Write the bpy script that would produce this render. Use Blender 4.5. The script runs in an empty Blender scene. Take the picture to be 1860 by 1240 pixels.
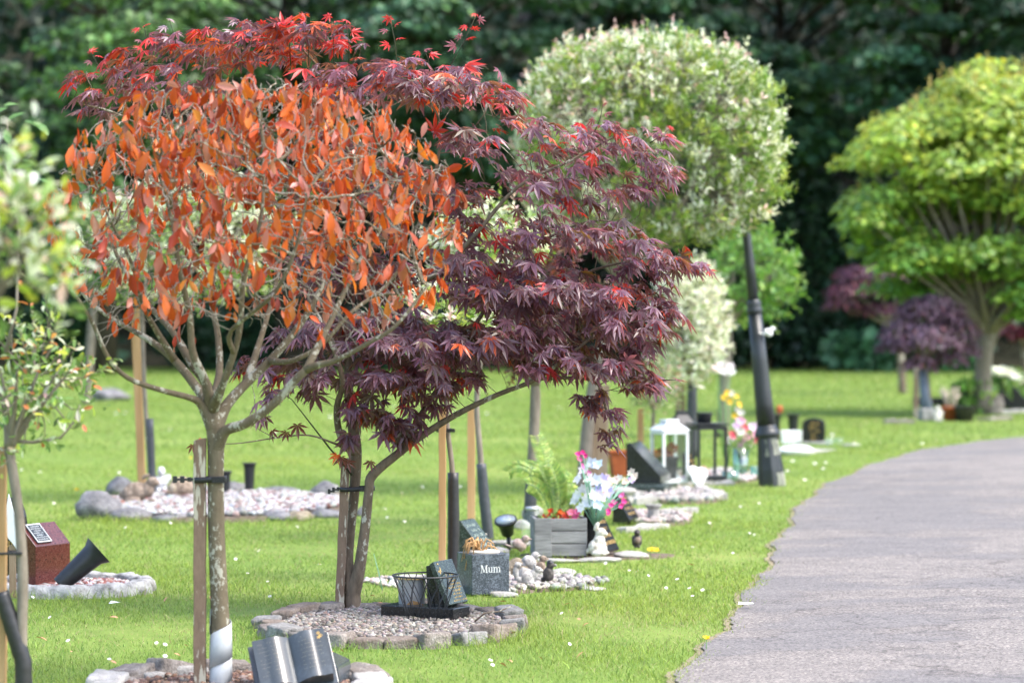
import bpy, bmesh, math, random
import numpy as np
from mathutils import Vector, Matrix, Euler

random.seed(7)
rng = np.random.default_rng(7)
SC = bpy.context.scene
COL = SC.collection
R = math.radians
PI = math.pi

# ------------------------------------------------------------------ camera
F, H, CX, CY = 5167.0, 1.2, 930.0, 620.0          # focal length in photo pixels, eye height
A = math.atan(40.0 / F)


def ray(px, py):
    u, v = (px - CX) / F, (CY - py) / F
    return Vector((u, math.cos(A) + v * math.sin(A), -math.sin(A) + v * math.cos(A)))


def G(px, py, z=0.0):
    d = ray(px, py)
    t = (z - H) / d.z
    return Vector((0, 0, H)) + d * t


def P(px, py, Y):
    d = ray(px, py)
    return Vector((0, 0, H)) + d * (Y / d.y)


cam_d = bpy.data.cameras.new("camera")
cam = bpy.data.objects.new("camera", cam_d)
COL.objects.link(cam)
cam.location = (0, 0, H)
cam.rotation_euler = (PI / 2 - A, 0, 0)
cam_d.sensor_fit = 'HORIZONTAL'
cam_d.sensor_width = 36
cam_d.lens = 100
cam_d.clip_start = 0.1
cam_d.clip_end = 600
cam_d.dof.use_dof = True
cam_d.dof.focus_distance = 10.9
cam_d.dof.aperture_fstop = 2.9
cam_d.dof.aperture_blades = 9
SC.camera = cam


# ------------------------------------------------------------------ tagging
def tag(o, label=None, cat=None, group=None, kind=None):
    if label: o['label'] = label
    if cat: o['category'] = cat
    if group: o['group'] = group
    if kind: o['kind'] = kind
    return o


def thing(name, label, cat, loc=(0, 0, 0), rz=0.0, group=None):
    o = bpy.data.objects.new(name, None)
    o.empty_display_size = 0.05
    COL.objects.link(o)
    o.location = loc
    o.rotation_euler = (0, 0, rz)
    return tag(o, label, cat, group)


def copy_tree(o, parent=None):
    c = o.copy()
    COL.objects.link(c)
    if parent: c.parent = parent
    for ch in [x for x in bpy.data.objects if x.parent is o]:
        copy_tree(ch, c)
    return c


# ------------------------------------------------------------------ materials
MATS = {}


def nodes(name):
    m = bpy.data.materials.new(name)
    m.use_nodes = True
    nt = m.node_tree
    nt.nodes.clear()
    out = nt.nodes.new('ShaderNodeOutputMaterial')
    MATS[name] = m
    return m, nt, out


def N(nt, t, **kw):
    n = nt.nodes.new(t)
    for k, v in kw.items():
        if k in n.inputs:
            n.inputs[k].default_value = v
        else:
            setattr(n, k, v)
    return n


def C4(c): return (c[0], c[1], c[2], 1)


def ramp(nt, fac, stops):
    r = nt.nodes.new('ShaderNodeValToRGB')
    e = r.color_ramp.elements
    while len(e) < len(stops): e.new(0.5)
    for i, (p, c) in enumerate(stops):
        e[i].position = p
        e[i].color = C4(c)
    nt.links.new(fac, r.inputs['Fac'])
    return r


def mixc(nt, fac, a, b, mode='MIX'):
    m = nt.nodes.new('ShaderNodeMix')
    m.data_type = 'RGBA'
    m.blend_type = mode
    if hasattr(fac, 'links'): nt.links.new(fac, m.inputs[0])
    else: m.inputs[0].default_value = fac
    for s, i in ((a, 6), (b, 7)):
        if hasattr(s, 'links'): nt.links.new(s, m.inputs[i])
        else: m.inputs[i].default_value = C4(s)
    return m.outputs[2]


def coords(nt, kind='Object', scale=(1, 1, 1)):
    tc = nt.nodes.new('ShaderNodeTexCoord')
    mp = nt.nodes.new('ShaderNodeMapping')
    mp.inputs['Scale'].default_value = scale
    nt.links.new(tc.outputs[kind], mp.inputs['Vector'])
    return mp.outputs[0]


def noise(nt, vec, scale, detail=4, rough=0.6):
    n = N(nt, 'ShaderNodeTexNoise', Scale=scale, Detail=detail, Roughness=rough)
    nt.links.new(vec, n.inputs['Vector'])
    return n.outputs['Fac']


def bump(nt, height, strength, dist=0.01):
    b = N(nt, 'ShaderNodeBump', Strength=strength, Distance=dist)
    nt.links.new(height, b.inputs['Height'])
    return b.outputs[0]


def principled(nt, out, color, rough=0.6, spec=0.5, normal=None, metal=0.0):
    p = N(nt, 'ShaderNodeBsdfPrincipled', Roughness=rough, Metallic=metal)
    p.inputs['Specular IOR Level'].default_value = spec
    if hasattr(color, 'links'): nt.links.new(color, p.inputs['Base Color'])
    else: p.inputs['Base Color'].default_value = C4(color)
    if normal is not None: nt.links.new(normal, p.inputs['Normal'])
    nt.links.new(p.outputs[0], out.inputs[0])
    return p


def mat_noise(name, stops, scale=20, rough=0.7, spec=0.4, bump_s=0.3, bump_d=0.004, stretch=(1, 1, 1), detail=5, fine=0):
    m, nt, out = nodes(name)
    v = coords(nt, 'Object', stretch)
    f = noise(nt, v, scale, detail, 0.65)
    r = ramp(nt, f, stops)
    c = r.outputs[0]
    h = f
    if fine:
        f2 = noise(nt, v, fine, 3, 0.7)
        c = mixc(nt, 0.45, c, ramp(nt, f2, [(0.3, (0.25, 0.25, 0.25)), (0.7, (1, 1, 1))]).outputs[0], 'MULTIPLY')
        h = f2
    principled(nt, out, c, rough, spec, bump(nt, h, bump_s, bump_d))
    return m


def mat_leaf(name, rough=0.45, transl=0.35, spec=0.45, vein=0.0):
    m, nt, out = nodes(name)
    a = N(nt, 'ShaderNodeAttribute', attribute_name='col')
    b = N(nt, 'ShaderNodeAttribute', attribute_name='tcol')
    p = N(nt, 'ShaderNodeBsdfPrincipled', Roughness=rough)
    p.inputs['Specular IOR Level'].default_value = spec
    nt.links.new(a.outputs['Color'], p.inputs['Base Color'])
    t = N(nt, 'ShaderNodeBsdfTranslucent')
    nt.links.new(b.outputs['Color'], t.inputs['Color'])
    mx = N(nt, 'ShaderNodeMixShader')
    mx.inputs[0].default_value = transl
    nt.links.new(p.outputs[0], mx.inputs[1])
    nt.links.new(t.outputs[0], mx.inputs[2])
    nt.links.new(mx.outputs[0], out.inputs[0])
    return m


def mat_attr(name, rough=0.7, spec=0.4, bump_scale=0, bump_s=0.4):
    m, nt, out = nodes(name)
    a = N(nt, 'ShaderNodeAttribute', attribute_name='col')
    nrm = None
    c = a.outputs['Color']
    if bump_scale:
        f = noise(nt, coords(nt), bump_scale, 4)
        nrm = bump(nt, f, bump_s, 0.003)
        c = mixc(nt, 0.5, c, ramp(nt, f, [(0.25, (0.5, 0.5, 0.5)), (0.75, (1, 1, 1))]).outputs[0], 'MULTIPLY')
    principled(nt, out, c, rough, spec, nrm)
    return m


def mat_bark(name, base, dark, lichen, lich_amt=0.55, scale=30, lscale=45, lz=.7):
    m, nt, out = nodes(name)
    v = coords(nt, 'Object', (1, 1, 0.35))
    f = noise(nt, v, scale, 6, 0.7)
    c = ramp(nt, f, [(0.3, dark), (0.65, base)]).outputs[0]
    v2 = coords(nt, 'Object', (1, 1, lz))
    n2 = noise(nt, v2, lscale, 4, 0.6)
    n3 = noise(nt, v2, lscale * 0.2, 2, 0.5)
    ad = N(nt, 'ShaderNodeMath', operation='ADD'); nt.links.new(n2, ad.inputs[0]); nt.links.new(n3, ad.inputs[1])
    k = ramp(nt, ad.outputs[0], [(lich_amt + 0.0, (0, 0, 0)), (lich_amt + 0.035, (1, 1, 1))])
    hf = N(nt, 'ShaderNodeMath', operation='MULTIPLY'); hf.inputs[1].default_value = 0.5
    nt.links.new(ad.outputs[0], hf.inputs[0]); nt.links.new(hf.outputs[0], k.inputs['Fac'])
    c = mixc(nt, k.outputs[0], c, lichen)
    principled(nt, out, c, 0.85, 0.2, bump(nt, f, 0.5, 0.004))
    return m


def mat_granite(name, base, fleck, rough=0.15, scale=260, amt=0.6, big=None):
    m, nt, out = nodes(name)
    v = coords(nt)
    vo = N(nt, 'ShaderNodeTexVoronoi', Scale=scale); nt.links.new(v, vo.inputs['Vector'])
    bw = N(nt, 'ShaderNodeRGBToBW'); nt.links.new(vo.outputs['Color'], bw.inputs[0])
    k = ramp(nt, bw.outputs[0], [(amt, (0, 0, 0)), (min(0.99, amt + 0.2), (1, 1, 1))])
    c = mixc(nt, k.outputs[0], base, fleck)
    if big:
        f = noise(nt, v, big[0], 4, 0.7)
        k2 = ramp(nt, f, [(0.55, (0, 0, 0)), (0.68, (1, 1, 1))])
        c = mixc(nt, k2.outputs[0], c, big[1])
    rr = noise(nt, v, 14, 3)
    p = principled(nt, out, c, rough, 0.5)
    rm = N(nt, 'ShaderNodeMapRange'); rm.inputs[3].default_value = rough * 0.6; rm.inputs[4].default_value = rough * 2.0
    nt.links.new(rr, rm.inputs[0]); nt.links.new(rm.outputs[0], p.inputs['Roughness'])
    return m


def mat_plain(name, c, rough=0.5, spec=0.5, var=0.25, scale=25, metal=0.0):
    m, nt, out = nodes(name)
    f = noise(nt, coords(nt), scale, 4)
    lo = tuple(x * (1 - var) for x in c)
    hi = tuple(min(1, x * (1 + var)) for x in c)
    cc = ramp(nt, f, [(0.3, lo), (0.7, hi)]).outputs[0]
    principled(nt, out, cc, rough, spec, bump(nt, f, 0.08, 0.002), metal)
    return m


def mat_glass(name, tint=(0.94, 0.98, 0.96), op=0.07):
    m, nt, out = nodes(name)
    t = N(nt, 'ShaderNodeBsdfTransparent'); t.inputs[0].default_value = C4(tint)
    g = N(nt, 'ShaderNodeBsdfGlossy', Roughness=0.05)
    mx = N(nt, 'ShaderNodeMixShader'); mx.inputs[0].default_value = op
    nt.links.new(t.outputs[0], mx.inputs[1]); nt.links.new(g.outputs[0], mx.inputs[2])
    nt.links.new(mx.outputs[0], out.inputs[0])
    return m


# ------------------------------------------------------------------ mesh builder
class MB:
    def __init__(s):
        s.v, s.f, s.sm = [], [], []

    def add(s, v, f, smooth=False, mtx=None):
        b = len(s.v)
        if mtx is not None: v = [mtx @ Vector(x) for x in v]
        s.v += [tuple(x) for x in v]
        s.f += [tuple(b + i for i in q) for q in f]
        s.sm += [smooth] * len(f)
        return s

    def box(s, c, d, mtx=None, rz=0.0):
        x, y, z = d[0] / 2, d[1] / 2, d[2] / 2
        v = [Vector((a * x, b * y, e * z)) for a in (-1, 1) for b in (-1, 1) for e in (-1, 1)]
        if rz: v = [Matrix.Rotation(rz, 3, 'Z') @ q for q in v]
        v = [q + Vector(c) for q in v]
        return s.add(v, [(0, 1, 3, 2), (4, 6, 7, 5), (0, 4, 5, 1), (2, 3, 7, 6), (0, 2, 6, 4), (1, 5, 7, 3)], False, mtx)

    def prism(s, poly, y0, y1, mtx=None):
        """polygon in x-z extruded along y"""
        n = len(poly)
        v = [(p[0], y0, p[1]) for p in poly] + [(p[0], y1, p[1]) for p in poly]
        f = [tuple(range(n)), tuple(range(2 * n - 1, n - 1, -1))]
        f += [(i, n + i, n + (i + 1) % n, (i + 1) % n) for i in range(n)]
        return s.add(v, f, False, mtx)

    def slab(s, poly, z0, z1, mtx=None):
        """polygon in x-y extruded along z"""
        n = len(poly)
        v = [(p[0], p[1], z0) for p in poly] + [(p[0], p[1], z1) for p in poly]
        f = [tuple(range(n - 1, -1, -1)), tuple(range(n, 2 * n))]
        f += [(i, (i + 1) % n, n + (i + 1) % n, n + i) for i in range(n)]
        return s.add(v, f, False, mtx)

    def tube(s, pts, rad, n=8, caps=True, smooth=True, mtx=None):
        pts = [Vector(p) for p in pts]
        if not hasattr(rad, '__len__'): rad = [rad] * len(pts)
        v, f = [], []
        up = None
        for i, p in enumerate(pts):
            d = (pts[min(i + 1, len(pts) - 1)] - pts[max(i - 1, 0)])
            if d.length < 1e-9: d = Vector((0, 0, 1))
            d.normalize()
            if up is None:
                up = d.orthogonal().normalized()
            else:
                up = (up - d * up.dot(d))
                up = up.normalized() if up.length > 1e-6 else d.orthogonal().normalized()
            w = d.cross(up)
            for k in range(n):
                a = 2 * PI * k / n
                v.append(p + (up * math.cos(a) + w * math.sin(a)) * rad[i])
        for i in range(len(pts) - 1):
            for k in range(n):
                f.append((i * n + k, i * n + (k + 1) % n, (i + 1) * n + (k + 1) % n, (i + 1) * n + k))
        if caps:
            f.append(tuple(range(n - 1, -1, -1)))
            f.append(tuple((len(pts) - 1) * n + k for k in range(n)))
        return s.add(v, f, smooth, mtx)

    def lathe(s, prof, n=20, c=(0, 0, 0), mtx=None, smooth=True):
        v, f = [], []
        for (r, z) in prof:
            for k in range(n):
                a = 2 * PI * k / n
                v.append((c[0] + r * math.cos(a), c[1] + r * math.sin(a), c[2] + z))
        for i in range(len(prof) - 1):
            for k in range(n):
                f.append((i * n + k, i * n + (k + 1) % n, (i + 1) * n + (k + 1) % n, (i + 1) * n + k))
        if prof[0][0] > 1e-6: f.append(tuple(range(n - 1, -1, -1)))
        if prof[-1][0] > 1e-6: f.append(tuple((len(prof) - 1) * n + k for k in range(n)))
        return s.add(v, f, smooth, mtx)

    def ball(s, c, r, mtx=None, n=12, m=8):
        rx, ry, rz = (r, r, r) if not hasattr(r, '__len__') else r
        v = [Vector((c[0], c[1], c[2] - rz))]
        for i in range(1, m):
            t = PI * i / m
            for k in range(n):
                a = 2 * PI * k / n
                v.append(Vector((c[0] + rx * math.sin(t) * math.cos(a), c[1] + ry * math.sin(t) * math.sin(a), c[2] - rz * math.cos(t))))
        v.append(Vector((c[0], c[1], c[2] + rz)))
        f = [(0, 1 + (k + 1) % n, 1 + k) for k in range(n)]
        for i in range(m - 2):
            for k in range(n):
                f.append((1 + i * n + k, 1 + i * n + (k + 1) % n, 1 + (i + 1) * n + (k + 1) % n, 1 + (i + 1) * n + k))
        b = 1 + (m - 2) * n
        f += [(b + k, b + (k + 1) % n, len(v) - 1) for k in range(n)]
        return s.add(v, f, True, mtx)

    def build(s, name, mat, parent=None, off=None, bevel=0.0, segs=2, smooth_all=False):
        me = bpy.data.meshes.new(name)
        v = s.v if off is None else [(p[0] - off[0], p[1] - off[1], p[2] - off[2]) for p in s.v]
        me.from_pydata(v, [], s.f)
        me.polygons.foreach_set('use_smooth', [bool(x) or smooth_all for x in s.sm])
        if bevel:
            bm = bmesh.new(); bm.from_mesh(me)
            bmesh.ops.recalc_face_normals(bm, faces=bm.faces)
            es = [e for e in bm.edges if len(e.link_faces) == 2 and e.calc_face_angle(0) > 0.5]
            bmesh.ops.bevel(bm, geom=es, offset=bevel, segments=segs, profile=0.5, affect='EDGES', clamp_overlap=True)
            bm.to_mesh(me); bm.free()
        me.materials.append(MATS[mat] if isinstance(mat, str) else mat)
        me.update()
        o = bpy.data.objects.new(name, me)
        COL.objects.link(o)
        if parent: o.parent = parent
        return o


# ------------------------------------------------------------------ numpy scatter of small pieces into one mesh
def npmesh(name, verts, faces, mat, parent=None, col=None, tcol=None, smooth=False):
    """verts (n,3), faces (m,k)"""
    me = bpy.data.meshes.new(name)
    n, (m, k) = len(verts), faces.shape
    me.vertices.add(n)
    me.vertices.foreach_set('co', np.ascontiguousarray(verts, dtype=np.float32).ravel())
    me.loops.add(m * k)
    me.loops.foreach_set('vertex_index', np.ascontiguousarray(faces, dtype=np.int32).ravel())
    me.polygons.add(m)
    me.polygons.foreach_set('loop_start', np.arange(0, m * k, k, dtype=np.int32))
    me.polygons.foreach_set('use_smooth', np.full(m, smooth))
    for nm, c in (('col', col), ('tcol', tcol)):
        if c is not None:
            at = me.color_attributes.new(nm, 'FLOAT_COLOR', 'POINT')
            cc = np.ones((n, 4), dtype=np.float32); cc[:, :3] = c
            at.data.foreach_set('color', cc.ravel())
    me.materials.append(MATS[mat] if isinstance(mat, str) else mat)
    me.update(calc_edges=True)
    o = bpy.data.objects.new(name, me)
    COL.objects.link(o)
    if parent: o.parent = parent
    return o


def unit(a):
    return a / np.maximum(np.linalg.norm(a, axis=-1, keepdims=True), 1e-9)


def basis(d, n):
    """columns x, y=d, z=n"""
    d = unit(d)
    x = unit(np.cross(d, n))
    z = np.cross(x, d)
    return np.stack([x, d, z], axis=-1)


def scatter(name, tv, tf, pos, Rm, scale, mat, parent=None, col=None, tcol=None, smooth=False, off=None):
    tv = np.asarray(tv, float); tf = np.asarray(tf, int)
    pos = np.asarray(pos, float)
    if off is not None: pos = pos - np.asarray(off)[None]
    n, k = len(pos), len(tv)
    sc = np.asarray(scale, float)
    if sc.ndim == 1: sc = sc[:, None]
    loc = tv[None] * sc[:, None, :]
    v = np.einsum('nij,nkj->nki', Rm, loc) + pos[:, None]
    f = tf[None] + (np.arange(n) * k)[:, None, None]
    rep = lambda c: None if c is None else np.repeat(c, k, axis=0)
    return npmesh(name, v.reshape(-1, 3), f.reshape(-1, tf.shape[1]), mat, parent, rep(col), rep(tcol), smooth)


def rand_dirs(n):
    return unit(rng.normal(size=(n, 3)))


def pick(cols, w, n, jit=0.15):
    cols = np.asarray(cols, float)
    i = rng.choice(len(cols), n, p=np.asarray(w) / np.sum(w))
    return np.clip(cols[i] * (1 + jit * rng.normal(size=(n, 1))) * (1 + 0.05 * rng.normal(size=(n, 3))), 0.001, 0.95), i


# leaf templates (tip along +y, face up +z), all quads
LEAF4 = ([(0, 0, 0), (-.22, .5, .03), (0, 1, -.08), (.22, .5, .03)], [(0, 3, 2, 1)])
LEAF_OV = ([(-.03, 0, 0), (.03, 0, 0), (-.17, .3, .05), (0, .3, 0), (.17, .3, .05), (-.25, .62, .05), (0, .62, -.03), (.25, .62, .05),
            (-.12, .9, -.02), (0, .9, -.06), (.12, .9, -.02), (0, 1.0, -.09)],
           [(0, 1, 3, 2), (1, 4, 3, 3), (2, 3, 6, 5), (3, 4, 7, 6), (5, 6, 9, 8), (6, 7, 10, 9), (8, 9, 11, 11), (9, 10, 11, 11)])
LEAF_OV = ([(0, 0, 0), (-.13, .28, .05), (0, .28, 0), (.13, .28, .05), (-.20, .6, .05), (0, .6, -.03), (.20, .6, .05),
            (-.115, .86, -.03), (0, .86, -.08), (.115, .86, -.03), (0, 1.0, -.13)],
           [(0, 2, 1), (0, 3, 2), (1, 2, 4), (2, 5, 4), (2, 3, 5), (3, 6, 5), (4, 5, 7), (5, 8, 7), (5, 6, 8), (6, 9, 8), (7, 8, 10), (8, 9, 10)])


def maple_leaf(droop=0.35):
    v, f = [], []
    lobes = [(0, 1.0), (38, .93), (-38, .93), (78, .76), (-78, .76), (122, .42), (-122, .42)]
    for a, L in lobes:
        a = R(a)
        d = np.array((math.sin(a), math.cos(a)))
        p = np.array((d[1], -d[0]))
        w = .105 * L + .015
        b = len(v)
        for (t, s, z) in ((0, 0, 0), (.28, -w * .75, .015), (.55, -w, -.05), (1, 0, -droop * L), (.55, w, -.05), (.28, w * .75, .015), (.5, 0, -.10)):
            q = d * t * L + p * s
            v.append((q[0], q[1], z - droop * .45 * (t * L) ** 2 * (1 if t < 1 else 0)))
        f += [(b, b + 6, b + 1), (b + 1, b + 6, b + 2), (b + 2, b + 6, b + 3), (b + 3, b + 6, b + 4), (b + 4, b + 6, b + 5), (b + 5, b + 6, b)]
    return v, f


def ico(sub=1):
    bm = bmesh.new()
    bmesh.ops.create_icosphere(bm, subdivisions=sub, radius=1)
    v = np.array([x.co[:] for x in bm.verts]); f = np.array([[q.index for q in p.verts] for p in bm.faces])
    bm.free()
    return v, f


# ------------------------------------------------------------------ branch growth (space colonisation)
def grow(nodes0, par0, attr, step, infl, kill, iters, up=0.0, jitter=0.15):
    nd = [np.array(p, float) for p in nodes0]
    par = list(par0)
    kids = [0] * len(nd)
    at = np.array(attr, float)
    best = np.full(len(at), 1e9); bi = np.zeros(len(at), int)

    def upd(new):
        nonlocal best, bi
        for i in new:
            d = np.linalg.norm(at - nd[i], axis=1)
            m = d < best
            best[m] = d[m]; bi[m] = i
    upd(range(len(nd)))
    for _ in range(iters):
        if len(at) == 0: break
        act = best < infl
        if not act.any(): break
        new = []
        for i in np.unique(bi[act]):
            if kids[i] >= 3: 
                continue
            m = act & (bi == i)
            d = unit(at[m] - nd[i]).sum(0)
            d = unit(d + rng.normal(size=3) * jitter * max(1, np.linalg.norm(d)) + np.array((0, 0, up)))
            nd.append(nd[i] + d * step); par.append(int(i)); kids.append(0); kids[i] += 1
            new.append(len(nd) - 1)
        if not new: break
        upd(new)
        keep = best > kill
        at, best, bi = at[keep], best[keep], bi[keep]
    return np.array(nd), par


def radii(par, r0, e=2.3, rmin=None):
    n = len(par)
    acc = np.zeros(n)
    r = np.zeros(n)
    cnt = np.zeros(n, int)
    for i in range(n - 1, -1, -1):
        r[i] = max(r0, acc[i] ** (1 / e)) if acc[i] > 0 else r0
        if rmin is not None and i < len(rmin): r[i] = rmin[i]
        if par[i] >= 0:
            acc[par[i]] += r[i] ** e
            cnt[par[i]] += cnt[i] + 1
    return r, cnt


def branch_tubes(mb, nd, par, r, sides=lambda q: 5, off=(0, 0, 0), sel=None):
    n = len(nd)
    kids = [[] for _ in range(n)]
    for i, p in enumerate(par):
        if p >= 0: kids[p].append(i)
    off = np.array(off)
    starts = [(i, None) for i in range(n) if par[i] < 0]
    while starts:
        i, p = starts.pop()
        ch = ([p] if p is not None else []) + [i]
        while kids[ch[-1]]:
            k = sorted(kids[ch[-1]], key=lambda q: -r[q])
            for o in k[1:]: starts.append((o, ch[-1]))
            ch.append(k[0])
        if len(ch) < 2: continue
        pts = [nd[q] - off for q in ch]
        rr = [r[q] for q in ch]
        if p is not None: rr[0] = min(r[p], r[ch[1]] * 1.15)
        rr[-1] *= 0.6
        mx = max(rr)
        if sel is not None and not sel(mx): continue
        mb.tube(pts, rr, n=sides(mx))


def skeleton(limbs, sub=3):
    """limbs: list of (parent_limb or -1, parent_index, [(xyz, radius)...]) -> nodes, parents, rmin; polylines smoothed by Catmull-Rom"""
    nd, par, rm = [], [], []
    idx = []
    for (pl, pi, pts) in limbs:
        ids = []
        if pl >= 0:
            first = idx[pl][pi]
            ctrl = [(np.array(nd[first]), rm[first])] + [(np.array(p), q) for p, q in pts]
        else:
            first = -1
            ctrl = [(np.array(p), q) for p, q in pts]
        prev = first
        key = [first] if pl >= 0 else []
        if pl < 0:
            nd.append(ctrl[0][0]); par.append(-1); rm.append(ctrl[0][1]); prev = len(nd) - 1; key.append(prev)
        for i in range(len(ctrl) - 1):
            p0 = ctrl[max(i - 1, 0)][0]; p1 = ctrl[i][0]; p2 = ctrl[i + 1][0]; p3 = ctrl[min(i + 2, len(ctrl) - 1)][0]
            for t in range(1, sub + 1):
                u = t / sub
                q = 0.5 * ((2 * p1) + (-p0 + p2) * u + (2 * p0 - 5 * p1 + 4 * p2 - p3) * u * u + (-p0 + 3 * p1 - 3 * p2 + p3) * u ** 3)
                nd.append(q); par.append(prev); rm.append(ctrl[i][1] * (1 - u) + ctrl[i + 1][1] * u)
                prev = len(nd) - 1
            key.append(prev)
        idx.append(key)
    return nd, par, rm, idx


def figure(parts, voxel=0.004, smooth=4):
    """one continuous mesh from overlapping ellipsoids: (centre, radii[, euler])"""
    mb = MB()
    for p in parts:
        c, r = p[0], p[1]
        m = Matrix.Translation(c)
        if len(p) > 2: m = m @ Euler(p[2]).to_matrix().to_4x4()
        mb.ball((0, 0, 0), r, mtx=m, n=14, m=10)
    me = bpy.data.meshes.new('tmp'); me.from_pydata(mb.v, [], mb.f)
    o = bpy.data.objects.new('tmp', me); COL.objects.link(o)
    md = o.modifiers.new('r', 'REMESH'); md.mode = 'VOXEL'; md.voxel_size = voxel
    sm = o.modifiers.new('s', 'SMOOTH'); sm.iterations = smooth; sm.factor = 0.5
    dg = bpy.context.evaluated_depsgraph_get(); dg.update()
    res = bpy.data.meshes.new_from_object(o.evaluated_get(dg))
    bpy.data.objects.remove(o)
    res.polygons.foreach_set('use_smooth', [True] * len(res.polygons))
    return res


def mesh_obj(name, me, mat, parent=None):
    me.name = name
    me.materials.clear()
    me.materials.append(MATS[mat] if isinstance(mat, str) else mat)
    o = bpy.data.objects.new(name, me); COL.objects.link(o)
    if parent: o.parent = parent
    return o


def rock_mesh(dims, seed, rough=0.22, sub=3, flat=0.25):
    from mathutils import noise as mn
    v, f = ico(sub)
    rs = np.random.default_rng(seed)
    offv = rs.uniform(0, 50, 3)
    # chop with random planes so that it reads as broken stone
    pl = unit(rs.normal(size=(9, 3)))
    for p in pl:
        d = v @ p
        lim = 0.62 + 0.25 * rs.random()
        ov = np.maximum(d - lim, 0)
        v = v - ov[:, None] * p[None] * 0.9
    out = []
    for p in v:
        h = mn.fractal(Vector(p * 1.6 + offv), 1.0, 2.0, 4)
        out.append(p * (1 + rough * h * 0.6))
    v = np.array(out) * np.array(dims)[None] / 2
    v[:, 2] -= v[:, 2].min() * (1 - flat)
    me = bpy.data.meshes.new('rock'); me.from_pydata([tuple(x) for x in v], [], [tuple(x) for x in f])
    me.polygons.foreach_set('use_smooth', [True] * len(f))
    return me
# ================================================================== world, sun
w = bpy.data.worlds.new("World"); SC.world = w
w.use_nodes = True
nt = w.node_tree
bg = nt.nodes['Background']
sky = nt.nodes.new('ShaderNodeTexSky'); sky.sky_type = 'NISHITA'; sky.sun_disc = False
SUN_DIR = Vector((0.62, -0.22, 1.0)).normalized()
sky.sun_elevation = math.asin(SUN_DIR.z)
sky.sun_rotation = math.atan2(SUN_DIR.x, SUN_DIR.y)
sky.air_density = 1.0; sky.dust_density = 3.0; sky.ozone_density = 1.0
nt.links.new(sky.outputs[0], bg.inputs[0])
bg.inputs[1].default_value = 0.15
sd = bpy.data.lights.new("sun", 'SUN'); sd.energy = 1.0; sd.angle = R(20); sd.color = (1.0, 0.95, 0.88)
so = bpy.data.objects.new("sun", sd); COL.objects.link(so)
so.rotation_euler = (-SUN_DIR).to_track_quat('-Z', 'Y').to_euler()
so.location = (5, -5, 30)
SC.view_settings.view_transform = 'Standard'
SC.view_settings.look = 'None'
SC.view_settings.exposure = 2.02
SC.view_settings.gamma = 1
try:
    SC.cycles.use_denoising = True
    SC.cycles.denoiser = 'OPENIMAGEDENOISE'
except Exception as e:
    print('denoise', e)
SC.cycles.max_bounces = 8
SC.cycles.transparent_max_bounces = 12
SC.cycles.sample_clamp_indirect = 6

# ================================================================== path
EDGE = [(-1.6, -3.0), (-1.05, 0.0), (-0.35, 4.0), (0.12, 7.2), (.56, 9.39), (.765, 10.69), (1.12, 12.9), (1.32, 14.4), (1.78, 17.7), (2.24, 20.3), (3.09, 23.8), (3.93, 26.4), (5.2, 28.8), (8, 32.2), (13, 36.2), (22, 41), (40, 47)]


def smooth_line(pts, n=8):
    out = []
    p = [np.array(q, float) for q in pts]
    for i in range(len(p) - 1):
        p0, p1, p2, p3 = p[max(i - 1, 0)], p[i], p[i + 1], p[min(i + 2, len(p) - 1)]
        for t in range(n):
            u = t / n
            out.append(0.5 * ((2 * p1) + (-p0 + p2) * u + (2 * p0 - 5 * p1 + 4 * p2 - p3) * u * u + (-p0 + 3 * p1 - 3 * p2 + p3) * u ** 3))
    out.append(p[-1])
    return np.array(out)


EL = smooth_line(EDGE, 40)
tan_ = unit(np.gradient(EL, axis=0))
nrm_ = np.stack([tan_[:, 1], -tan_[:, 0]], -1)      # to the right
sl = np.cumsum(np.r_[0, np.linalg.norm(np.diff(EL, axis=0), axis=1)])
wob = 0.024 * np.sin(sl * 2.3) + 0.014 * np.sin(sl * 6.7 + 1) + 0.006 * np.sin(sl * 15 + 2) + 0.005 * rng.normal(size=len(sl))
WID = 3.6


def strip(name, a, b, z, mat, ncross):
    vs, fs = [], []
    for i in range(len(EL)):
        for j in range(ncross + 1):
            t = a[i] + (b[i] - a[i]) * j / ncross
            q = EL[i] + nrm_[i] * t
            crown = 0.03 * math.sin(PI * j / ncross) if ncross > 2 else 0
            vs.append((q[0], q[1], z + crown))
    k = ncross + 1
    fs = [(i * k + j, i * k + j + 1, (i + 1) * k + j + 1, (i + 1) * k + j) for i in range(len(EL) - 1) for j in range(ncross)]
    o = npmesh(name, np.array(vs), np.array(fs), mat)
    return o


# asphalt
m, nt, out = nodes('asphalt')
v = coords(nt)
fine = noise(nt, v, 260, 3, 0.8)
vo = N(nt, 'ShaderNodeTexVoronoi', Scale=130); nt.links.new(v, vo.inputs['Vector'])
bw = N(nt, 'ShaderNodeRGBToBW'); nt.links.new(vo.outputs['Color'], bw.inputs[0])
big = noise(nt, coords(nt, 'Object', (.75, 1.0, 1)), 0.85, 6, 0.6)
mid = noise(nt, coords(nt, 'Object', (1, 1.6, 1)), 3.2, 4, 0.6)
spk = ramp(nt, bw.outputs[0], [(0.15, (0.30, 0.29, 0.30)), (0.45, (0.85, 0.83, 0.83)), (0.75, (1.25, 1.2, 1.18)), (0.95, (1.9, 1.82, 1.78))]).outputs[0]
ca = mixc(nt, 0.85, (.222, .207, .190), spk, 'MULTIPLY')
cb = mixc(nt, 0.65, (.178, .170, .164), spk, 'MULTIPLY')
msk = ramp(nt, big, [(0.46, (1, 1, 1)), (0.52, (0, 0, 0))]).outputs[0]
c = mixc(nt, msk, ca, cb)
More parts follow.
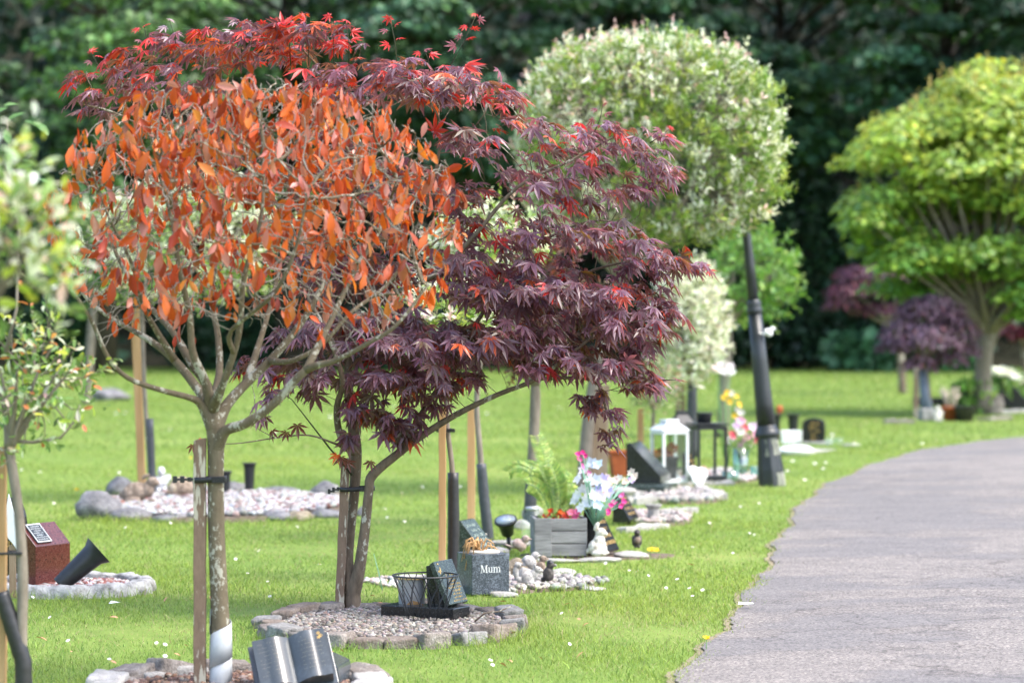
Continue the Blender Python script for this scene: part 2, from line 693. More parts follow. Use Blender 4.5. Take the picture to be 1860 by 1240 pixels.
rim = ramp(nt, big, [(0.478, (1, 1, 1)), (0.49, (.62, .6, .6)), (0.505, (1, 1, 1))]).outputs[0]
c = mixc(nt, 0.35, c, rim, 'MULTIPLY')
c = mixc(nt, 0.45, c, ramp(nt, mid, [(0.3, (0.6, 0.59, 0.6)), (0.6, (1.1, 1.08, 1.05))]).outputs[0], 'MULTIPLY')
c = mixc(nt, 0.4, c, ramp(nt, fine, [(0.3, (0.5, 0.5, 0.5)), (0.7, (1.2, 1.2, 1.2))]).outputs[0], 'MULTIPLY')
# shallow cracks
crv = N(nt, 'ShaderNodeTexVoronoi', Scale=0.55, feature='DISTANCE_TO_EDGE')
wv = N(nt, 'ShaderNodeVectorMath', operation='ADD')
nz = N(nt, 'ShaderNodeTexNoise', Scale=2.5, Detail=5); nt.links.new(v, nz.inputs['Vector'])
nt.links.new(v, wv.inputs[0]); nt.links.new(nz.outputs['Color'], wv.inputs[1]); nt.links.new(wv.outputs[0], crv.inputs['Vector'])
crk = ramp(nt, crv.outputs['Distance'], [(0.0, (0.45, 0.43, 0.43)), (0.007, (1, 1, 1))]).outputs[0]
c = mixc(nt, 0.8, c, crk, 'MULTIPLY')
principled(nt, out, c, 0.85, 0.3, bump(nt, bw.outputs[0], 0.7, 0.004))
tag(strip('path', wob, np.full(len(EL), WID), 0.012, 'asphalt', 24), kind='structure')

m, nt, out = nodes('verge_soil')
v = coords(nt)
f = noise(nt, v, 40, 5, 0.7)
c = ramp(nt, f, [(0.3, (0.17, 0.145, 0.095)), (0.55, (0.25, 0.215, 0.14)), (0.72, (0.33, 0.30, 0.20))]).outputs[0]
principled(nt, out, c, 0.95, 0.1, bump(nt, f, 0.8, 0.01))
tag(strip('dirt_verge', wob - 0.03, wob + 0.04, 0.006, 'verge_soil', 1), kind='structure')

# ================================================================== lawn sheet, wooded bank
m, nt, out = nodes('lawn_soil')
v = coords(nt)
f1 = noise(nt, v, 0.55, 4, 0.6)
f2 = noise(nt, coords(nt, 'Object', (1.0, 0.45, 1)), 9, 5, 0.7)
c = ramp(nt, f1, [(0.34, (0.135, 0.205, 0.045)), (0.5, (0.17, 0.24, 0.055)), (0.66, (0.215, 0.27, 0.07))]).outputs[0]
c = mixc(nt, 0.6, c, ramp(nt, f2, [(0.3, (0.55, 0.6, 0.5)), (0.7, (1.15, 1.1, 1.1))]).outputs[0], 'MULTIPLY')
principled(nt, out, c, 0.9, 0.1, bump(nt, f2, 0.6, 0.03))
mb = MB()
mb.add([(-90, -30, 0), (90, -30, 0), (90, 79, 0), (-90, 79, 0)], [(0, 1, 2, 3)])
tag(mb.build('lawn', 'lawn_soil'), kind='structure')

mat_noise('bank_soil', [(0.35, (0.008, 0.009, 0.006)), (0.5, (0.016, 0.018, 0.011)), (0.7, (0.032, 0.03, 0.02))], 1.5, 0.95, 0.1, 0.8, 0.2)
nx, ny = 60, 24
vs, fs = [], []
for j in range(ny + 1):
    for i in range(nx + 1):
        x = -90 + 180 * i / nx
        y = 70 + 40 * j / ny
        h = 0.02 + 1.6 * max(0, min(1, (y - 70) / 3.0)) ** 1.3 + max(0, y - 75) * 0.9
        h += 0.35 * math.sin(x * 0.7 + y) * min(1, (y - 70) / 4)
        vs.append((x, y + 0.6 * math.sin(x * 0.35), h))
k = nx + 1
fs = [(j * k + i, j * k + i + 1, (j + 1) * k + i + 1, (j + 1) * k + i) for j in range(ny) for i in range(nx)]
tag(npmesh('hill', np.array(vs), np.array(fs), 'bank_soil', smooth=True), kind='structure')

# ================================================================== grass blades
mat_leaf('grass', 0.5, 0.4, 0.35)
WORN = [(G(665, 1222).x, G(665, 1222).y, .16), (G(455, 1112).x, G(455, 1112).y, .14), (G(1050, 1128).x, G(1050, 1128).y, .22), (G(1180, 1150).x, G(1180, 1150).y, .25), (G(740, 975).x, G(740, 975).y, .35), (G(930, 870).x, 22.0, .6), (G(560, 1000).x, G(560, 1000).y, .3), (G(1330, 1010).x, 14.3, .2), (G(250, 1150).x, G(250, 1150).y, .25)]
EXCL = []      # (x, y, rx, ry) beds without grass, filled below


def edge_x(y):
    return np.interp(y, EL[:, 1], EL[:, 0])


def make_grass():
    bands = [(8.3, 12.2, 8200, .022, .0026, 3), (12.2, 17, 4800, .024, .0034, 2), (17, 26, 1900, .028, .006, 1), (26, 44, 520, .034, .012, 1), (44, 72, 110, .045, .03, 1)]
    V, Fc, Cc, Tc = [], [], [], []
    base = 0
    for (y0, y1, dens, hgt, wid, seg) in bands:
        xm = y1 * 0.19 + 0.9
        n = int((y1 - y0) * 2 * xm * dens)
        y = rng.uniform(y0, y1, n); x = rng.uniform(-xm, xm, n)
        keep = np.abs(x) < y * 0.185 + 0.7
        ex = edge_x(y) + 0.02 * np.sin(y * 7) + 0.015 + 0.05 * rng.normal(size=n) * rng.random(n)
        keep &= (x < ex) | (x > ex + WID + 0.4)
        for (bx, by, rx, ry) in EXCL:
            keep &= (((x - bx) / rx) ** 2 + ((y - by) / ry) ** 2) > 1.0
        # patchiness: worn and lush areas
        pt = (np.sin(x * 2.1 + 0.7 * np.sin(y * 1.3)) + np.sin(y * 1.7 + 1.1 * np.sin(x * 1.9 + 2)) + np.sin(x * 5.3 + y * 3.1) * .7 + np.sin(x * 11 - y * 7.7) * .5) / 3.2
        keep &= rng.random(n) < np.clip(0.86 + 0.35 * pt, 0.25, 1)
        for (wx_, wy_, wr) in WORN: keep &= rng.random(n) > .55 * np.exp(-((x - wx_) ** 2 + ((y - wy_) * .8) ** 2) / wr ** 2)
        x, y, pt = x[keep], y[keep], pt[keep]
        n = len(x)
        hh = hgt * np.clip(1 + 0.35 * rng.normal(size=n) + 0.35 * pt, 0.3, 2.4)
        # taller fringe round the stone beds
        for (bx, by, rx, ry) in EXCL:
            q = np.sqrt(((x - bx) / rx) ** 2 + ((y - by) / ry) ** 2)
            hh *= np.where(q < 1.16, 1.1 + 1.1 * rng.random(n), 1.0)
        az = rng.uniform(0, 2 * PI, n)
        lean = np.abs(rng.normal(0.75, 0.4, n))
        wd = wid * rng.uniform(0.6, 1.3, n)
        dx, dy = np.cos(az), np.sin(az)
        fx = rng.uniform(0, 2 * PI, n)
        wx, wy = np.cos(fx) * wd / 2, np.sin(fx) * wd / 2
        dry = rng.random(n)
        g = np.stack([0.235 + 0.05 * pt, 0.33 + 0.03 * pt, 0.07 + 0.0 * pt], -1) * (1 + 0.22 * rng.normal(size=(n, 1)))
        worn = np.zeros(n)
        for (wx_, wy_, wr) in WORN: worn = np.maximum(worn, np.exp(-((x - wx_) ** 2 + ((y - wy_) * .8) ** 2) / wr ** 2))
        straw = dry < 0.05 + .45 * worn
        hh = hh * (1 - .55 * worn)
        if y0 > 20: g *= np.array((.80, .86, .84))  # far bands darkened: tree shade on the distant lawn put into blade colour
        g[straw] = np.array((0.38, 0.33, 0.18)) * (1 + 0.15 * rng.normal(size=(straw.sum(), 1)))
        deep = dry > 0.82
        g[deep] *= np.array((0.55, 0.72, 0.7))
        g = np.clip(g, 0.01, 0.8)
        t = np.clip(g * np.array((1.2, 1.15, 0.85)), 0, 0.9)
        z0 = -0.004

        def pt3(u, side):
            bend = lean * u * u
            cx = x + dx * hh * bend; cy = y + dy * hh * bend
            zz = z0 + hh * u * (1 - 0.25 * bend)
            s = side * (1 - 0.35 * u)
            return np.stack([cx + wx * s, cy + wy * s, zz], -1)
        if seg == 1:
            vv = np.stack([pt3(0, -1), pt3(0, 1), pt3(1.0, 0)], 1)
            ff = np.array([[0, 1, 2]])
        elif seg == 2:
            vv = np.stack([pt3(0, -1), pt3(0, 1), pt3(.55, 1), pt3(.55, -1), pt3(1.0, 0)], 1)
            ff = np.array([[0, 1, 2], [0, 2, 3], [3, 2, 4]])
        else:
            vv = np.stack([pt3(0, -1), pt3(0, 1), pt3(.4, 1), pt3(.4, -1), pt3(.75, .8), pt3(.75, -.8), pt3(1.0, 0)], 1)
            ff = np.array([[0, 1, 2], [0, 2, 3], [3, 2, 4], [3, 4, 5], [5, 4, 6]])
        k = vv.shape[1]
        V.append(vv.reshape(-1, 3)); Fc.append((ff[None] + (base + np.arange(n) * k)[:, None, None]).reshape(-1, 3))
        Cc.append(np.repeat(g, k, 0)); Tc.append(np.repeat(t, k, 0))
        base += n * k
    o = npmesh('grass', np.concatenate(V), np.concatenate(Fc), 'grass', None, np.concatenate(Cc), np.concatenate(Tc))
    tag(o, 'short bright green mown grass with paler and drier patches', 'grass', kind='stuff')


# ================================================================== woodland behind the lawn
mat_leaf('forest_leaf', 0.45, 0.16, 0.4)
mat_noise('forest_bark', [(0.3, (0.02, 0.017, 0.013)), (0.7, (0.065, 0.055, 0.042))], 9, 0.9, 0.2, 0.6, 0.03, (1, 1, 0.2))


def clump_leaves(cent, rad, n, size, cols, wts, flat=0.45, droop=0.5, tstr=1.5):
    """leaves over the upper shells of many flattened clumps"""
    cent = np.asarray(cent); k = len(cent)
    i = rng.integers(0, k, n)
    d = rand_dirs(n)
    d[:, 2] = np.abs(d[:, 2]) * 0.9 - 0.18
    d = unit(d)
    rr = np.asarray(rad)[i] * rng.uniform(0.72, 1.08, n)
    p = cent[i] + d * rr[:, None] * np.array((1, 1, flat))
    out = d * np.array((1, 1, 0.0)) + 0.35 * rand_dirs(n)
    axis = unit(out + np.array((0, 0, -droop)))
    nrm = unit(d * np.array((.5, .5, 1)) + np.array((0, 0, 0.5)) + 0.5 * rand_dirs(n))
    c, ci = pick(cols, wts, n, 0.22)
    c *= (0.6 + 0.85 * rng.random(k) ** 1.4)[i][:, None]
    sz = size * rng.uniform(0.65, 1.3, n)
    return p, basis(axis, nrm), sz, c, np.clip(c * tstr * np.array((1.1, 1.2, .6)), 0, .9)


LEAF_WIDE = ([(0, 0, 0), (-.5, .45, .05), (0, 1, -.15), (.5, .45, .05)], [(0, 3, 2, 1)])


def forest_tree(name, label, x, y, hgt, crown_r, z0, cols, wts, nleaf, size, clumps, group='trees along the edge of the wood'):
    t = thing(name, label, 'tree', (x, y, 0), 0, group)
    mb = MB()
    pts = [(0, 0, 0), (0.1, 0, z0), (-.1, .1, hgt * .5), (0, 0, hgt * .9)]
    mb.tube(pts, [.28, .22, .14, .04], 9)
    cs = []
    for i in range(clumps):
        a = rng.uniform(0, 2 * PI); u = rng.random()
        z = z0 + (hgt - z0) * u
        prof = math.sin(PI * min(1, 0.18 + 0.82 * (1 - u) ** 0.8)) ** 0.6
        r = crown_r * prof * math.sqrt(rng.uniform(0.25, 1))
        # keep the side that faces the lawn well covered
        if rng.random() < 0.45: a = -PI / 2 + rng.normal() * 0.8
        c = np.array((math.cos(a) * r, math.sin(a) * r, z - 0.25 * r * 0.5))
        cs.append(c)
        if r > 0.5: mb.tube([(0, 0, max(z0 * .8, z - r * 0.6)), (c[0] * .5, c[1] * .5, z - r * .25), c], [.07, .045, .015], 5)
    mb.build('trunk', 'forest_bark', t)
    p, Rm, sz, c, tc = clump_leaves(cs, rng.uniform(0.7, 1.35, clumps), nleaf, size, cols, wts)
    scatter('crown', *LEAF_WIDE, p, Rm, sz, 'forest_leaf', t, c, tc)
    return t


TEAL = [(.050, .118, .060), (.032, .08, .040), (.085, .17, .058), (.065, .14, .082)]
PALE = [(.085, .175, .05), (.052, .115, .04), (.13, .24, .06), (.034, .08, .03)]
DARK = [(.018, .048, .024), (.011, .028, .014), (.032, .074, .036)]  # leaf colours lowered to carry the deep shade inside the wood
X = lambda px, Y: (px - CX) / F * Y
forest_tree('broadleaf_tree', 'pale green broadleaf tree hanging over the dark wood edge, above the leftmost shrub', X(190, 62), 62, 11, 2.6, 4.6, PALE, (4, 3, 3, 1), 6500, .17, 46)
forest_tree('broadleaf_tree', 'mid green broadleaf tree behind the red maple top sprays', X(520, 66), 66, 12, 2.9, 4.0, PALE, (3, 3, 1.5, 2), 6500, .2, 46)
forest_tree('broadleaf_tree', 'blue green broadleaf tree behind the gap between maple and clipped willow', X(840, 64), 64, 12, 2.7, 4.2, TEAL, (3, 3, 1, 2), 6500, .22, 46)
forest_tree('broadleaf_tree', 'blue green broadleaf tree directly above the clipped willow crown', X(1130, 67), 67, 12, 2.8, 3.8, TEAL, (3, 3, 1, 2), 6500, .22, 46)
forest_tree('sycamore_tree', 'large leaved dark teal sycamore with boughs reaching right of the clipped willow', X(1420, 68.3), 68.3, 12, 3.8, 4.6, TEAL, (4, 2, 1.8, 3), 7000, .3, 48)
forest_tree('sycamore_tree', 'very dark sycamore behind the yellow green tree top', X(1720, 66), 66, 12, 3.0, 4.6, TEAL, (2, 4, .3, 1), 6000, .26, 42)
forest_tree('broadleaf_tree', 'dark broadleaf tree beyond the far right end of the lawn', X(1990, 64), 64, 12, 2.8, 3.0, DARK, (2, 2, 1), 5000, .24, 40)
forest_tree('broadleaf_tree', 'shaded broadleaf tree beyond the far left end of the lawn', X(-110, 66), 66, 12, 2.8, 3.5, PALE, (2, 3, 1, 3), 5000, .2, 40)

# dense dark wood standing on the bank behind: reads as one mass
n = 25000
px_ = rng.uniform(-26, 26, n)
yy = rng.uniform(70.5, 80, n)
zz = rng.uniform(0.0, 1, n) ** 0.9 * 13 + 0.3
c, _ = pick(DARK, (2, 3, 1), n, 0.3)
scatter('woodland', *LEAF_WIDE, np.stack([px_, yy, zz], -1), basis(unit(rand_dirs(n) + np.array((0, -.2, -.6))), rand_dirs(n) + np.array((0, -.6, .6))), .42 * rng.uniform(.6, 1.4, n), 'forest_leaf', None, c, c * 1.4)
tag(bpy.data.objects['woodland'], 'dark dense wood massed on the bank behind the lawn', 'wood', kind='stuff')


def shrub(name, label, cat, x, y, rx, ry, rz, n, size, cols, wts, z0=0.0, mat='forest_leaf', stems=8, leaf=LEAF_WIDE, up=0.2, group=None):
    t = thing(name, label, cat, (x, y, 0), 0, group)
    mb = MB()
    for i in range(stems):
        a = rng.uniform(0, 2 * PI); r = rng.uniform(.3, .8)
        mb.tube([(0.1 * math.cos(a) * rx, 0.1 * math.sin(a) * ry, -0.02), (math.cos(a) * rx * r * .6, math.sin(a) * ry * r * .6, z0 + rz), (math.cos(a) * rx * r, math.sin(a) * ry * r, z0 + rz * 1.6)], [.02, .014, .005], 5)
    mb.build('stem', 'forest_bark', t)
    d = rand_dirs(n); q = rng.uniform(0.6, 1.03, n)
    p = d * np.array((rx, ry, rz)) * q[:, None]
    p[:, 2] += z0 + rz
    axis = unit(d + 0.7 * rand_dirs(n) + np.array((0, 0, up)))
    c, _ = pick(cols, wts, n, 0.22)
    scatter('foliage', *leaf, p, basis(axis, unit(d + .6 * rand_dirs(n) + np.array((0, 0, .5)))), size * rng.uniform(.6, 1.35, n), mat, t, c, np.clip(c * 1.5, 0, .9))
    return t


# tall dark conifer hedge closing the far side of the lawn
for px, wdt, lab in ((1300, 1.5, 'tall dark hedge conifer behind the green standard tree'), (1460, 1.5, 'tall dark hedge conifer seen between the lamp post and the purple maples'), (1620, 1.5, 'tall dark hedge conifer behind the far purple maple')):
    shrub('hedge_conifer', lab, 'conifer', X(px, 67.5), 67.5, wdt, 1.0, 2.3, 5200, .17, [(.016, .045, .02), (.01, .03, .014), (.026, .066, .026)], (3, 2, 1), 0.0, group='conifers of the far hedge')
shrub('fern_shrub', 'low bluish green fern clump at the lawn edge left of the purple maple', 'shrub', X(1560, 66), 65.5, .85, .6, .42, 700, .25, [(.05, .13, .06), (.07, .17, .08)], (1, 1), group='ferns along the lawn edge')
shrub('fern_shrub', 'low green fern clump at the lawn edge behind the lamp post', 'shrub', X(1265, 66), 65.5, .55, .5, .36, 450, .22, [(.05, .12, .05), (.07, .16, .06)], (1, 1), group='ferns along the lawn edge')
shrub('fern_shrub', 'small green fern clump at the lawn edge under the yellow green tree', 'shrub', X(1725, 66), 65.5, .5, .5, .26, 350, .2, [(.06, .16, .05), (.08, .2, .06)], (1, 1), group='ferns along the lawn edge')
shrub('laurel_bush', 'dark green bush at the lawn edge behind the leftmost grey trunk', 'shrub', X(110, 66), 66, 1.0, .8, .8, 1400, .2, [(.02, .055, .022), (.03, .08, .03)], (1, 1))
shrub('laurel_bush', 'dark green bush at the lawn edge behind the orange leaved tree', 'shrub', X(400, 67), 67, 1.5, .8, .7, 1800, .2, [(.014, .04, .018), (.022, .06, .025)], (1, 1))
shrub('laurel_bush', 'dark green bush at the lawn edge behind the maple trunk', 'shrub', X(760, 67), 67, 1.9, .8, .75, 2200, .2, [(.014, .04, .018), (.022, .06, .025)], (1, 1))
# ================================================================== bark and leaf materials
mat_bark('photinia_bark', (.165, .135, .09), (.10, .08, .052), (.36, .35, .285), 0.545, 40, 95)
mat_bark('maple_bark', (.19, .145, .105), (.09, .07, .05), (.40, .39, .32), 0.555, 40, 60)
mat_bark('grey_bark', (.25, .215, .175), (.13, .11, .085), (.45, .44, .38), 0.62, 30, 40)
mat_noise('maple_wood', [(0.3, (.018, .014, .01)), (.5, (.04, .045, .018)), (0.7, (.075, .06, .04))], 22, 0.7, 0.35, 0.4, 0.004, (1, 1, .4))
mat_noise('twig_grey', [(0.3, (.14, .125, .10)), (0.7, (.32, .295, .25))], 60, 0.85, 0.25, 0.3, 0.002)
mat_leaf('photinia_leaf', 0.38, 0.36, 0.5)
mat_leaf('maple_leaf', 0.38, 0.33, 0.6)
mat_leaf('soft_leaf', 0.42, 0.35, 0.45)
mat_noise('stake_wood', [(0.3, (.20, .135, .085)), (0.5, (.30, .215, .14)), (0.72, (.42, .34, .25))], 26, 0.85, 0.2, 0.4, 0.003, (1, 1, .12))
mat_bark('stake_weathered', (.22, .155, .11), (.13, .09, .065), (.42, .39, .31), 0.525, 35, 75, .22)
mat_noise('stake_new', [(0.3, (.36, .21, .09)), (0.55, (.47, .29, .14)), (0.75, (.55, .37, .2))], 22, 0.8, 0.25, 0.25, 0.002, (1, 1, .08))
mat_plain('black_rubber', (.018, .018, .02), .45, .5, .3, 60)
mat_plain('sleeve_grey', (.045, .05, .058), .5, .5, .3, 30)
mat_noise('wrap_plastic', [(0.3, (.34, .36, .38)), (0.6, (.47, .49, .50)), (0.8, (.56, .57, .57))], 12, 0.35, 0.5, 0.15, 0.003)


def px2(pts, Y):
    return [((P(a, b, Y + (c[0] if c else 0))), ) for a, b, *c in pts]


# ================================================================== orange leaved standard (front)
YO = 9.2
SO = F / YO


def L(Y, s, pts):
    """(px, py, dY, width_px) -> (xyz, radius)"""
    return [(P(a, b, Y + d), wd / 2 / s) for a, b, d, wd in pts]


base_o = P(400, 1256, YO)
t_or = thing('orange_tree', 'orange leaved standard tree with bare grey twigs and lichened trunk, nearest whole tree', 'tree', (base_o.x, base_o.y, 0))
limbs = [
    (-1, 0, L(YO, SO, [(402, 1262, 0, 44), (402, 1180, 0, 36), (398, 1080, 0, 33), (393, 960, 0, 31), (392, 870, 0, 30), (392, 815, 0, 31), (390, 780, 0, 32), (385, 745, 0, 26)])),
    # from trunk fork (index 6)
    (0, 6, L(YO, SO, [(366, 735, -.02, 17), (345, 722, -.06, 12), (292, 708, -.14, 10), (232, 686, -.2, 9), (196, 648, -.25, 8), (170, 590, -.3, 7), (140, 540, -.34, 6), (110, 500, -.3, 4)])),
    (0, 7, L(YO, SO, [(362, 710, .05, 18), (318, 655, .1, 15), (272, 618, .14, 12), (215, 585, .2, 9), (160, 545, .2, 7), (120, 480, .15, 4)])),
    (0, 7, L(YO, SO, [(376, 700, .1, 19), (345, 655, .12, 17), (312, 600, .2, 12), (262, 545, .32, 10), (215, 470, .4, 7), (190, 400, .4, 4)])),
    (0, 7, L(YO, SO, [(372, 690, -.05, 16), (350, 640, -.08, 14), (344, 570, -.1, 12), (326, 490, -.16, 10), (312, 400, -.2, 7), (290, 320, -.2, 4)])),
    (0, 7, L(YO, SO, [(398, 680, .12, 14), (396, 610, .2, 12), (384, 540, .3, 10), (396, 450, .36, 8), (410, 340, .4, 4)])),
    (0, 7, L(YO, SO, [(404, 700, -.1, 14), (425, 640, -.16, 12), (436, 590, -.2, 11), (444, 500, -.26, 9), (474, 400, -.3, 7), (480, 300, -.3, 4)])),
    (0, 6, L(YO, SO, [(412, 735, .03, 20), (448, 695, .06, 17), (490, 655, .08, 15), (545, 590, .12, 12), (585, 520, .16, 9), (625, 420, .2, 7), (650, 330, .2, 4)])),
    (0, 5, L(YO, SO, [(410, 782, -.03, 20), (448, 768, -.07, 18), (500, 730, -.1, 16), (556, 672, -.14, 15), (608, 655, -.2, 10), (665, 625, -.26, 8), (720, 590, -.3, 7), (775, 520, -.3, 4)])),
    (8, 4, L(YO, SO, [(582, 620, -.1, 12), (602, 580, -.06, 10), (640, 500, 0, 9), (688, 420, .05, 7), (720, 330, .05, 4)])),
    (7, 3, L(YO, SO, [(530, 655, -.02, 9), (585, 625, -.02, 8), (640, 565, 0, 7), (700, 520, .1, 6), (760, 440, .12, 4)])),
    (6, 2, L(YO, SO, [(420, 600, -.25, 8), (500, 530, -.4, 8), (540, 440, -.46, 6), (560, 340, -.48, 4)])),
    (7, 2, L(YO, SO, [(478, 600, .2, 10), (500, 520, .35, 8), (520, 420, .42, 6), (540, 320, .42, 4)])),
    (2, 2, L(YO, SO, [(262, 560, .0, 8), (240, 480, -.1, 7), (200, 400, -.2, 5), (170, 320, -.2, 4)])),
]
nd, par, rm, idx = skeleton(limbs, 4)
rm[0:6] = rm[0:6]
# attractors fill a shallow, wide, flat topped dome; none in the empty vase below
n = 9500
d = rand_dirs(n); q = rng.uniform(0, 1, n) ** (1 / 3)
cx, cz = 462, 395
pa = np.array([np.array(P(cx, cz, YO))]) + d * q[:, None] * np.array((0.70, 0.62, 0.47))
top = np.array(P(cx, 150, YO))[2]
low = np.array(P(cx, 620, YO))[2]
rad = np.sqrt(((pa[:, 0] - pa[:, 0].mean()) / .70) ** 2 + ((pa[:, 1] - YO) / .6) ** 2)
floor_z = np.array(P(cx, 560, YO))[2] - 0.12 * rad
keep = (pa[:, 2] > floor_z) & (pa[:, 2] < top + 0.03)
pa = pa[keep]
hgt = (pa[:, 2] - low) / (top - low)
pa = pa[rng.random(len(pa)) < np.clip(0.15 + 0.8 * np.maximum(hgt, q[keep] - .55), 0, 1)]
pa = pa[:6500]
nd, par = grow(nd, par, pa, 0.022, 0.32, 0.030, 80, up=0.18, jitter=0.22)
r, cnt = radii(par, 0.0013, 2.25, rm)
mbT, mbt = MB(), MB()
branch_tubes(mbT, nd, par, r, lambda q: 14 if q > .012 else 8, base_o * Vector((1, 1, 0)) if False else (base_o.x, base_o.y, 0), lambda m: m > .0034)
branch_tubes(mbt, nd, par, r, lambda q: 4, (base_o.x, base_o.y, 0), lambda m: m <= .0034)
mbT.build('trunk', 'photinia_bark', t_or)
mbt.build('twigs', 'twig_grey', t_or)
# leaves hang in small bunches from the twig ends
tips = [i for i in range(len(nd)) if cnt[i] <= 2 and i > len(rm)]
tips = np.array(tips)
tp = nd[tips]
hz = (tp[:, 2] - low) / (top - low)
tips = tips[rng.random(len(tips)) < np.clip(0.16 + 0.40 * hz, .1, .6)]
tips = tips[rng.random(len(tips)) < .78]
pos = np.repeat(nd[tips], 4, 0)
pos = pos[rng.random(len(pos)) < 0.68]
n = len(pos)
pos = pos + 0.009 * rng.normal(size=(n, 3))
axis = unit(np.array((0, 0, -1.0)) + 0.33 * rng.normal(size=(n, 3)))
up_ = rng.random(n) < 0.10
axis[up_] = unit(rng.normal(size=(up_.sum(), 3)) + np.array((0, 0, .3)))
nr = rand_dirs(n) * np.array((1, 1, .35)) + np.array((0.1, -.35, 0.1))
cols = [(.47, .078, .012), (.56, .125, .018), (.37, .048, .012), (.50, .20, .16), (.52, .17, .03), (.27, .040, .014), (.30, .11, .05)]
c, ci = pick(cols, (4, 2.6, 2.4, 2.2, 1.2, 1.4, .8), n, .16)
tc = np.clip(c * np.array((1.25, 1.15, .6)), 0, .95)
scatter('crown', *LEAF_OV, pos, basis(axis, nr), .0485 * np.clip(1 + .36 * rng.normal(size=n), .4, 1.7), 'photinia_leaf', t_or, c, tc, True, off=(base_o.x, base_o.y, 0))
print('orange', len(nd), n)

# torn spiral wrap on the lower trunk
mbw = MB()
turns = [(-.03, .052), (.075, .16), (.155, .245)]
vv, ff = [], []


def wrap_ring(z0, z1, r0, r1, tear, th0=0.0, th1=2 * PI):
    k = 40
    vs, fs = [], []
    for i in range(k + 1):
        a = th0 + (th1 - th0) * i / k
        zz0 = z0 + tear * math.sin(a * 1.0 + 1.2) + 0.004 * math.sin(a * 7)
        zz1 = z1 + tear * math.sin(a * 1.0 + 1.2) + 0.003 * math.sin(a * 5 + 1)
        for (rr, z) in ((r0, zz0), ((r0 + r1) / 2 + .0012 * math.sin(3 * a), (zz0 + zz1) / 2), (r1, zz1), (r1 - .002, zz1), (r0 - .002, zz0)):
            vs.append((rr * math.cos(a), rr * math.sin(a), z))
    for i in range(k):
        for j in range(5):
            fs.append((i * 5 + j, (i + 1) * 5 + j, (i + 1) * 5 + (j + 1) % 5, i * 5 + (j + 1) % 5))
    mbw.add(vs, fs, True)


wx = P(401, 1180, YO)
K = 130; vs, fs = [], []
for i in range(K + 1):
    a = -1.0 + 2.75 * 2 * PI * i / K
    zc = -.035 + .093 * (a + 1.0) / (2 * PI)
    hb = .047 if i < K - 14 else .047 * (K - i) / 14 + .004
    lo_, hi_ = zc - hb * 1.12, zc + .052 + .006 * math.sin(a * .7)
    if 44 < i < 66: lo_ += .026 * math.sin(PI * (i - 44) / 22)
    for (rr, z) in ((.0372, lo_), (.0362, (lo_ + hi_) / 2), (.0348, hi_), (.0336, hi_), (.0350, (lo_ + hi_) / 2), (.0360, lo_)):
        rr += .0012 - .012 * max(0, z) * .5
        vs.append((rr * math.cos(a), rr * math.sin(a), z))
for i in range(K):
    for j in range(6):
        fs.append((i * 6 + j, (i + 1) * 6 + j, (i + 1) * 6 + (j + 1) % 6, i * 6 + (j + 1) % 6))
mbw.add(vs, fs, True)
ow = mbw.build('trunk_wrap', 'wrap_plastic', t_or)
ow.location = (wx.x - base_o.x, 0, 0)

# ------------------------------------------------------------------ stakes
def stake(px0, px1, py_top, py_bot, Y, label, mat='stake_new', depth=None, tilt=0.0, name='tree_stake', dpx_top=0):
    s = F / Y
    wdt = (px1 - px0) / s
    g = P((px0 + px1) / 2, py_bot, Y)
    tp = P((px0 + px1) / 2 + dpx_top, py_top, Y)
    hh = tp.z
    mb = MB()
    dp = depth or wdt * .9
    nseg = 10
    vs, fs = [], []
    for i in range(nseg + 1):
        z = -.03 + (hh + .03) * i / nseg
        ox = (tp.x - g.x) * max(0, z) / hh + 0.0012 * math.sin(i * 2.1)
        for (a, b) in ((-1, -1), (1, -1), (1, 1), (-1, 1)):
            vs.append((ox + a * wdt / 2, b * dp / 2, z + (0.004 * a if i == nseg else 0)))
    for i in range(nseg):
        for k in range(4):
            fs.append((i * 4 + k, i * 4 + (k + 1) % 4, (i + 1) * 4 + (k + 1) % 4, (i + 1) * 4 + k))
    fs += [(3, 2, 1, 0), tuple(nseg * 4 + k for k in range(4))]
    mb.add(vs, fs)
    o = mb.build(name, mat, bevel=.0025)
    o.location = (g.x, Y, 0)
    return tag(o, label, 'stake')


stake(352, 374, 797, 1258, YO - .005, 'weathered flaking square stake strapped to the orange leaved tree', 'stake_weathered', .03)

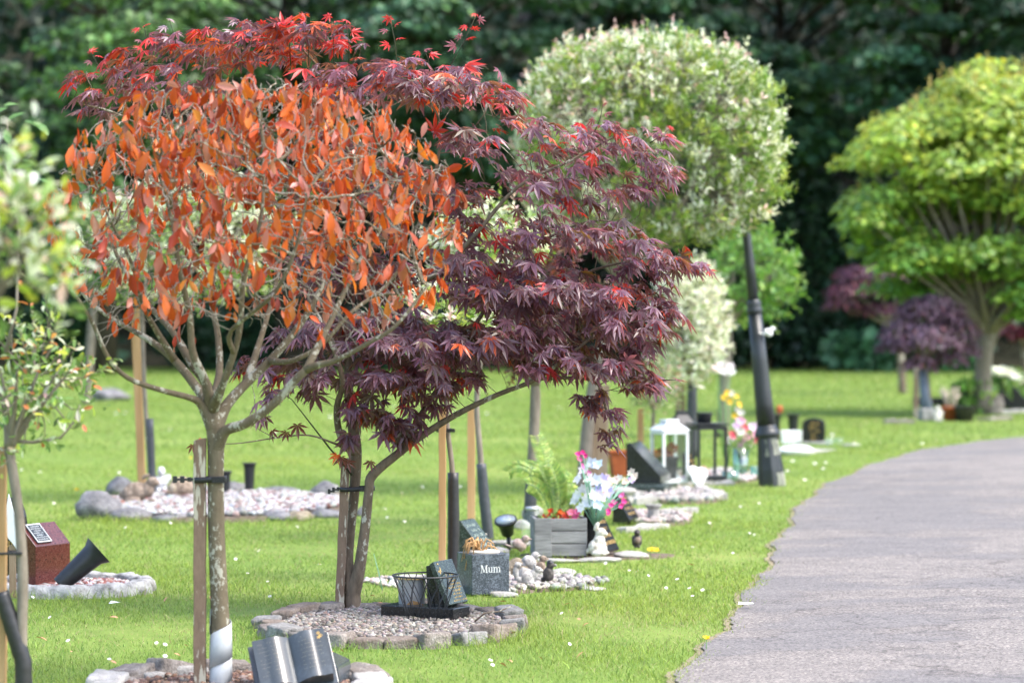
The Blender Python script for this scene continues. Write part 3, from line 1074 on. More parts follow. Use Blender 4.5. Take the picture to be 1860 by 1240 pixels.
# black strap round stake and trunk, long tail sticking out to the left
def tree_tie(px_l, px_r, py, Y, label, tail_px=None, depth=.055, hw=.0095, droop=0):
    t = thing('tree_tie', label, 'tree tie', tuple(P((px_l + px_r) / 2, py, Y)))
    s = F / Y
    half = (px_r - px_l) / 2 / s + .004
    mb = MB()
    k = 36
    path = []
    for i in range(k):
        a = 2 * PI * i / k
        ex = abs(math.cos(a)) ** .55 * (1 if math.cos(a) > 0 else -1)
        ey = abs(math.sin(a)) ** .8 * (1 if math.sin(a) > 0 else -1)
        path.append((half * ex, depth / 2 * ey))
    vs, fs = [], []
    for i, (x, y) in enumerate(path):
        for (o, z) in ((0, -hw), (0, hw), (.003, hw), (.003, -hw)):
            l = math.hypot(x, y)
            vs.append((x + o * x / l, y + o * y / l, z + .002 * math.sin(x * 30)))
    for i in range(k):
        for j in range(4):
            fs.append((i * 4 + j, ((i + 1) % k) * 4 + j, ((i + 1) % k) * 4 + (j + 1) % 4, i * 4 + (j + 1) % 4))
    mb.add(vs, fs, True)
    mb.build('strap', 'black_rubber', t)
    mb = MB()   # buckle block with ridges
    for i in range(7):
        mb.box((half * .25 + i * .006, -depth / 2 - .005, 0), (.0035, .008, hw * 2.3))
    mb.box((half * .25 + .018, -depth / 2 - .003, 0), (.045, .006, hw * 1.8))
    mb.build('buckle', 'black_rubber', t, bevel=.0008)
    if tail_px:
        mb = MB()
        L0 = -half
        tl = tail_px / s
        nn = 3
        for i in range(nn):
            x = L0 - tl * (i + .5) / nn
            dz = -droop * (i / nn) ** 1.5
            mb.box((x, -depth * .2, dz), (tl / nn * .62, .006, hw * (2.3 if i > nn - 3 else 1.6)))
            mb.box((x + tl / nn * .45, -depth * .2, dz + droop * .05), (tl / nn * .5, .005, hw * .8))
        mb.build('tail', 'black_rubber', t, bevel=.002)
    return t


tree_tie(354, 408, 870, YO, 'black ridged tie strapping the orange leaved tree to its stake, tail sticking out', 40)

# ================================================================== purple Japanese maple
YM = 11.55
SM = F / YM
bm_ = P(641, 1116, YM)
t_ma = thing('maple_tree', 'purple and red leaved maple with two dark stems growing from the cobbled gravel bed', 'tree', (bm_.x, bm_.y, 0))
limbs = [
    (-1, 0, L(YM, SM, [(642, 1122, 0, 34), (640, 1080, 0, 30), (633, 1020, .01, 18), (638, 950, .03, 17), (644, 890, .03, 19), (646, 820, .03, 23), (640, 765, .03, 20), (632, 700, .05, 16), (640, 630, .08, 13), (690, 540, .12, 11), (740, 450, .1, 9), (780, 360, .05, 7), (800, 260, 0, 5)])),
    (0, 1, L(YM, SM, [(653, 1030, -.03, 22), (664, 950, -.05, 18), (670, 890, -.06, 17), (677, 862, -.06, 18), (725, 822, -.08, 15), (768, 790, -.1, 13), (830, 752, -.15, 11), (905, 716, -.2, 9), (975, 688, -.25, 8), (1040, 640, -.3, 6), (1090, 600, -.3, 4)])),
    (0, 5, L(YM, SM, [(618, 790, .0, 13), (612, 740, -.05, 12), (622, 690, -.1, 10), (600, 620, -.12, 8), (560, 540, -.1, 6)])),
    (0, 8, L(YM, SM, [(600, 540, .3, 10), (520, 400, .4, 8), (440, 270, .4, 6), (380, 160, .3, 4)])),
    (3, 2, L(YM, SM, [(340, 280, .3, 5), (220, 210, .2, 4), (150, 190, .15, 3)])),
    (0, 9, L(YM, SM, [(790, 500, -.1, 9), (860, 430, -.2, 8), (940, 340, -.25, 6), (1040, 290, -.3, 5), (1130, 240, -.3, 3)])),
    (0, 10, L(YM, SM, [(700, 360, .3, 7), (650, 250, .35, 5), (600, 150, .3, 4), (540, 80, .25, 3)])),
    (1, 5, L(YM, SM, [(800, 700, .1, 10), (880, 620, .2, 8), (980, 540, .25, 7), (1080, 490, .2, 5), (1170, 470, .1, 3)])),
    (7, 1, L(YM, SM, [(920, 500, .1, 7), (1000, 430, .1, 5), (1090, 400, .1, 4), (1160, 420, .1, 3)])),
    (1, 9, L(YM, SM, [(1075, 690, -.28, 5), (1100, 740, -.28, 4), (1120, 800, -.28, 2.5)])),
    (0, 5, L(YM, SM, [(610, 806, -.1, 4), (560, 790, -.16, 3), (500, 795, -.2, 2.6), (440, 804, -.22, 2), (405, 806, -.22, 1.6)])),
    (10, 3, L(YM, SM, [(480, 785, -.22, 2), (455, 770, -.22, 1.5)])),
]
nd, par, rm, idx = skeleton(limbs, 4)
nb = len(nd)
TIERS = [  # px, py, rx, ry, dY, rY, n
    (270, 140, 165, 70, .25, .5, 170), (430, 82, 180, 70, .28, .5, 230), (560, 70, 95, 62, .2, .45, 140), (690, 145, 150, 68, .1, .55, 230), (820, 155, 110, 58, -.05, .5, 130), (910, 170, 50, 30, -.05, .3, 40),
    (850, 250, 90, 40, -.15, .35, 70), (950, 215, 50, 32, -.1, .3, 30), (1090, 255, 140, 58, -.15, .45, 200), (1190, 310, 60, 45, -.15, .3, 60), (1230, 480, 60, 34, -.12, .3, 50), (1190, 560, 60, 50, -.2, .3, 70), (960, 325, 110, 48, -.1, .4, 110), (1090, 350, 100, 36, -.1, .4, 90),
    (1010, 425, 190, 50, -.05, .55, 230), (1180, 460, 80, 40, -.1, .35, 90), (880, 470, 120, 40, 0, .5, 120), (1010, 530, 215, 55, -.1, .6, 340), (1120, 590, 110, 60, -.2, .4, 180), (920, 610, 150, 55, -.1, .5, 220),
    (1050, 660, 140, 45, -.25, .4, 150), (1150, 680, 65, 45, -.2, .3, 60), (1085, 735, 45, 50, -.28, .12, 34), (1112, 790, 22, 40, -.28, .06, 14), (760, 620, 120, 60, 0, .5, 170), (650, 600, 130, 70, .1, .5, 150),
    (700, 690, 110, 45, -.1, .35, 110), (690, 755, 60, 38, -.15, .18, 45), (820, 690, 80, 30, -.15, .3, 60), (570, 690, 70, 40, 0, .3, 50), (640, 480, 130, 100, .2, .4, 130), (700, 330, 120, 90, .2, .4, 110), (480, 660, 70, 45, .1, .25, 35), (840, 370, 60, 60, 0, .3, 40), (150, 195, 50, 26, .15, .25, 24), (560, 300, 150, 80, .4, .3, 60)]
at = []
for (px, py, rx, ry, dY, rY, n) in TIERS:
    d = rand_dirs(n) * (rng.uniform(0, 1, n) ** (1 / 2.6))[:, None]
    c = np.array(P(px, py, YM + dY))
    at.append(c + d * np.array((rx / SM, rY, ry * .72 / SM)))
at = np.concatenate(at)
nd, par = grow(nd, par, at, 0.045, 0.55, 0.062, 70, up=-.02, jitter=.2)
r, cnt = radii(par, 0.0011, 2.3, rm)
mbT = MB()
off = (bm_.x, bm_.y, 0)
branch_tubes(mbT, nd, par, r, lambda q: 14 if q > .012 else (7 if q > .004 else 4), off)
# lower stem is barked and lichened; the upper boughs are dark
mbT.build('trunk', 'maple_bark', t_ma)
tips = np.array([i for i in range(nb, len(nd)) if cnt[i] <= 4])
lo_tw = np.array([i for k in (10, 11) for i in range(len(nd)) if False] or [0])
pos = np.repeat(nd[tips], 2, 0)
pos = pos[rng.random(len(pos)) < np.where(CY - (pos[:, 2] - H) / pos[:, 1] * F - 40 > 480, 1.0, .86)]
_lowd = nd[tips]; _lowd = _lowd[(CY - (_lowd[:, 2] - H) / _lowd[:, 1] * F - 40) > 470]
pos = np.concatenate([pos, _lowd])
n = len(pos)
pos = pos + rng.normal(size=(n, 3)) * np.array((.018, .018, .006))
ctr = np.array(P(720, 420, YM))
outw = unit((pos - ctr) * np.array((1, 1, 0.15)) + .55 * rng.normal(size=(n, 3)) * np.array((.5, .5, .1)))
axis = unit(outw + np.array((0, 0, -.55)) + .28 * rng.normal(size=(n, 3)))
nr = unit(outw * .75 + np.array((0, 0, .9)) + .3 * rng.normal(size=(n, 3)))
zrel = (pos[:, 2] - bm_.z)
pyv = CY - (pos[:, 2] - H) / pos[:, 1] * F - 40
PURP = [(.122, .068, .098), (.092, .050, .066), (.165, .082, .118), (.085, .060, .040)]
c, _ = pick(PURP, (4, 3, 1.4, 1.2), n, .2)
redp = np.clip((270 - pyv) / 500, .08, .5)
red = rng.random(n) < redp
rc, _ = pick([(.46, .028, .02), (.36, .05, .02), (.52, .10, .03), (.55, .045, .06)], (3, 2, 1.6, .8), n, .15)
c[red] = rc[red]
tc = np.clip(c * 1.8 + np.array((.30, .055, .007)), 0, .9)
tc[red] = np.clip(rc[red] * np.array((1.6, 1.3, .8)), 0, .95)
grn = (rng.random(n) < .10) & (pyv > 380)
tc[grn] = np.array((.30, .16, .012))
LV, LF = maple_leaf(.30)
sz = .060 * np.clip(1 + .34 * rng.normal(size=n), .42, 1.6)
scatter('crown', LV, LF, pos, basis(axis, nr), sz, 'maple_leaf', t_ma, c, tc, False, off=off)
print('maple', len(nd), n)

# extra leaves: red sprigs at the very top, hanging tip, stray twig leaves over the lawn
ex = []
SPRAYS = [((440, 110), (428, 40), 5, .058, 'p', .2), ((322, 100), (308, 38), 4, .055, 'p', .2), ((268, 120), (262, 48), 6, .045, 'r', .2), ((486, 120), (478, 38), 7, .062, 'r', .2), ((528, 120), (518, 30), 8, .066, 'r', .18), ((560, 120), (556, 38), 7, .066, 'r', .15),
          ((606, 120), (600, 30), 7, .064, 'r', .1), ((634, 120), (628, 40), 6, .06, 'r', .08), ((722, 130), (708, 30), 5, .05, 'r', .05), ((812, 130), (866, 26), 7, .05, 'r', .05), ((780, 130), (770, 88), 4, .052, 'r', .05), ((200, 170), (165, 95), 5, .05, 'r', .15),
          ((880, 330), (868, 280), 2, .07, 'o', .02), ((965, 330), (960, 280), 2, .065, 'o', -.1), ((850, 200), (880, 165), 5, .066, 'r', -.05), ((1180, 260), (1215, 235), 4, .05, 'r', -.15), ((1080, 240), (1095, 190), 4, .045, 'm', -.15), ((1240, 470), (1285, 492), 4, .05, 'r', -.12), ((1200, 690), (1232, 690), 3, .045, 'm', -.2)]
STEMS = []
for (b0_, t0_, k_, sc_, col, dy) in SPRAYS:
    pb, pt_ = P(b0_[0], b0_[1], YM + dy), P(t0_[0], t0_[1], YM + dy)
    STEMS.append(((b0_[0], b0_[1], dy), (t0_[0], t0_[1], dy)))
    for q in range(k_):
        u = .35 + .65 * (q + 1) / k_
        sd_ = (1 if q % 2 else -1) * (1 if q < k_ - 1 else .2)
        p = pb.lerp(pt_, u) + Vector((.022 * sd_, rng.normal() * .02, .004 * rng.normal()))
        ex.append((p, sc_ * (1.15 - .35 * u) * rng.uniform(.8, 1.15), col if rng.random() < .75 else 'm', (sd_ * .9 + .2 * rng.normal(), -.25 + .4 * rng.normal(), .15 + .25 * rng.normal())))
for (px, py, sc_, col) in ((495, 782, .06, 'd'), (540, 772, .07, 'd'), (520, 785, .05, 'd'), (360, 800, .05, 'r'), (350, 808, .05, 'd'), (620, 830, .06, 'd'), (612, 826, .05, 'o'), (632, 838, .055, 'd'), (672, 838, .055, 'd'), (1085, 720, .085, 'o'), (1070, 735, .08, 'o')):
    ex.append((P(px, py, YM + (-.2 if px > 1000 else -.2)), sc_, col, (.25 * rng.normal(), -.35, -.7)))
pos = np.array([e[0] for e in ex]); n = len(ex)
cm = {'r': (.55, .03, .03), 'p': (.42, .30, .33), 'o': (.60, .12, .02), 'd': (.10, .03, .02)}
tm = {'r': (.8, .05, .03), 'p': (.5, .3, .3), 'o': (.85, .2, .03), 'd': (.30, .06, .015)}
axis = unit(np.array([e[3] for e in ex]))
nr = np.array([(.35 * rng.normal(), -.55 + .3 * rng.normal(), .8 + .2 * rng.normal()) for e in ex])
cm['m'] = (.20, .075, .10); tm['m'] = (.6, .1, .05)
scatter('leaves', LV, LF, pos, basis(axis, nr), np.array([e[1] for e in ex]) * .85, 'maple_leaf', t_ma, np.array([cm[e[2]] for e in ex]), np.array([tm[e[2]] for e in ex]), off=off)
mbp = lambda pts: [np.array(P(a, b, YM + dy)) - np.array(off) for a, b, dy in pts]
TW = [([(640, 862, -.05), (600, 815, -.1), (565, 770, -.1), (530, 725, -.1), (470, 690, -.05)], [.006, .004, .003, .002, .001])]
for a_, b_ in STEMS:
    TW.append(([a_, ((a_[0] + b_[0]) / 2 + 3, (a_[1] + b_[1]) / 2, a_[2] + .01), b_], [.0026, .0019, .001]))
for pts, rr in TW:
    mb = MB(); mb.tube(mbp(pts), rr, 5); mb.build('twig', 'maple_wood', t_ma)

stake(608, 624, 832, 1116, YM - .02, 'flaking round topped stake tied to the purple maple', 'stake_weathered', .034, dpx_top=12)
tree_tie(620, 678, 887, YM - .02, 'black tie holding the purple maple to its stake, short drooping tail', 24, .075, .009, .02)


# ================================================================== shoots used for the clipped willows
def shoot_crown(name, parent, off, heads, dirs, slen, nper, lsize, colf, leaf=LEAF4, mat='soft_leaf', spread=.9):
    """heads (n,3) shoot bases, dirs (n,3); leaves spiral along each shoot; colf(i_shoot, t)->col,tcol"""
    n = len(heads)
    t = np.tile(np.linspace(.15, 1.0, nper), n)
    si = np.repeat(np.arange(n), nper)
    pos = heads[si] + dirs[si] * (t * slen[si])[:, None] + .006 * rng.normal(size=(n * nper, 3))
    ang = rng.uniform(0, 2 * PI, n * nper)
    a = unit(np.cross(dirs, np.array((.31, .57, .2)))); b = np.cross(dirs, a)
    sd_ = a[si] * np.cos(ang)[:, None] + b[si] * np.sin(ang)[:, None]
    axis = unit(dirs[si] * (.35 + .7 * t)[:, None] + sd_ * spread + .15 * rng.normal(size=(n * nper, 3)))
    nr = unit(dirs[si] * .8 - sd_ * .3 + np.array((0, 0, .5)) + .3 * rng.normal(size=(n * nper, 3)))
    c, tc = colf(si, t)
    s = lsize * rng.uniform(.65, 1.25, n * nper) * (1.1 - .45 * t)
    return scatter(name, *leaf, pos, basis(axis, nr), s, mat, parent, c, tc, off=off)


def willow_cols(white, pinktop, green, patch=None):
    def f(si, t):
        n = len(si)
        k = si.max() + 1
        kind = rng.random(k)
        if patch is not None: kind = kind + patch[:k]
        base = np.array(green)[rng.integers(0, len(green), k)][si] * (1 + .2 * rng.normal(size=(n, 1)))
        wh = np.array((.70, .72, .60)) * (1 + .08 * rng.normal(size=(n, 1)))
        pk = np.array((.72, .48, .47)) * (1 + .08 * rng.normal(size=(n, 1)))
        isw = (kind < white)[si] & (t > rng.uniform(.0, .4, n))
        c = np.where(isw[:, None], wh, base)
        isp = (kind < white * pinktop)[si] & (t > .72)
        c = np.where(isp[:, None], pk, c)
        c = np.clip(c, .01, .9)
        return c, np.clip(c * np.array((1.2, 1.25, .8)), 0, .9)
    return f


# ---- the big clipped willow standard
YW = 19.7
SW = F / YW
bw_ = P(1064, 893, YW)
t_wi = thing('willow_tree', 'clipped dappled willow standard with pink and white shoot tips, wide flat topped crown', 'tree', (bw_.x, YW, 0))
OW = (bw_.x, YW, 0)
limbs = [(-1, 0, L(YW, SW, [(1060, 898, 0, 30), (1064, 820, 0, 25), (1072, 740, 0, 23), (1090, 640, 0, 22), (1110, 560, 0, 22), (1125, 500, 0, 22)]))]
for (a, b, dy) in ((1000, 330, -.2), (1050, 250, .3), (1120, 220, -.3), (1180, 200, .2), (1240, 230, -.25), (1300, 270, .2), (1350, 330, -.1), (1290, 390, .35), (1030, 400, .35), (1150, 300, .4), (1210, 320, -.45), (1090, 330, -.5)):
    limbs.append((0, 5, L(YW, SW, [((1125 + a) / 2, 420 + (b - 300) * .35, dy * .5, 10), (a, b, dy, 5)])))
nd, par, rm, idx = skeleton(limbs, 4)
r, cnt = radii(par, .002, 2.3, rm)
mb = MB(); branch_tubes(mb, nd, par, r, lambda q: 10 if q > .02 else 6, OW)
# shoot heads over a rounded, flat topped box
n = 3300
d = rand_dirs(n)
e = 3.6
sup = d / (np.abs(d) ** e).sum(1, keepdims=True) ** (1 / e)
cw = np.array(P(1178, 268, YW))
sup[:, 2] = np.where(sup[:, 2] < 0, sup[:, 2] * 1.0, sup[:, 2])
hd = cw + sup * np.array((.915, .80, .735)) * rng.uniform(.66, .98, n)[:, None] ** .6
hd[:, 2] += -.10 * ((hd[:, 0] - cw[0]) / .9) ** 2 * (sup[:, 2] > 0)
dr = unit(sup * np.array((.8, .8, .5)) + np.array((0, 0, .85)) + .35 * rand_dirs(n))
under = sup[:, 2] < -.55
hd = hd[~under | (rng.random(n) < .6)]; dr = dr[~under | (rng.random(n) < .6)][:len(hd)] if False else dr[:len(hd)]
n = len(hd)
sl_ = rng.uniform(.07, .15, n)
for i in range(0, n):
    if rng.random() < .35:
        mid = hd[i] * .6 + cw * .4
        mb.tube([mid - np.array(OW), hd[i] - np.array(OW), hd[i] + dr[i] * sl_[i] - np.array(OW)], [.003, .002, .001], 3, caps=False)
mb.build('trunk', 'grey_bark', t_wi)
GRN = [(.22, .33, .06), (.16, .27, .05), (.34, .41, .08), (.22, .32, .10)]
pw = hd - cw
patch = -.42 * (np.sin(pw[:, 0] * 5.1 + 2 * np.sin(pw[:, 2] * 4.3)) * np.sin(pw[:, 2] * 6.2 + pw[:, 1] * 4 + 1.2)) - .25 * (pw[:, 0] < -.45) - .12 * (pw[:, 2] > .55) + .04
shoot_crown('crown', t_wi, OW, hd, dr, sl_, 12, .058, willow_cols(.48, .28, GRN, patch))
# tall soft tips standing above the clipped top
n = 26
hx = rng.uniform(-.6, .86, n); hy = rng.uniform(-.5, .5, n)
hd = cw + np.stack([hx, hy, .735 * np.clip(1 - np.abs(hx / .915) ** 2.7 - np.abs(hy / .8) ** 2.7, .05, 1) ** (1 / 2.7) - .10 * (hx / .9) ** 2 - .05], -1)
shoot_crown('foliage', t_wi, OW, hd, unit(np.stack([.1 * rng.normal(size=n), .1 * rng.normal(size=n), np.ones(n)], -1)), rng.uniform(.08, .24, n), 20, .036, willow_cols(1.0, 1.0, GRN), spread=.35)
n = 5
hd = np.array([np.array(P(1395 + 5 * i, 360 - 4 * i, YW)) for i in range(n)])
shoot_crown('foliage', t_wi, OW, hd, unit(np.array([(1, .1, .15 * i - .2) for i in range(n)])), np.full(n, .14), 12, .05, willow_cols(.5, .6, GRN))
stake(1070, 1103, 700, 893, YW + .05, 'reddish weathered stake beside the clipped willow trunk', 'stake_wood', .06, dpx_top=4)


# ---- generic small standards behind
def standard(name, label, cat, Y, trunk_px, crown, n, lsize, colf, sleeve=None, bark='grey_bark', leaf=LEAF4, nper=10, slen=(.06, .14), limbs_n=7, updir=.6, sleeve_mat='sleeve_grey', rin=.55):
    """trunk_px [(px,py,width)] bottom to top; crown (px,py,rx_px,ry_px)"""
    s = F / Y
    b = P(trunk_px[0][0], trunk_px[0][1], Y)
    t = thing(name, label, cat, (b.x, Y, 0))
    o = (b.x, Y, 0)
    tr = [(a, c, 0, wd) for a, c, wd in trunk_px]
    limbs = [(-1, 0, L(Y, s, tr))]
    px, py, rx, ry = crown
    for i in range(limbs_n):
        a = 2 * PI * i / limbs_n + .3
        limbs.append((0, len(tr) - 1, L(Y, s, [(tr[-1][0] * .5 + px * .5 + math.cos(a) * rx * .3, py + ry * .45, math.sin(a) * rx * .3 / s, tr[-1][3] * .45), (px + math.cos(a) * rx * .7, py - ry * .2, math.sin(a) * rx * .7 / s, 2)])))
    nd, par, rm, idx = skeleton(limbs, 4)
    r, cnt = radii(par, .0015, 2.3, rm)
    mb = MB(); branch_tubes(mb, nd, par, r, lambda q: 10 if q > .012 else 5, o)
    c = np.array(P(px, py, Y))
    d = rand_dirs(n)
    hd = c + d * np.array((rx / s, rx / s, ry / s)) * (rng.uniform(rin, .98, n) * (1 + .14 * np.sin(d[:, 0] * 5 + px) * np.sin(d[:, 2] * 6 + py)))[:, None]
    dr = unit(d + np.array((0, 0, updir)) + .5 * rand_dirs(n))
    sl_ = rng.uniform(*slen, n)
    for i in range(n):
        if rng.random() < .4:
            mb.tube([(hd[i] * .55 + c * .45) - np.array(o), hd[i] - np.array(o), hd[i] + dr[i] * sl_[i] - np.array(o)], [.003, .002, .001], 3, caps=False)
    mb.build('trunk', bark, t)
    shoot_crown('crown', t, o, hd, dr, sl_, nper, lsize, colf, leaf)
    if sleeve:
        mb = MB()
        pts = [np.array(P(a, q, Y)) - np.array(o) for a, q, wd in sleeve]
        rr = [wd / 2 / s for a, q, wd in sleeve]
        # corrugated spiral guard
        pp, r2 = [], []
        for i in range(len(pts) - 1):
            for u in np.linspace(0, 1, 8, endpoint=(i == len(pts) - 2)):
                pp.append(pts[i] * (1 - u) + pts[i + 1] * u); r2.append((rr[i] * (1 - u) + rr[i + 1] * u) * (1 + .03 * math.sin(len(pp) * 2.4)))
        mb.tube(pp, r2, 14)
        mb.build('trunk_guard', sleeve_mat, t)
    return t


def plain_cols(cols, w, jit=.18, ts=1.5):
    def f(si, t):
        c, _ = pick(cols, w, len(si), jit)
        return c, np.clip(c * ts * np.array((1.1, 1.1, .7)), 0, .9)
    return f


YG = [(.20, .30, .05), (.14, .24, .05), (.28, .34, .06)]
WH = [(.80, .81, .72), (.66, .70, .52), (.25, .34, .12), (.78, .64, .62)]
standard('white_willow', 'small dappled willow with almost white leaves, left of the leaning lamp post', 'tree', 24, [(1256, 838, 12), (1256, 760, 11), (1252, 690, 10)], (1252, 590, 66, 118), 800, .055, plain_cols(WH, (5, 3, 2, .8), .1, 1.2), sleeve=[(1257, 830, 20), (1257, 700, 18)])
stake(1228, 1244, 650, 832, 24.1, 'reddish stake behind the white lantern', 'stake_wood')
standard('green_tree', 'leafy green standard tree with pale trunk, behind the leaning lamp post', 'tree', 29, [(1312, 794, 22), (1316, 700, 20), (1320, 630, 21), (1318, 590, 22)], (1362, 505, 82, 82), 300, .10, plain_cols([(.10, .22, .05), (.16, .30, .06), (.24, .34, .08)], (3, 3, 1)), leaf=LEAF_OV, nper=7, slen=(.1, .22))
standard('variegated_shrub', 'small cream edged shrub on a stick stem beside the white lantern, low round head', 'tree', 22.5, [(1185, 845, 7), (1186, 780, 7), (1187, 745, 7)], (1187, 700, 52, 46), 180, .04, plain_cols([(.12, .2, .07), (.5, .52, .36), (.2, .28, .08), (.5, .25, .25)], (3, 2, 2, .8)), limbs_n=5)
stake(1158, 1169, 742, 850, 22.6, 'thin pale stake beside the cream edged shrub')
standard('young_tree', 'young tree with thin bare trunk in a black guard, behind the word Mum vase', 'tree', 13.0, [(819, 1058, 13), (824, 960, 12), (822, 860, 10), (814, 790, 9), (812, 750, 9), (815, 690, 9)], (800, 590, 95, 70), 170, .055, willow_cols(.5, .5, GRN), sleeve=[(822, 1056, 20), (824, 960, 22), (823, 858, 20)], sleeve_mat='black_rubber', slen=(.06, .12))
stake(797, 810, 742, 1060, 12.95, 'upright sawn timber stake by the black guarded young tree', 'stake_new', .03)
tree_tie(797, 818, 781, 12.98, 'black tie on the sawn timber stake by the young tree', 4, .05, .008)
standard('young_tree', 'young tree with slightly curved grey trunk guard, behind the solar spotlight', 'tree', 15.4, [(886, 982, 12), (878, 900, 12), (872, 820, 11), (866, 745, 10), (868, 690, 10)], (885, 452, 95, 62), 240, .06, willow_cols(.55, .5, GRN), sleeve=[(888, 984, 20), (880, 910, 20), (874, 842, 18)], slen=(.07, .15))
stake(849, 863, 735, 955, 15.9, 'pale sawn timber stake between the two guarded young trees', 'stake_new', .035)
standard('fern_leaved_tree', 'small tree with stout grey trunk and low side branch, behind the fern planter', 'tree', 16.6, [(958, 956, 17), (962, 900, 18), (968, 820, 19), (972, 740, 20), (972, 700, 17)], (960, 560, 130, 130), 260, .06, plain_cols([(.1, .035, .04), (.2, .05, .04), (.12, .08, .03)], (3, 1, 1)), sleeve=[(960, 958, 21), (964, 905, 23), (967, 850, 22)], slen=(.07, .14))
standard('sapling', 'slim green stemmed sapling in a dark guard in the rock edged rear bed', 'tree', 18.8, [(276, 908, 8), (270, 820, 8), (262, 700, 8), (258, 560, 8)], (330, 440, 190, 120), 520, .06, willow_cols(.6, .5, GRN), sleeve=[(278, 908, 14), (272, 760, 14)], slen=(.08, .16))
stake(252, 266, 560, 882, 18.9, 'tall pale stake beside the slim sapling in the rock bed', 'stake_new', .04, dpx_top=-14)
standard('grey_tree', 'distant grey trunked tree with a rock at its foot, behind the low left shrub', 'tree', 40, [(157, 734, 16), (160, 690, 16), (166, 600, 15), (170, 540, 12)], (190, 440, 110, 100), 260, .12, plain_cols([(.05, .12, .04), (.08, .17, .05)], (1, 1)), leaf=LEAF_WIDE, slen=(.15, .3))


# ================================================================== left foreground shrubs
def rose_leaf_cols(w):
    return plain_cols([(.10, .19, .045), (.15, .25, .06), (.34, .42, .06), (.55, .60, .45), (.55, .2, .08), (.62, .42, .38)], w, .15, 1.4)


YL = 8.3
t_l = standard('rose_standard', 'low variegated standard shrub at the left edge with yellow and coral young leaves', 'shrub', YL, [(36, 1330, 24), (40, 1130, 20), (41, 1040, 20), (34, 930, 18), (22, 850, 19), (16, 812, 18)], (62, 690, 105, 122), 125, .036, rose_leaf_cols((4, 4, 1.3, 3, .8, .4)), sleeve=[(46, 1330, 32), (42, 1200, 31), (20, 1130, 31), (2, 1075, 28)], leaf=LEAF_OV, nper=6, slen=(.04, .12), limbs_n=11, sleeve_mat='black_rubber', rin=.2)
s = F / YL
o_l = np.array(t_l.location)
mb = MB()
mb.tube([np.array(P(a, b, YL)) - o_l for a, b in ((20, 800), (60, 803), (110, 795), (135, 765), (145, 735))], [4 / s, 3.4 / s, 2.6 / s, 2 / s, 1.2 / s], 6)
mb.tube([np.array(P(a, b, YL)) - o_l for a, b in ((10, 640), (30, 560), (34, 420), (20, 320), (12, 215))], [4 / s, 3 / s, 2.6 / s, 2 / s, 1 / s], 6)
mb.build('branch', 'grey_bark', t_l)
# yellow and coral new leaves on the right side, larger leaves on the tall shoot
sp = [(100, 640, .052, 0), (118, 655, .05, 0), (110, 672, .052, 0), (90, 660, .045, 0), (130, 690, .04, 1), (150, 668, .04, 2), (168, 660, .036, 3), (172, 675, .036, 3), (168, 700, .036, 2), (75, 590, .035, 0), (78, 615, .035, 0), (5, 575, .05, 0), (82, 755, .035, 0), (150, 770, .03, 2), (60, 220, .07, 4), (48, 205, .06, 4), (15, 195, .07, 4), (75, 235, .065, 4), (40, 240, .06, 4), (10, 235, .06, 4), (60, 300, .05, 4), (70, 325, .045, 4), (55, 340, .05, 4), (40, 290, .05, 4), (25, 330, .055, 4), (12, 300, .06, 4), (35, 190, .05, 4)]
pc = [(.50, .52, .05), (.55, .50, .35), (.58, .16, .08), (.60, .28, .08), (.12, .24, .07)]
n = len(sp)
pos = np.array([P(a, b, YL + .1 * rng.normal()) for a, b, _, _ in sp])
scatter('leaves', *LEAF_OV, pos, basis(unit(np.stack([.8 * rng.normal(size=n), -.4 * np.ones(n), .3 * rng.normal(size=n) - .25], -1)), np.stack([.3 * rng.normal(size=n), -.5 * np.ones(n), np.ones(n)], -1)), np.array([q[2] for q in sp]), 'soft_leaf', t_l, np.array([pc[q[3]] for q in sp]), np.array([pc[q[3]] for q in sp]) * 1.3, True, off=tuple(o_l))
stake(-14, 11, 812, 1330, YL + .04, 'sawn timber stake at the left edge beside the low variegated shrub', 'stake_new', .04)
tree_tie(-6, 34, 1003, YL + .02, 'thin black tie round the stake at the left edge', None, .07, .004)

standard('sky_sheen_tree', 'blurred pale shrub head, sky sheen coloured into its whitish leaves, nearest the camera at the upper left edge', 'shrub', 5.9, [(-120, 1690, 40), (-110, 1200, 34), (-80, 800, 26), (-60, 640, 20)], (8, 425, 172, 150), 120, .050, plain_cols([(.16, .26, .07), (.52, .57, .42), (.42, .50, .06), (.74, .76, .68), (.68, .42, .38), (.2, .3, .08)], (3, 3, 2, 3.2, .8, 2.5), .12, 1.3), leaf=LEAF_OV, nper=6, slen=(.05, .15), limbs_n=11, rin=.15)  # whitish leaf colours stand in for sky reflections on glossy leaves

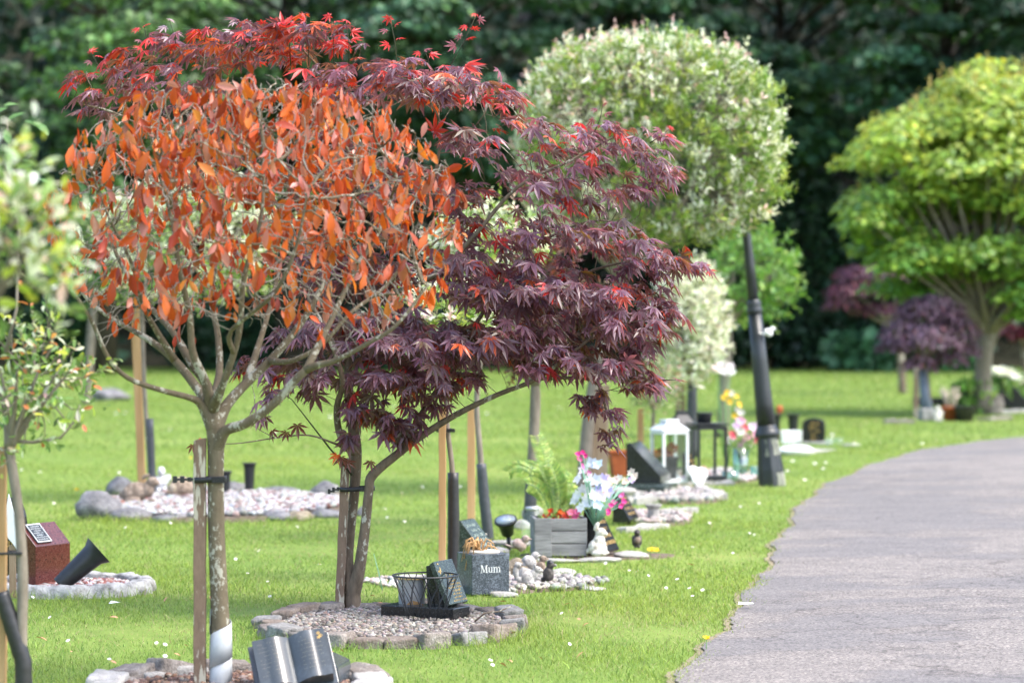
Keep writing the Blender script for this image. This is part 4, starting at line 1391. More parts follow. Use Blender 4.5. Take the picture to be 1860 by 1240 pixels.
# ================================================================== right hand group
def umbrella_tree(name, label, Y, trunk_px, blobs, n, size, cols, w, bark='maple_bark', droop=.9, leaf=LEAF4, ytint=0, spread=(.7, 1.08)):
    s = F / Y
    b = P(trunk_px[0][0], trunk_px[0][1], Y)
    t = thing(name, label, 'tree', (b.x, Y, 0)); o = (b.x, Y, 0)
    tr = [(a, c, 0, wd) for a, c, wd in trunk_px]
    limbs = [(-1, 0, L(Y, s, tr))]
    cs, rs = [], []
    for (px, py, rx, ry, dY) in blobs:
        cs.append(np.array(P(px, py, Y + dY))); rs.append(np.array((rx / s, rx / s * .9, ry / s)))
        limbs.append((0, len(tr) - 1, L(Y, s, [((px + tr[-1][0]) / 2, (py + tr[-1][1]) / 2 - 4, dY * .5, tr[-1][3] * .25), (px, py, dY, 2)])))
    nd, par, rm, idx = skeleton(limbs, 4)
    r, cnt = radii(par, .003, 2.3, rm)
    mb = MB(); branch_tubes(mb, nd, par, r, lambda q: 10 if q > .02 else 5, o)
    mb.build('trunk', bark, t)
    k = len(cs)
    wt = np.array([q[0] * q[2] + q[0] ** 2 for q in rs]); i = rng.choice(k, n, p=wt / wt.sum())
    d = rand_dirs(n); d[:, 2] = np.abs(d[:, 2]) * 1.0 - .25 * (rng.random(n) < .5)
    d = unit(d)
    pos = np.array(cs)[i] + d * np.array(rs)[i] * rng.uniform(*spread, n)[:, None]
    axis = unit(d * np.array((1, 1, .1)) + np.array((0, 0, -droop)) + .35 * rand_dirs(n))
    nr = unit(d + np.array((0, 0, .6)) + .4 * rand_dirs(n))
    c, _ = pick(cols, w, n, .18)
    c *= (0.85 + .3 * rng.random(k))[i][:, None]
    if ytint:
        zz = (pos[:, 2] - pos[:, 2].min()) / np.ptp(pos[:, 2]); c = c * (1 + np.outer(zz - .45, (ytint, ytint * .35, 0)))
    scatter('crown', *leaf, pos, basis(axis, nr), size * rng.uniform(.65, 1.3, n), 'soft_leaf', t, c, np.clip(c * np.array((1.5, 1.25, 1.25)), 0, .9), off=o)
    return t


PU = [(.135, .08, .125), (.10, .058, .088), (.17, .10, .15), (.17, .06, .075)]
umbrella_tree('purple_maple', 'small domed purple cut-leaf maple with a grey guarded stem, beside the pots', 35, [(1687, 757, 18), (1684, 720, 17), (1680, 670, 15), (1680, 640, 14)], [(1690, 570, 62, 38, 0), (1640, 610, 42, 34, -.1), (1735, 605, 45, 38, 0), (1685, 625, 62, 40, -.25), (1620, 632, 26, 22, .1), (1755, 640, 26, 26, .1), (1670, 665, 30, 24, -.2), (1700, 590, 50, 50, .2), (1722, 655, 34, 22, 0)], 4200, .075, PU, (3, 3, 2, .5))
mb = MB()
tq = bpy.data.objects['purple_maple']
mb.tube([np.array(P(a, b, 35)) - np.array(tq.location) for a, b in ((1685, 752), (1681, 720), (1677, 672))], [12 / 148, 10 / 148, 9 / 148], 12)
mb.build('trunk_guard', mat_plain('guard_blue', (.13, .16, .21), .5, .5, .2, 20), tq)
stake(1660, 1668, 668, 768, 34.6, 'brown stake left of the domed purple maple stem', 'stake_weathered')
umbrella_tree('purple_maple', 'dark purple maple with flat layered top, farther back and left of the domed one', 46, [(1640, 717, 16), (1636, 650, 14), (1628, 600, 12)], [(1580, 500, 62, 24, 0), (1550, 530, 50, 24, -.1), (1625, 520, 50, 28, .1), (1530, 555, 34, 18, 0), (1600, 565, 50, 20, .2), (1680, 540, 40, 30, .2)], 2600, .10, [(.085, .03, .055), (.06, .022, .04), (.15, .03, .045)], (3, 3, 1))
umbrella_tree('red_maple', 'dark red maple half hidden behind the yellow green tree at the right edge', 40, [(1868, 735, 14), (1862, 660, 12), (1858, 620, 10)], [(1850, 570, 46, 26, 0), (1885, 560, 50, 34, .2), (1828, 600, 30, 16, 0), (1880, 610, 40, 20, .1)], 1700, .10, [(.13, .02, .035), (.2, .03, .05), (.08, .02, .03)], (3, 1, 2))

YY = 36
LIME = [(.25, .39, .05), (.18, .32, .05), (.34, .45, .06), (.13, .25, .05)]
bl = []
for (px, py, rx, ry) in ((1790, 180, 60, 30), (1700, 240, 90, 50), (1790, 200, 100, 55), (1860, 220, 80, 60), (1630, 300, 85, 40), (1720, 310, 100, 45), (1830, 300, 100, 50), (1600, 370, 70, 34), (1690, 385, 90, 40), (1790, 390, 100, 45), (1880, 390, 80, 50), (1620, 440, 75, 30), (1700, 465, 80, 34), (1800, 470, 90, 40), (1880, 480, 70, 40), (1640, 500, 50, 22), (1740, 530, 60, 26), (1840, 540, 60, 26), (1700, 535, 60, 28), (1775, 550, 54, 28), (1650, 480, 64, 34), (1735, 500, 64, 34), (1600, 400, 54, 34), (1850, 560, 60, 30), (1600, 420, 60, 34), (1655, 250, 60, 36), (1940, 300, 90, 120), (1940, 430, 80, 80)):
    for dy in (-1.0, -.5, .1, .7): bl.append((px + rng.normal() * 22, py + rng.normal() * 22, rx * .66, ry * .9, (dy if py < 470 or px > 1790 else abs(dy) * .55 - .15) + .25 * rng.normal()))
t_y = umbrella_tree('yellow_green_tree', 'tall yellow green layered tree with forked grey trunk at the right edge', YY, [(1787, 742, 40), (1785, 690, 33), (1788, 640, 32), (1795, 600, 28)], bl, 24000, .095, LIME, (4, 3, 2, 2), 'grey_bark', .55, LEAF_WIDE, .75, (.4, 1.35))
n = 110
hx = rng.uniform(1560, 1930, n)
hd = np.array([np.array(P(a, 175 + .0022 * (a - 1815) ** 2 + 60 * rng.random() ** 2, YY + rng.uniform(-.7, .6))) for a in hx])


def tipc(si, t):
    c = np.where((t > .6)[:, None], np.array((.42, .34, .08)), np.array((.32, .43, .07))) * (1 + .15 * rng.normal(size=(len(si), 1)))
    return np.clip(c, 0, .9), np.clip(c * 1.3, 0, .9)


shoot_crown('foliage', t_y, tuple(t_y.location), hd, unit(np.stack([.25 * rng.normal(size=n), .2 * rng.normal(size=n), np.ones(n)], -1)), rng.uniform(.2, .62, n), 12, .09, tipc, spread=.7)
mb = MB()
for (a, b) in ((1750, 560), (1830, 555), (1790, 520)):
    mb.tube([np.array(P(1788, 660, YY)) - np.array(t_y.location), np.array(P((a + 1788) / 2, 610, YY)) - np.array(t_y.location), np.array(P(a, b, YY)) - np.array(t_y.location)], [.045, .03, .02], 8)
mb.build('limbs', 'grey_bark', t_y)
# ================================================================== materials for the memorials
mat_noise('sett_stone', [(0.3, (.17, .14, .12)), (0.5, (.28, .245, .215)), (0.7, (.42, .385, .35))], 13, 0.9, 0.2, 0.9, 0.012, fine=110)
mat_noise('sett_stone_grey', [(0.3, (.17, .165, .16)), (0.5, (.30, .295, .28)), (0.7, (.46, .45, .43))], 16, 0.9, 0.2, 0.9, 0.012, fine=120)
mat_noise('sett_stone_pink', [(0.3, (.16, .125, .10)), (0.5, (.25, .205, .17)), (0.7, (.36, .31, .27))], 14, 0.9, 0.2, 0.9, 0.012, fine=110)
mat_noise('rock_grey', [(0.3, (.11, .11, .115)), (0.5, (.23, .225, .235)), (0.7, (.40, .39, .39))], 9, 0.9, 0.2, 0.8, 0.02, fine=70)
mat_noise('rock_brown', [(0.3, (.20, .16, .11)), (0.5, (.34, .28, .20)), (0.7, (.50, .44, .36))], 9, 0.9, 0.2, 0.8, 0.02, fine=70)
mat_noise('white_stone', [(0.30, (.13, .125, .115)), (0.45, (.36, .35, .33)), (0.62, (.60, .59, .56))], 18, 0.85, 0.3, 0.7, 0.012, fine=140)
mat_noise('slab_pale', [(0.3, (.30, .29, .27)), (0.6, (.50, .48, .45)), (0.8, (.62, .60, .56))], 12, 0.9, 0.2, 0.6, 0.01, fine=110)
mat_attr('pebble', 0.75, 0.35, 60, .3)
mat_granite('granite_red', (.085, .020, .016), (.17, .065, .055), .12, 420, .6, (70, (.030, .009, .009)))
mat_granite('granite_black', (.010, .011, .012), (.07, .075, .08), .16, 420, .74)
mat_granite('granite_green', (.022, .034, .026), (.10, .13, .11), .2, 260, .66)
mat_granite('granite_blue', (.030, .040, .055), (.14, .165, .21), .28, 300, .58, (26, (.16, .19, .235)))
mat_granite('granite_book', (.050, .060, .068), (.08, .09, .098), .12, 520, .7, (9, (.080, .094, .108)))
mat_plain('gold_leaf', (.62, .40, .12), .4, .5, .15, 60, 0.3)
mat_plain('silver_letter', (.62, .64, .62), .4, .5, .1, 60)
mat_plain('pale_letter', (.30, .36, .31), .5, .4, .15, 60)
mat_plain('white_letter', (.72, .74, .76), .5, .4, .08, 60)
mat_plain('plaque_black', (.02, .024, .028), .35, .5, .2, 40)
mat_plain('plastic_black', (.016, .018, .02), .42, .5, .35, 35)
mat_plain('metal_dark', (.02, .022, .026), .4, .5, .3, 40)
mat_plain('zinc', (.42, .44, .46), .38, .5, .18, 18, 0.35)
mat_plain('gold_rim', (.58, .42, .17), .3, .5, .15, 30, .6)
mat_plain('cream_lid', (.66, .60, .50), .6, .4, .12, 30)
mat_plain('white_paint', (.74, .75, .76), .4, .5, .06, 20)
mat_plain('white_ceramic', (.78, .78, .77), .25, .5, .04, 20)
mat_plain('dry_stem', (.50, .30, .14), .8, .2, .3, 50)
mat_noise('grey_timber', [(0.3, (.13, .13, .135)), (0.5, (.25, .25, .255)), (0.72, (.37, .37, .37))], 16, 0.85, 0.25, 0.6, 0.006, (.12, 1, 1), fine=90)
mat_noise('resin_brown', [(0.3, (.10, .075, .055)), (0.55, (.24, .185, .14)), (0.75, (.40, .34, .28))], 40, 0.8, 0.3, 0.6, 0.006)
mat_noise('resin_cream', [(0.32, (.24, .20, .14)), (0.5, (.60, .57, .50)), (0.75, (.76, .74, .68))], 45, 0.8, 0.3, 0.5, 0.005)
mat_noise('resin_grey', [(0.3, (.17, .165, .16)), (0.5, (.36, .35, .34)), (0.75, (.58, .57, .56))], 45, 0.8, 0.3, 0.5, 0.005)
mat_noise('resin_robin', [(0.3, (.17, .12, .10)), (0.5, (.32, .25, .22)), (0.75, (.46, .36, .33))], 35, 0.8, 0.3, 0.5, 0.005)
mat_noise('resin_dark', [(0.3, (.02, .02, .022)), (0.5, (.06, .055, .05)), (0.75, (.16, .14, .12))], 35, 0.7, 0.3, 0.5, 0.005)
mat_noise('cherub_white', [(0.3, (.45, .45, .46)), (0.6, (.68, .68, .69))], 30, 0.7, 0.3, 0.3, 0.004)
mat_noise('terracotta', [(0.3, (.26, .062, .022)), (0.6, (.40, .105, .038)), (0.8, (.46, .16, .08))], 14, 0.8, 0.3, 0.3, 0.004)
mat_noise('post_paint', [(0.35, (.012, .015, .017)), (0.6, (.028, .034, .038)), (0.8, (.055, .064, .068))], 7, 0.38, 0.5, 0.25, 0.006, (1, 1, .35))
mat_noise('post_bare', [(0.3, (.10, .105, .085)), (0.5, (.24, .25, .20)), (0.75, (.38, .38, .32))], 10, 0.85, 0.2, 0.4, 0.006, (1, 1, .25))
mat_glass('clear_glass')
mat_glass('green_glass', (.62, .85, .76), .25)
mat_plain('moss', (.16, .26, .03), .9, .1, .4, 60)
mat_attr('petal', 0.55, 0.3)


def gloc(px, py): 
    g = G(px, py)
    return g, F / g.y


def bed_disc(name, label, cx, cy, rx, ry, z, cols, w, n, size, mat='pebble', base=(.16, .13, .11), irr=0.0, flat=.65):
    """loose stones lying in a bed: uncountable, one object (a thin soil bed plus every stone)"""
    pv, pf = ico(1)
    pv = pv * (1 + .16 * np.sin(pv[:, [1]] * 7 + pv[:, [0]] * 5))
    a = rng.uniform(0, 2 * PI, n); q = np.sqrt(rng.random(n))
    k = 1 + irr * np.sin(a * 3 + 1) + irr * .6 * np.sin(a * 7)
    pos = np.stack([cx + rx * q * k * np.cos(a), cy + ry * q * k * np.sin(a), z + size * .25 * rng.uniform(-.4, 1.2, n)], -1)
    c, _ = pick(cols, w, n, .16)
    s3 = size * rng.uniform(.55, 1.35, (n, 1)) * rng.uniform(.7, 1.2, (n, 3)) * np.array((1, 1, flat))
    o = scatter(name, pv, pf, pos, basis(rand_dirs(n) * np.array((1, 1, .25)), np.array((0, 0, 1.0)) + .3 * rand_dirs(n)), s3, mat, None, c, None, True)
    tag(o, label, 'gravel', kind='stuff')
    return o


mat_noise('bed_soil', [(0.3, (.06, .045, .033)), (0.6, (.15, .12, .095)), (0.8, (.24, .2, .17))], 40, 0.95, 0.1, 0.7, 0.01)


def soil_patch(name, cx, cy, rx, ry, z, irr=0.0):
    mb = MB(); k = 48
    vs = [(cx, cy, z + .006)]
    for i in range(k):
        a = 2 * PI * i / k; q = 1 + irr * math.sin(a * 3 + 1) + irr * .6 * math.sin(a * 7)
        vs.append((cx + rx * q * math.cos(a), cy + ry * q * math.sin(a), z))
    for i in range(k):
        a = 2 * PI * i / k; q = 1.02 + irr * math.sin(a * 3 + 1) + irr * .6 * math.sin(a * 7)
        vs.append((cx + rx * q * math.cos(a), cy + ry * q * math.sin(a), -.02))
    fs = [(0, 1 + i, 1 + (i + 1) % k) for i in range(k)] + [(1 + i, 1 + k + i, 1 + k + (i + 1) % k, 1 + (i + 1) % k) for i in range(k)]
    mb.add(vs, fs, True)
    return tag(mb.build(name, 'bed_soil'), kind='structure')


def sett_ring(cx, cy, rx, ry, n, dims, label, group, a0=0.0, a1=2 * PI, mats=('sett_stone', 'sett_stone_grey', 'sett_stone_pink'), name='stone_sett', cat='stone', seed=0, rough=.10):
    """each stone a thing of its own; a few shared broken-stone meshes"""
    var = []
    for k in range(6):
        v, f = ico(4)
        # block with knocked corners, then roughened
        e = 16.0
        v = v / (np.abs(v) ** e).sum(1, keepdims=True) ** (1 / e)
        from mathutils import noise as mn
        off = Vector((seed * 3 + k * 7.3, k * 2.1, 4.4))
        rs = np.random.default_rng(seed * 10 + k)
        cj = rs.normal(size=(2, 2, 2, 3)) * np.array((.09, .11, .10))
        w_ = (np.clip(v, -1, 1) + 1) / 2
        dv = np.zeros_like(v)
        for ia in (0, 1):
            for ib in (0, 1):
                for ic in (0, 1):
                    wt_ = (w_[:, 0] if ia else 1 - w_[:, 0]) * (w_[:, 1] if ib else 1 - w_[:, 1]) * (w_[:, 2] if ic else 1 - w_[:, 2])
                    dv += wt_[:, None] * cj[ia, ib, ic]
        v = v + dv
        v = np.array([p * (1 + .05 * mn.fractal(Vector(p * 1.6) + off, 1, 2, 4) + .03 * mn.fractal(Vector(p * 7) + off, 1, 2, 3)) for p in v])
        v = v * np.array(dims) / 2
        v[:, 2] += dims[2] / 2 - .015
        me = bpy.data.meshes.new(name); me.from_pydata([tuple(q) for q in v], [], [tuple(q) for q in f])
        me.polygons.foreach_set('use_smooth', [True] * len(f))
        me.materials.append(MATS[mats[k % len(mats)]])
        var.append(me)
    for i in range(n):
        a = a0 + (a1 - a0) * (i + .5) / n + .03 * rng.normal()
        o = bpy.data.objects.new(name, var[rng.integers(0, 6)])
        COL.objects.link(o)
        o.location = (cx + rx * math.cos(a) * (1 + .02 * rng.normal()), cy + ry * math.sin(a) * (1 + .02 * rng.normal()), .006 * rng.normal())
        o.rotation_euler = (.06 * rng.normal(), .06 * rng.normal(), math.atan2(ry * math.cos(a), -rx * math.sin(a)) + .08 * rng.normal() + (PI if rng.random() < .5 else 0))
        o.scale = (rng.uniform(.82, 1.12), rng.uniform(.85, 1.15), rng.uniform(.82, 1.1))
        tag(o, label, cat, group)


def marks(mb, origin, ux, uy, w, h, rows, thick=.0006, chh=.62, seed=1, ragged=True, words=None, density=.8):
    """rows of small letter-like strokes on a face; origin = top-left, ux right, uy down, all unit vectors"""
    rs = random.Random(seed)
    ux, uy = Vector(ux).normalized(), Vector(uy).normalized(); nz = ux.cross(uy) * -1
    rh = h / rows
    for r_ in range(rows):
        ln = w * (rs.uniform(.55, 1) if ragged else 1)
        x = (w - ln) / 2; end = x + ln
        ch = rh * chh
        while x < end:
            if rs.random() > density:
                x += ch * .5; continue
            cw = ch * rs.uniform(.35, .62); st = ch * .13
            y = r_ * rh + rh * .2
            kind = rs.randrange(5)
            segs = []
            if kind == 0: segs = [(0, 0, st, ch), (cw - st, 0, st, ch)]
            elif kind == 1: segs = [(0, 0, st, ch), (st, 0, cw - st, st), (st, ch - st, cw - st, st)]
            elif kind == 2: segs = [(0, ch * .3, st, ch * .7), (st, ch * .3, cw - st, st), (cw - st, ch * .3 + st, st, ch * .7 - st)]
            elif kind == 3: segs = [(cw * .3, 0, st, ch)]
            else: segs = [(0, ch * .3, cw, st), (0, ch - st, cw, st), (0, ch * .3 + st, st, ch * .7 - 2 * st)]
            for (a, b, p, q) in segs:
                o = Vector(origin) + ux * (x + a) + uy * (y + b)
                vs = [o, o + ux * p, o + ux * p + uy * q, o + uy * q]
                mb.add([v + nz * -thick * .5 for v in vs] + [v + nz * thick for v in vs], [(0, 1, 2, 3), (7, 6, 5, 4), (0, 4, 5, 1), (1, 5, 6, 2), (2, 6, 7, 3), (3, 7, 4, 0)])
            x += cw + ch * .16
    return mb


def wedge(name, label, px, py, w, prof, rz, mat, letters=None, cat='memorial', plaque=None, zoff=0.0, rows=4, seed=1):
    """desk-type memorial: prof in (x,z), x = facing direction; last slope edge given by letters=(i,j) vertex pair"""
    g, s = gloc(px, py)
    t = thing(name, label, cat, (g.x, g.y, zoff), rz)
    mb = MB(); mb.prism(prof, -w / 2, w / 2)
    mb.build('body', mat, t, bevel=.003)
    if letters:
        (i, j, lm) = letters
        a, b = Vector((prof[i][0], 0, prof[i][1])), Vector((prof[j][0], 0, prof[j][1]))   # a = top edge, b = bottom edge
        dn = (b - a); Ls = dn.length; dn.normalize()
        o = a + dn * Ls * .1 + Vector((0, w / 2 * -.86, 0))
        mb = MB(); marks(mb, o, (0, 1, 0), dn, w * .86, Ls * .8, rows, seed=seed, chh=.5, density=.72)
        mb.build('inscription', lm, t)
    return t


# ================================================================== maple bed
cmx, cmy = G(712, 1143).x, 11.0
RX, RY = .478, .62
EXCL.append((cmx, cmy, RX + .05, RY + .05))
soil_patch('soil', cmx, cmy, RX - .02, RY - .02, .026)
bed_disc('bed_gravel', 'grey brown gravel filling the cobbled maple bed', cmx, cmy, RX - .06, RY - .06, .033, [(.24, .215, .19), (.17, .15, .13), (.33, .30, .27), (.11, .095, .08), (.25, .19, .15)], (3, 3, 2, 1.5, 1), 3600, .0105)
sett_ring(cmx, cmy, RX, RY, 24, (.132, .098, .068), 'rough granite sett in the ring round the purple maple', 'granite setts ringing the maple bed', seed=1)

# black base slab with urn vase and book-end plaque
rzB = math.atan2(-.42, .9)
gB, sB = gloc(772, 1137)
YB = gB.y
ax = (P(845, 1140, YB) - P(700, 1128, YB))
t = thing('granite_plinth', 'long black granite base slab lying on the maple bed gravel under the vase and plaque', 'plinth', (gB.x, gB.y + .03, .035), R(-27))
mb = MB(); mb.box((0, 0, .022), (.325, .135, .045))
mb.build('slab', 'granite_black', t, bevel=.003)
# vase
gv, sv = P(748, 1118, YB + .10), F / (YB + .10)
t = thing('grave_vase', 'pale grey metal grave vase with a flat gold rimmed lid inside the wire basket', 'vase', (gv.x, YB + .10, .078))
mb = MB(); mb.lathe([(.050, 0), (.052, .004), (.054, .095), (.055, .100)], 28); mb.build('body', 'zinc', t)
mb = MB(); mb.lathe([(.056, .099), (.070, .101), (.071, .105), (.066, .109), (.062, .108)], 32); mb.build('rim', 'gold_rim', t)
mb = MB(); mb.lathe([(.0635, .106), (.060, .111), (.03, .115), (.0, .116)], 28)
mb.build('lid', 'cream_lid', t)
# dead leaf against the vase
mb = MB()
mb.add([(0, 0, 0), (.02, -.012, .02), (.045, 0, .042), (.03, .016, .028), (.05, -.008, .012), (.07, .004, .0)], [(0, 1, 2, 3), (0, 5, 4, 1), (1, 4, 2, 2)][:2])
o = mb.build('dead_leaf', 'dry_stem'); o.location = P(738, 1121, YB + .02); o.location.z = .082
tag(o, 'curled brown dead leaf against the pale vase in the basket', 'leaf')
# plaque: thick black slab leaning back on a black easel block
gp = P(808, 1122, YB + .05)
t = thing('book_plaque', 'leaning black granite plaque with gold lettering behind the wire basket', 'memorial', (gp.x + .002, YB + .05, .079), R(-24))
prof = [(-.068, .0), (-.068, .008), (-.066, .150), (-.018, .182), (.052, .006), (.046, 0)]
mb = MB(); mb.prism([(-.052, 0), (-.058, .155), (-.030, .160), (.03, .0)], -.055, .055); mb.build('block', 'granite_black', t, bevel=.002)
mb = MB(); mb.prism([(-.030, .164), (-.012, .176), (.060, .010), (.042, .0)], -.085, .085); mb.build('face_slab', 'granite_green', t, bevel=.002)
dn = (Vector((.060, 0, .010)) - Vector((-.012, 0, .176))).normalized()
mb = MB(); marks(mb, Vector((-.012, -.045, .176)) + dn * .055, (0, 1, 0), dn, .125, .12, 9, seed=4, density=.6, chh=.55); mb.build('inscription', 'gold_leaf', t)
mb = MB()     # gold leaf sprig at the top corner
o0 = Vector((-.012, -.072, .176)) + dn * .012
for k, (a, b) in enumerate(((0, 0), (.012, .012), (.004, .026), (.018, .034), (.0, .044))):
    c = o0 + Vector((0, 1, 0)) * (a + .006) + dn * b
    nrm = Vector((0, 1, 0)).cross(dn) * -1
    u = (Vector((0, 1, 0)) * math.cos(k * 1.3) + dn * math.sin(k * 1.3)); q = nrm.cross(u)
    mb.add([c + nrm * .0012, c + u * .008 + q * .0035 + nrm * .0012, c + u * .017 + nrm * .0012, c + u * .008 - q * .0035 + nrm * .0012], [(0, 1, 2, 3)])
mb.build('emblem', 'gold_leaf', t)
# wire basket
gb = P(773, 1150, YB - .085)
t = thing('wire_basket', 'black wire basket with arched wires standing in front of the plaque and pale vase', 'basket', (gb.x, YB - .085, .036))
RT, RB, HB = .128, .070, .172
circ = lambda r, z, n=40: [(r * math.cos(2 * PI * i / n), r * math.sin(2 * PI * i / n), z) for i in range(n + 1)]
mb = MB(); mb.tube(circ(RT, HB), .0034, 6); mb.build('rim', 'metal_dark', t)
mb = MB(); mb.tube(circ(RB, .004), .0022, 6); mb.build('base_ring', 'metal_dark', t)
mb = MB()
ns = 14
rad_ = lambda z: RB + (RT - RB) * (z / HB) ** 1.1
for i in range(ns):
    a0 = 2 * PI * i / ns
    for sgn in (-1, 1):
        pts = []
        for k in range(9):
            u = k / 8
            z = HB * u
            a = a0 + sgn * (PI / ns) * (1.75 * max(0, u - .35) ** 1.0 / .65)
            pts.append((rad_(z) * math.cos(a), rad_(z) * math.sin(a), z + .003))
        mb.tube(pts, .0019, 5)
for i in range(5):
    z = -.0
    c0 = RB * math.cos(PI * (i + .5) / 5)
    sl2 = math.sqrt(max(1e-6, RB ** 2 - c0 ** 2))
    mb.tube([(c0, -sl2, .004), (c0, sl2, .004)], .0012, 5)
mb.build('wires', 'metal_dark', t)
mb = MB(); mb.tube([P(862, 1128, 10.9), P(880, 1113, 10.9), P(905, 1110, 10.9), P(930, 1100, 10.9)], [.004, .004, .003, .0015], 6)
mb.tube([P(905, 1110, 10.9), P(918, 1112, 10.9)], [.002, .001], 5)
tag(mb.build('dead_twig', 'maple_bark'), 'bare dead twig poking over the right rim of the maple bed', 'twig')

# ================================================================== orange tree bed
cox, coy = G(430, 1258).x, 9.16
EXCL.append((cox, coy, .50, .46))
soil_patch('soil', cox, coy, .41, .38, .018)
bed_disc('bed_gravel', 'reddish bark and gravel round the foot of the orange leaved tree', cox, coy, .36, .33, .024, [(.20, .11, .075), (.15, .09, .065), (.30, .24, .20), (.10, .065, .045)], (3, 2, 2, 1), 900, .013)
sett_ring(cox, coy, .425, .40, 17, (.155, .11, .066), 'weathered flat edging stone in the ring round the orange leaved tree', 'edging stones ringing the orange tree bed', a0=-.25, a1=PI + .25, mats=('slab_pale', 'sett_stone', 'slab_pale'), seed=3)
mb = MB(); mb.tube([P(598, 1205, 9.75), P(640, 1208, 9.8), P(690, 1214, 9.75)], [.004, .0035, .002], 6)
ob = mb.build('dead_twig', 'maple_wood'); tag(ob, 'long thin brown twig lying on the grass behind the open book', 'twig')

# open book memorial
gk = P(532, 1252, 9.12)
t = thing('book_memorial', 'open polished grey granite book with faint gold script below the orange leaved tree', 'memorial', (gk.x, 9.12, .10))
t.rotation_euler = (R(52), 0, 0)
t.rotation_mode = 'XYZ'
rotk = Matrix.Rotation(R(13), 4, 'Z')
W2, HH = .117, .175


def page_z(u):      # u 0 at spine .. 1 at edge
    return .012 + .030 * math.sin(min(1, u * 1.5) * PI * .62) ** 1.0 - .012 * u * u + .012 * max(0, u - .72) ** 1.0 * 1.6


def pages(side, name):
    k = 22
    mb = MB(); vs = []
    for j in (0, 1):
        for i in range(k + 1):
            u = i / k
            vs.append((side * u * W2, -HH / 2 + HH * j, page_z(u)))
        for i in range(k + 1):
            u = i / k
            vs.append((side * u * W2, -HH / 2 + HH * j, -.012))
    n1 = k + 1
    fs = []
    for i in range(k):
        fs += [(i, i + 1, 2 * n1 + i + 1, 2 * n1 + i), (n1 + i, 3 * n1 + i, 3 * n1 + i + 1, n1 + i + 1), (i, n1 + i, n1 + i + 1, i + 1), (2 * n1 + i, 2 * n1 + i + 1, 3 * n1 + i + 1, 3 * n1 + i)]
    fs += [(k, n1 + k, 3 * n1 + k, 2 * n1 + k), (0, 2 * n1, 3 * n1, n1)]
    mb.add(vs, fs, False, rotk)
    o = mb.build(name, 'granite_book', t)
    bmm = bmesh.new(); bmm.from_mesh(o.data); bmesh.ops.recalc_face_normals(bmm, faces=bmm.faces); bmm.to_mesh(o.data); bmm.free()
    o.data.polygons.foreach_set('use_smooth', [True] * len(o.data.polygons))
    md = o.modifiers.new('e', 'EDGE_SPLIT'); md.split_angle = R(40)
    return o


pages(-1, 'page'); pages(1, 'page')
mb = MB()
mb.box((0, 0, -.021), (2 * W2 + .03, HH + .022, .016), rotk)
mb.build('cover', 'granite_book', t, bevel=.003)
mb = MB()
rsx = random.Random(3)
for side in (-1, 1):
    for r_ in range(9):
        y = HH * (.38 - .085 * r_)
        x = .26
        while x < .86:
            ln = rsx.uniform(.015, .04)
            if rsx.random() < .55 and not (side < 0 and .5 < x < .56):
                for k in range(2):
                    u0 = x + ln * k / 2; u1 = u0 + ln * .42
                    x0, x1 = side * u0 * W2, side * u1 * W2
                    yo = rsx.uniform(-.0012, .0012)
                    mb.add([(x0, y + yo, page_z(u0) + .0006), (x1, y + yo, page_z(u1) + .0006), (x1, y + yo + .0022, page_z(u1) + .0006), (x0, y + yo + .0016, page_z(u0) + .0006)], [(0, 1, 2, 3)], False, rotk)
            x += ln + .012
mat_plain('faint_gold', (.17, .155, .115), .35, .5, .1, 60)
mb.build('lettering', 'faint_gold', t)
mb = MB()
for (a, b) in ((.83, .40), (.88, .34), (.82, .31)):
    for k in range(5):
        an = k * 2 * PI / 5
        c = Vector((a * W2, b * HH, page_z(a) + .0012))
        u = Vector((math.cos(an), math.sin(an), 0)); q = Vector((-u.y, u.x, 0))
        mb.add([c, c + u * .004 + q * .0014, c + u * .0075, c + u * .004 - q * .0014], [(0, 1, 2, 3)], False, rotk)
mb.build('flower_emblem', 'gold_leaf', t)
gq = P(588, 1256, 9.22)
mb = MB(); mb.prism([(-.03, 0), (-.03, .10), (.075, .055), (.085, 0)], -.10, .10)
o = mb.build('book_stand', 'granite_book', bevel=.003); o.location = (gq.x - .01, 9.25, .03)
o.rotation_euler = (0, 0, R(-8))
tag(o, 'dark polished granite wedge propping up the open book', 'book stand')

# ================================================================== "Mum" bed
gm, smm = gloc(868, 1080)
cxm, cym = G(912, 1066).x, 12.85
EXCL.append((cxm + .02, cym, .44, .42)); EXCL.append((G(740, 1062).x, 12.95, .2, .28))
soil_patch('soil', cxm, cym, .42, .42, .012, .08)
bed_disc('bed_gravel', 'pale rounded pebbles spread round the word Mum vase and the bird figures', cxm, cym, .44, .42, .018, [(.34, .325, .30), (.26, .245, .23), (.46, .43, .40), (.19, .175, .16), (.30, .27, .25)], (4, 3, 2, 1.5, 1), 1000, .017, irr=.08)
bed_disc('bed_gravel', 'thin scatter of pink and white chippings on the grass right of the maple stems', G(745, 1063).x, 12.95, .22, .24, .008, [(.6, .52, .48), (.5, .38, .34), (.66, .64, .6)], (2, 1, 2), 260, .014, irr=.1)
MUMROT = R(23)
t = thing('memorial_vase', 'speckled blue grey granite cube vase lettered Mum, dry stems in its pale lid', 'vase', (G(877, 1082).x, 12.43, .006), MUMROT)
S_ = .176
mb = MB(); mb.box((0, 0, S_ / 2), (S_, S_, S_)); mb.build('body', 'granite_blue', t, bevel=.0025)
mb = MB(); mb.lathe([(.072, S_), (.074, S_ + .006), (.060, S_ + .011), (.0, S_ + .014)], 28)
mb.build('lid', 'cream_lid', t)


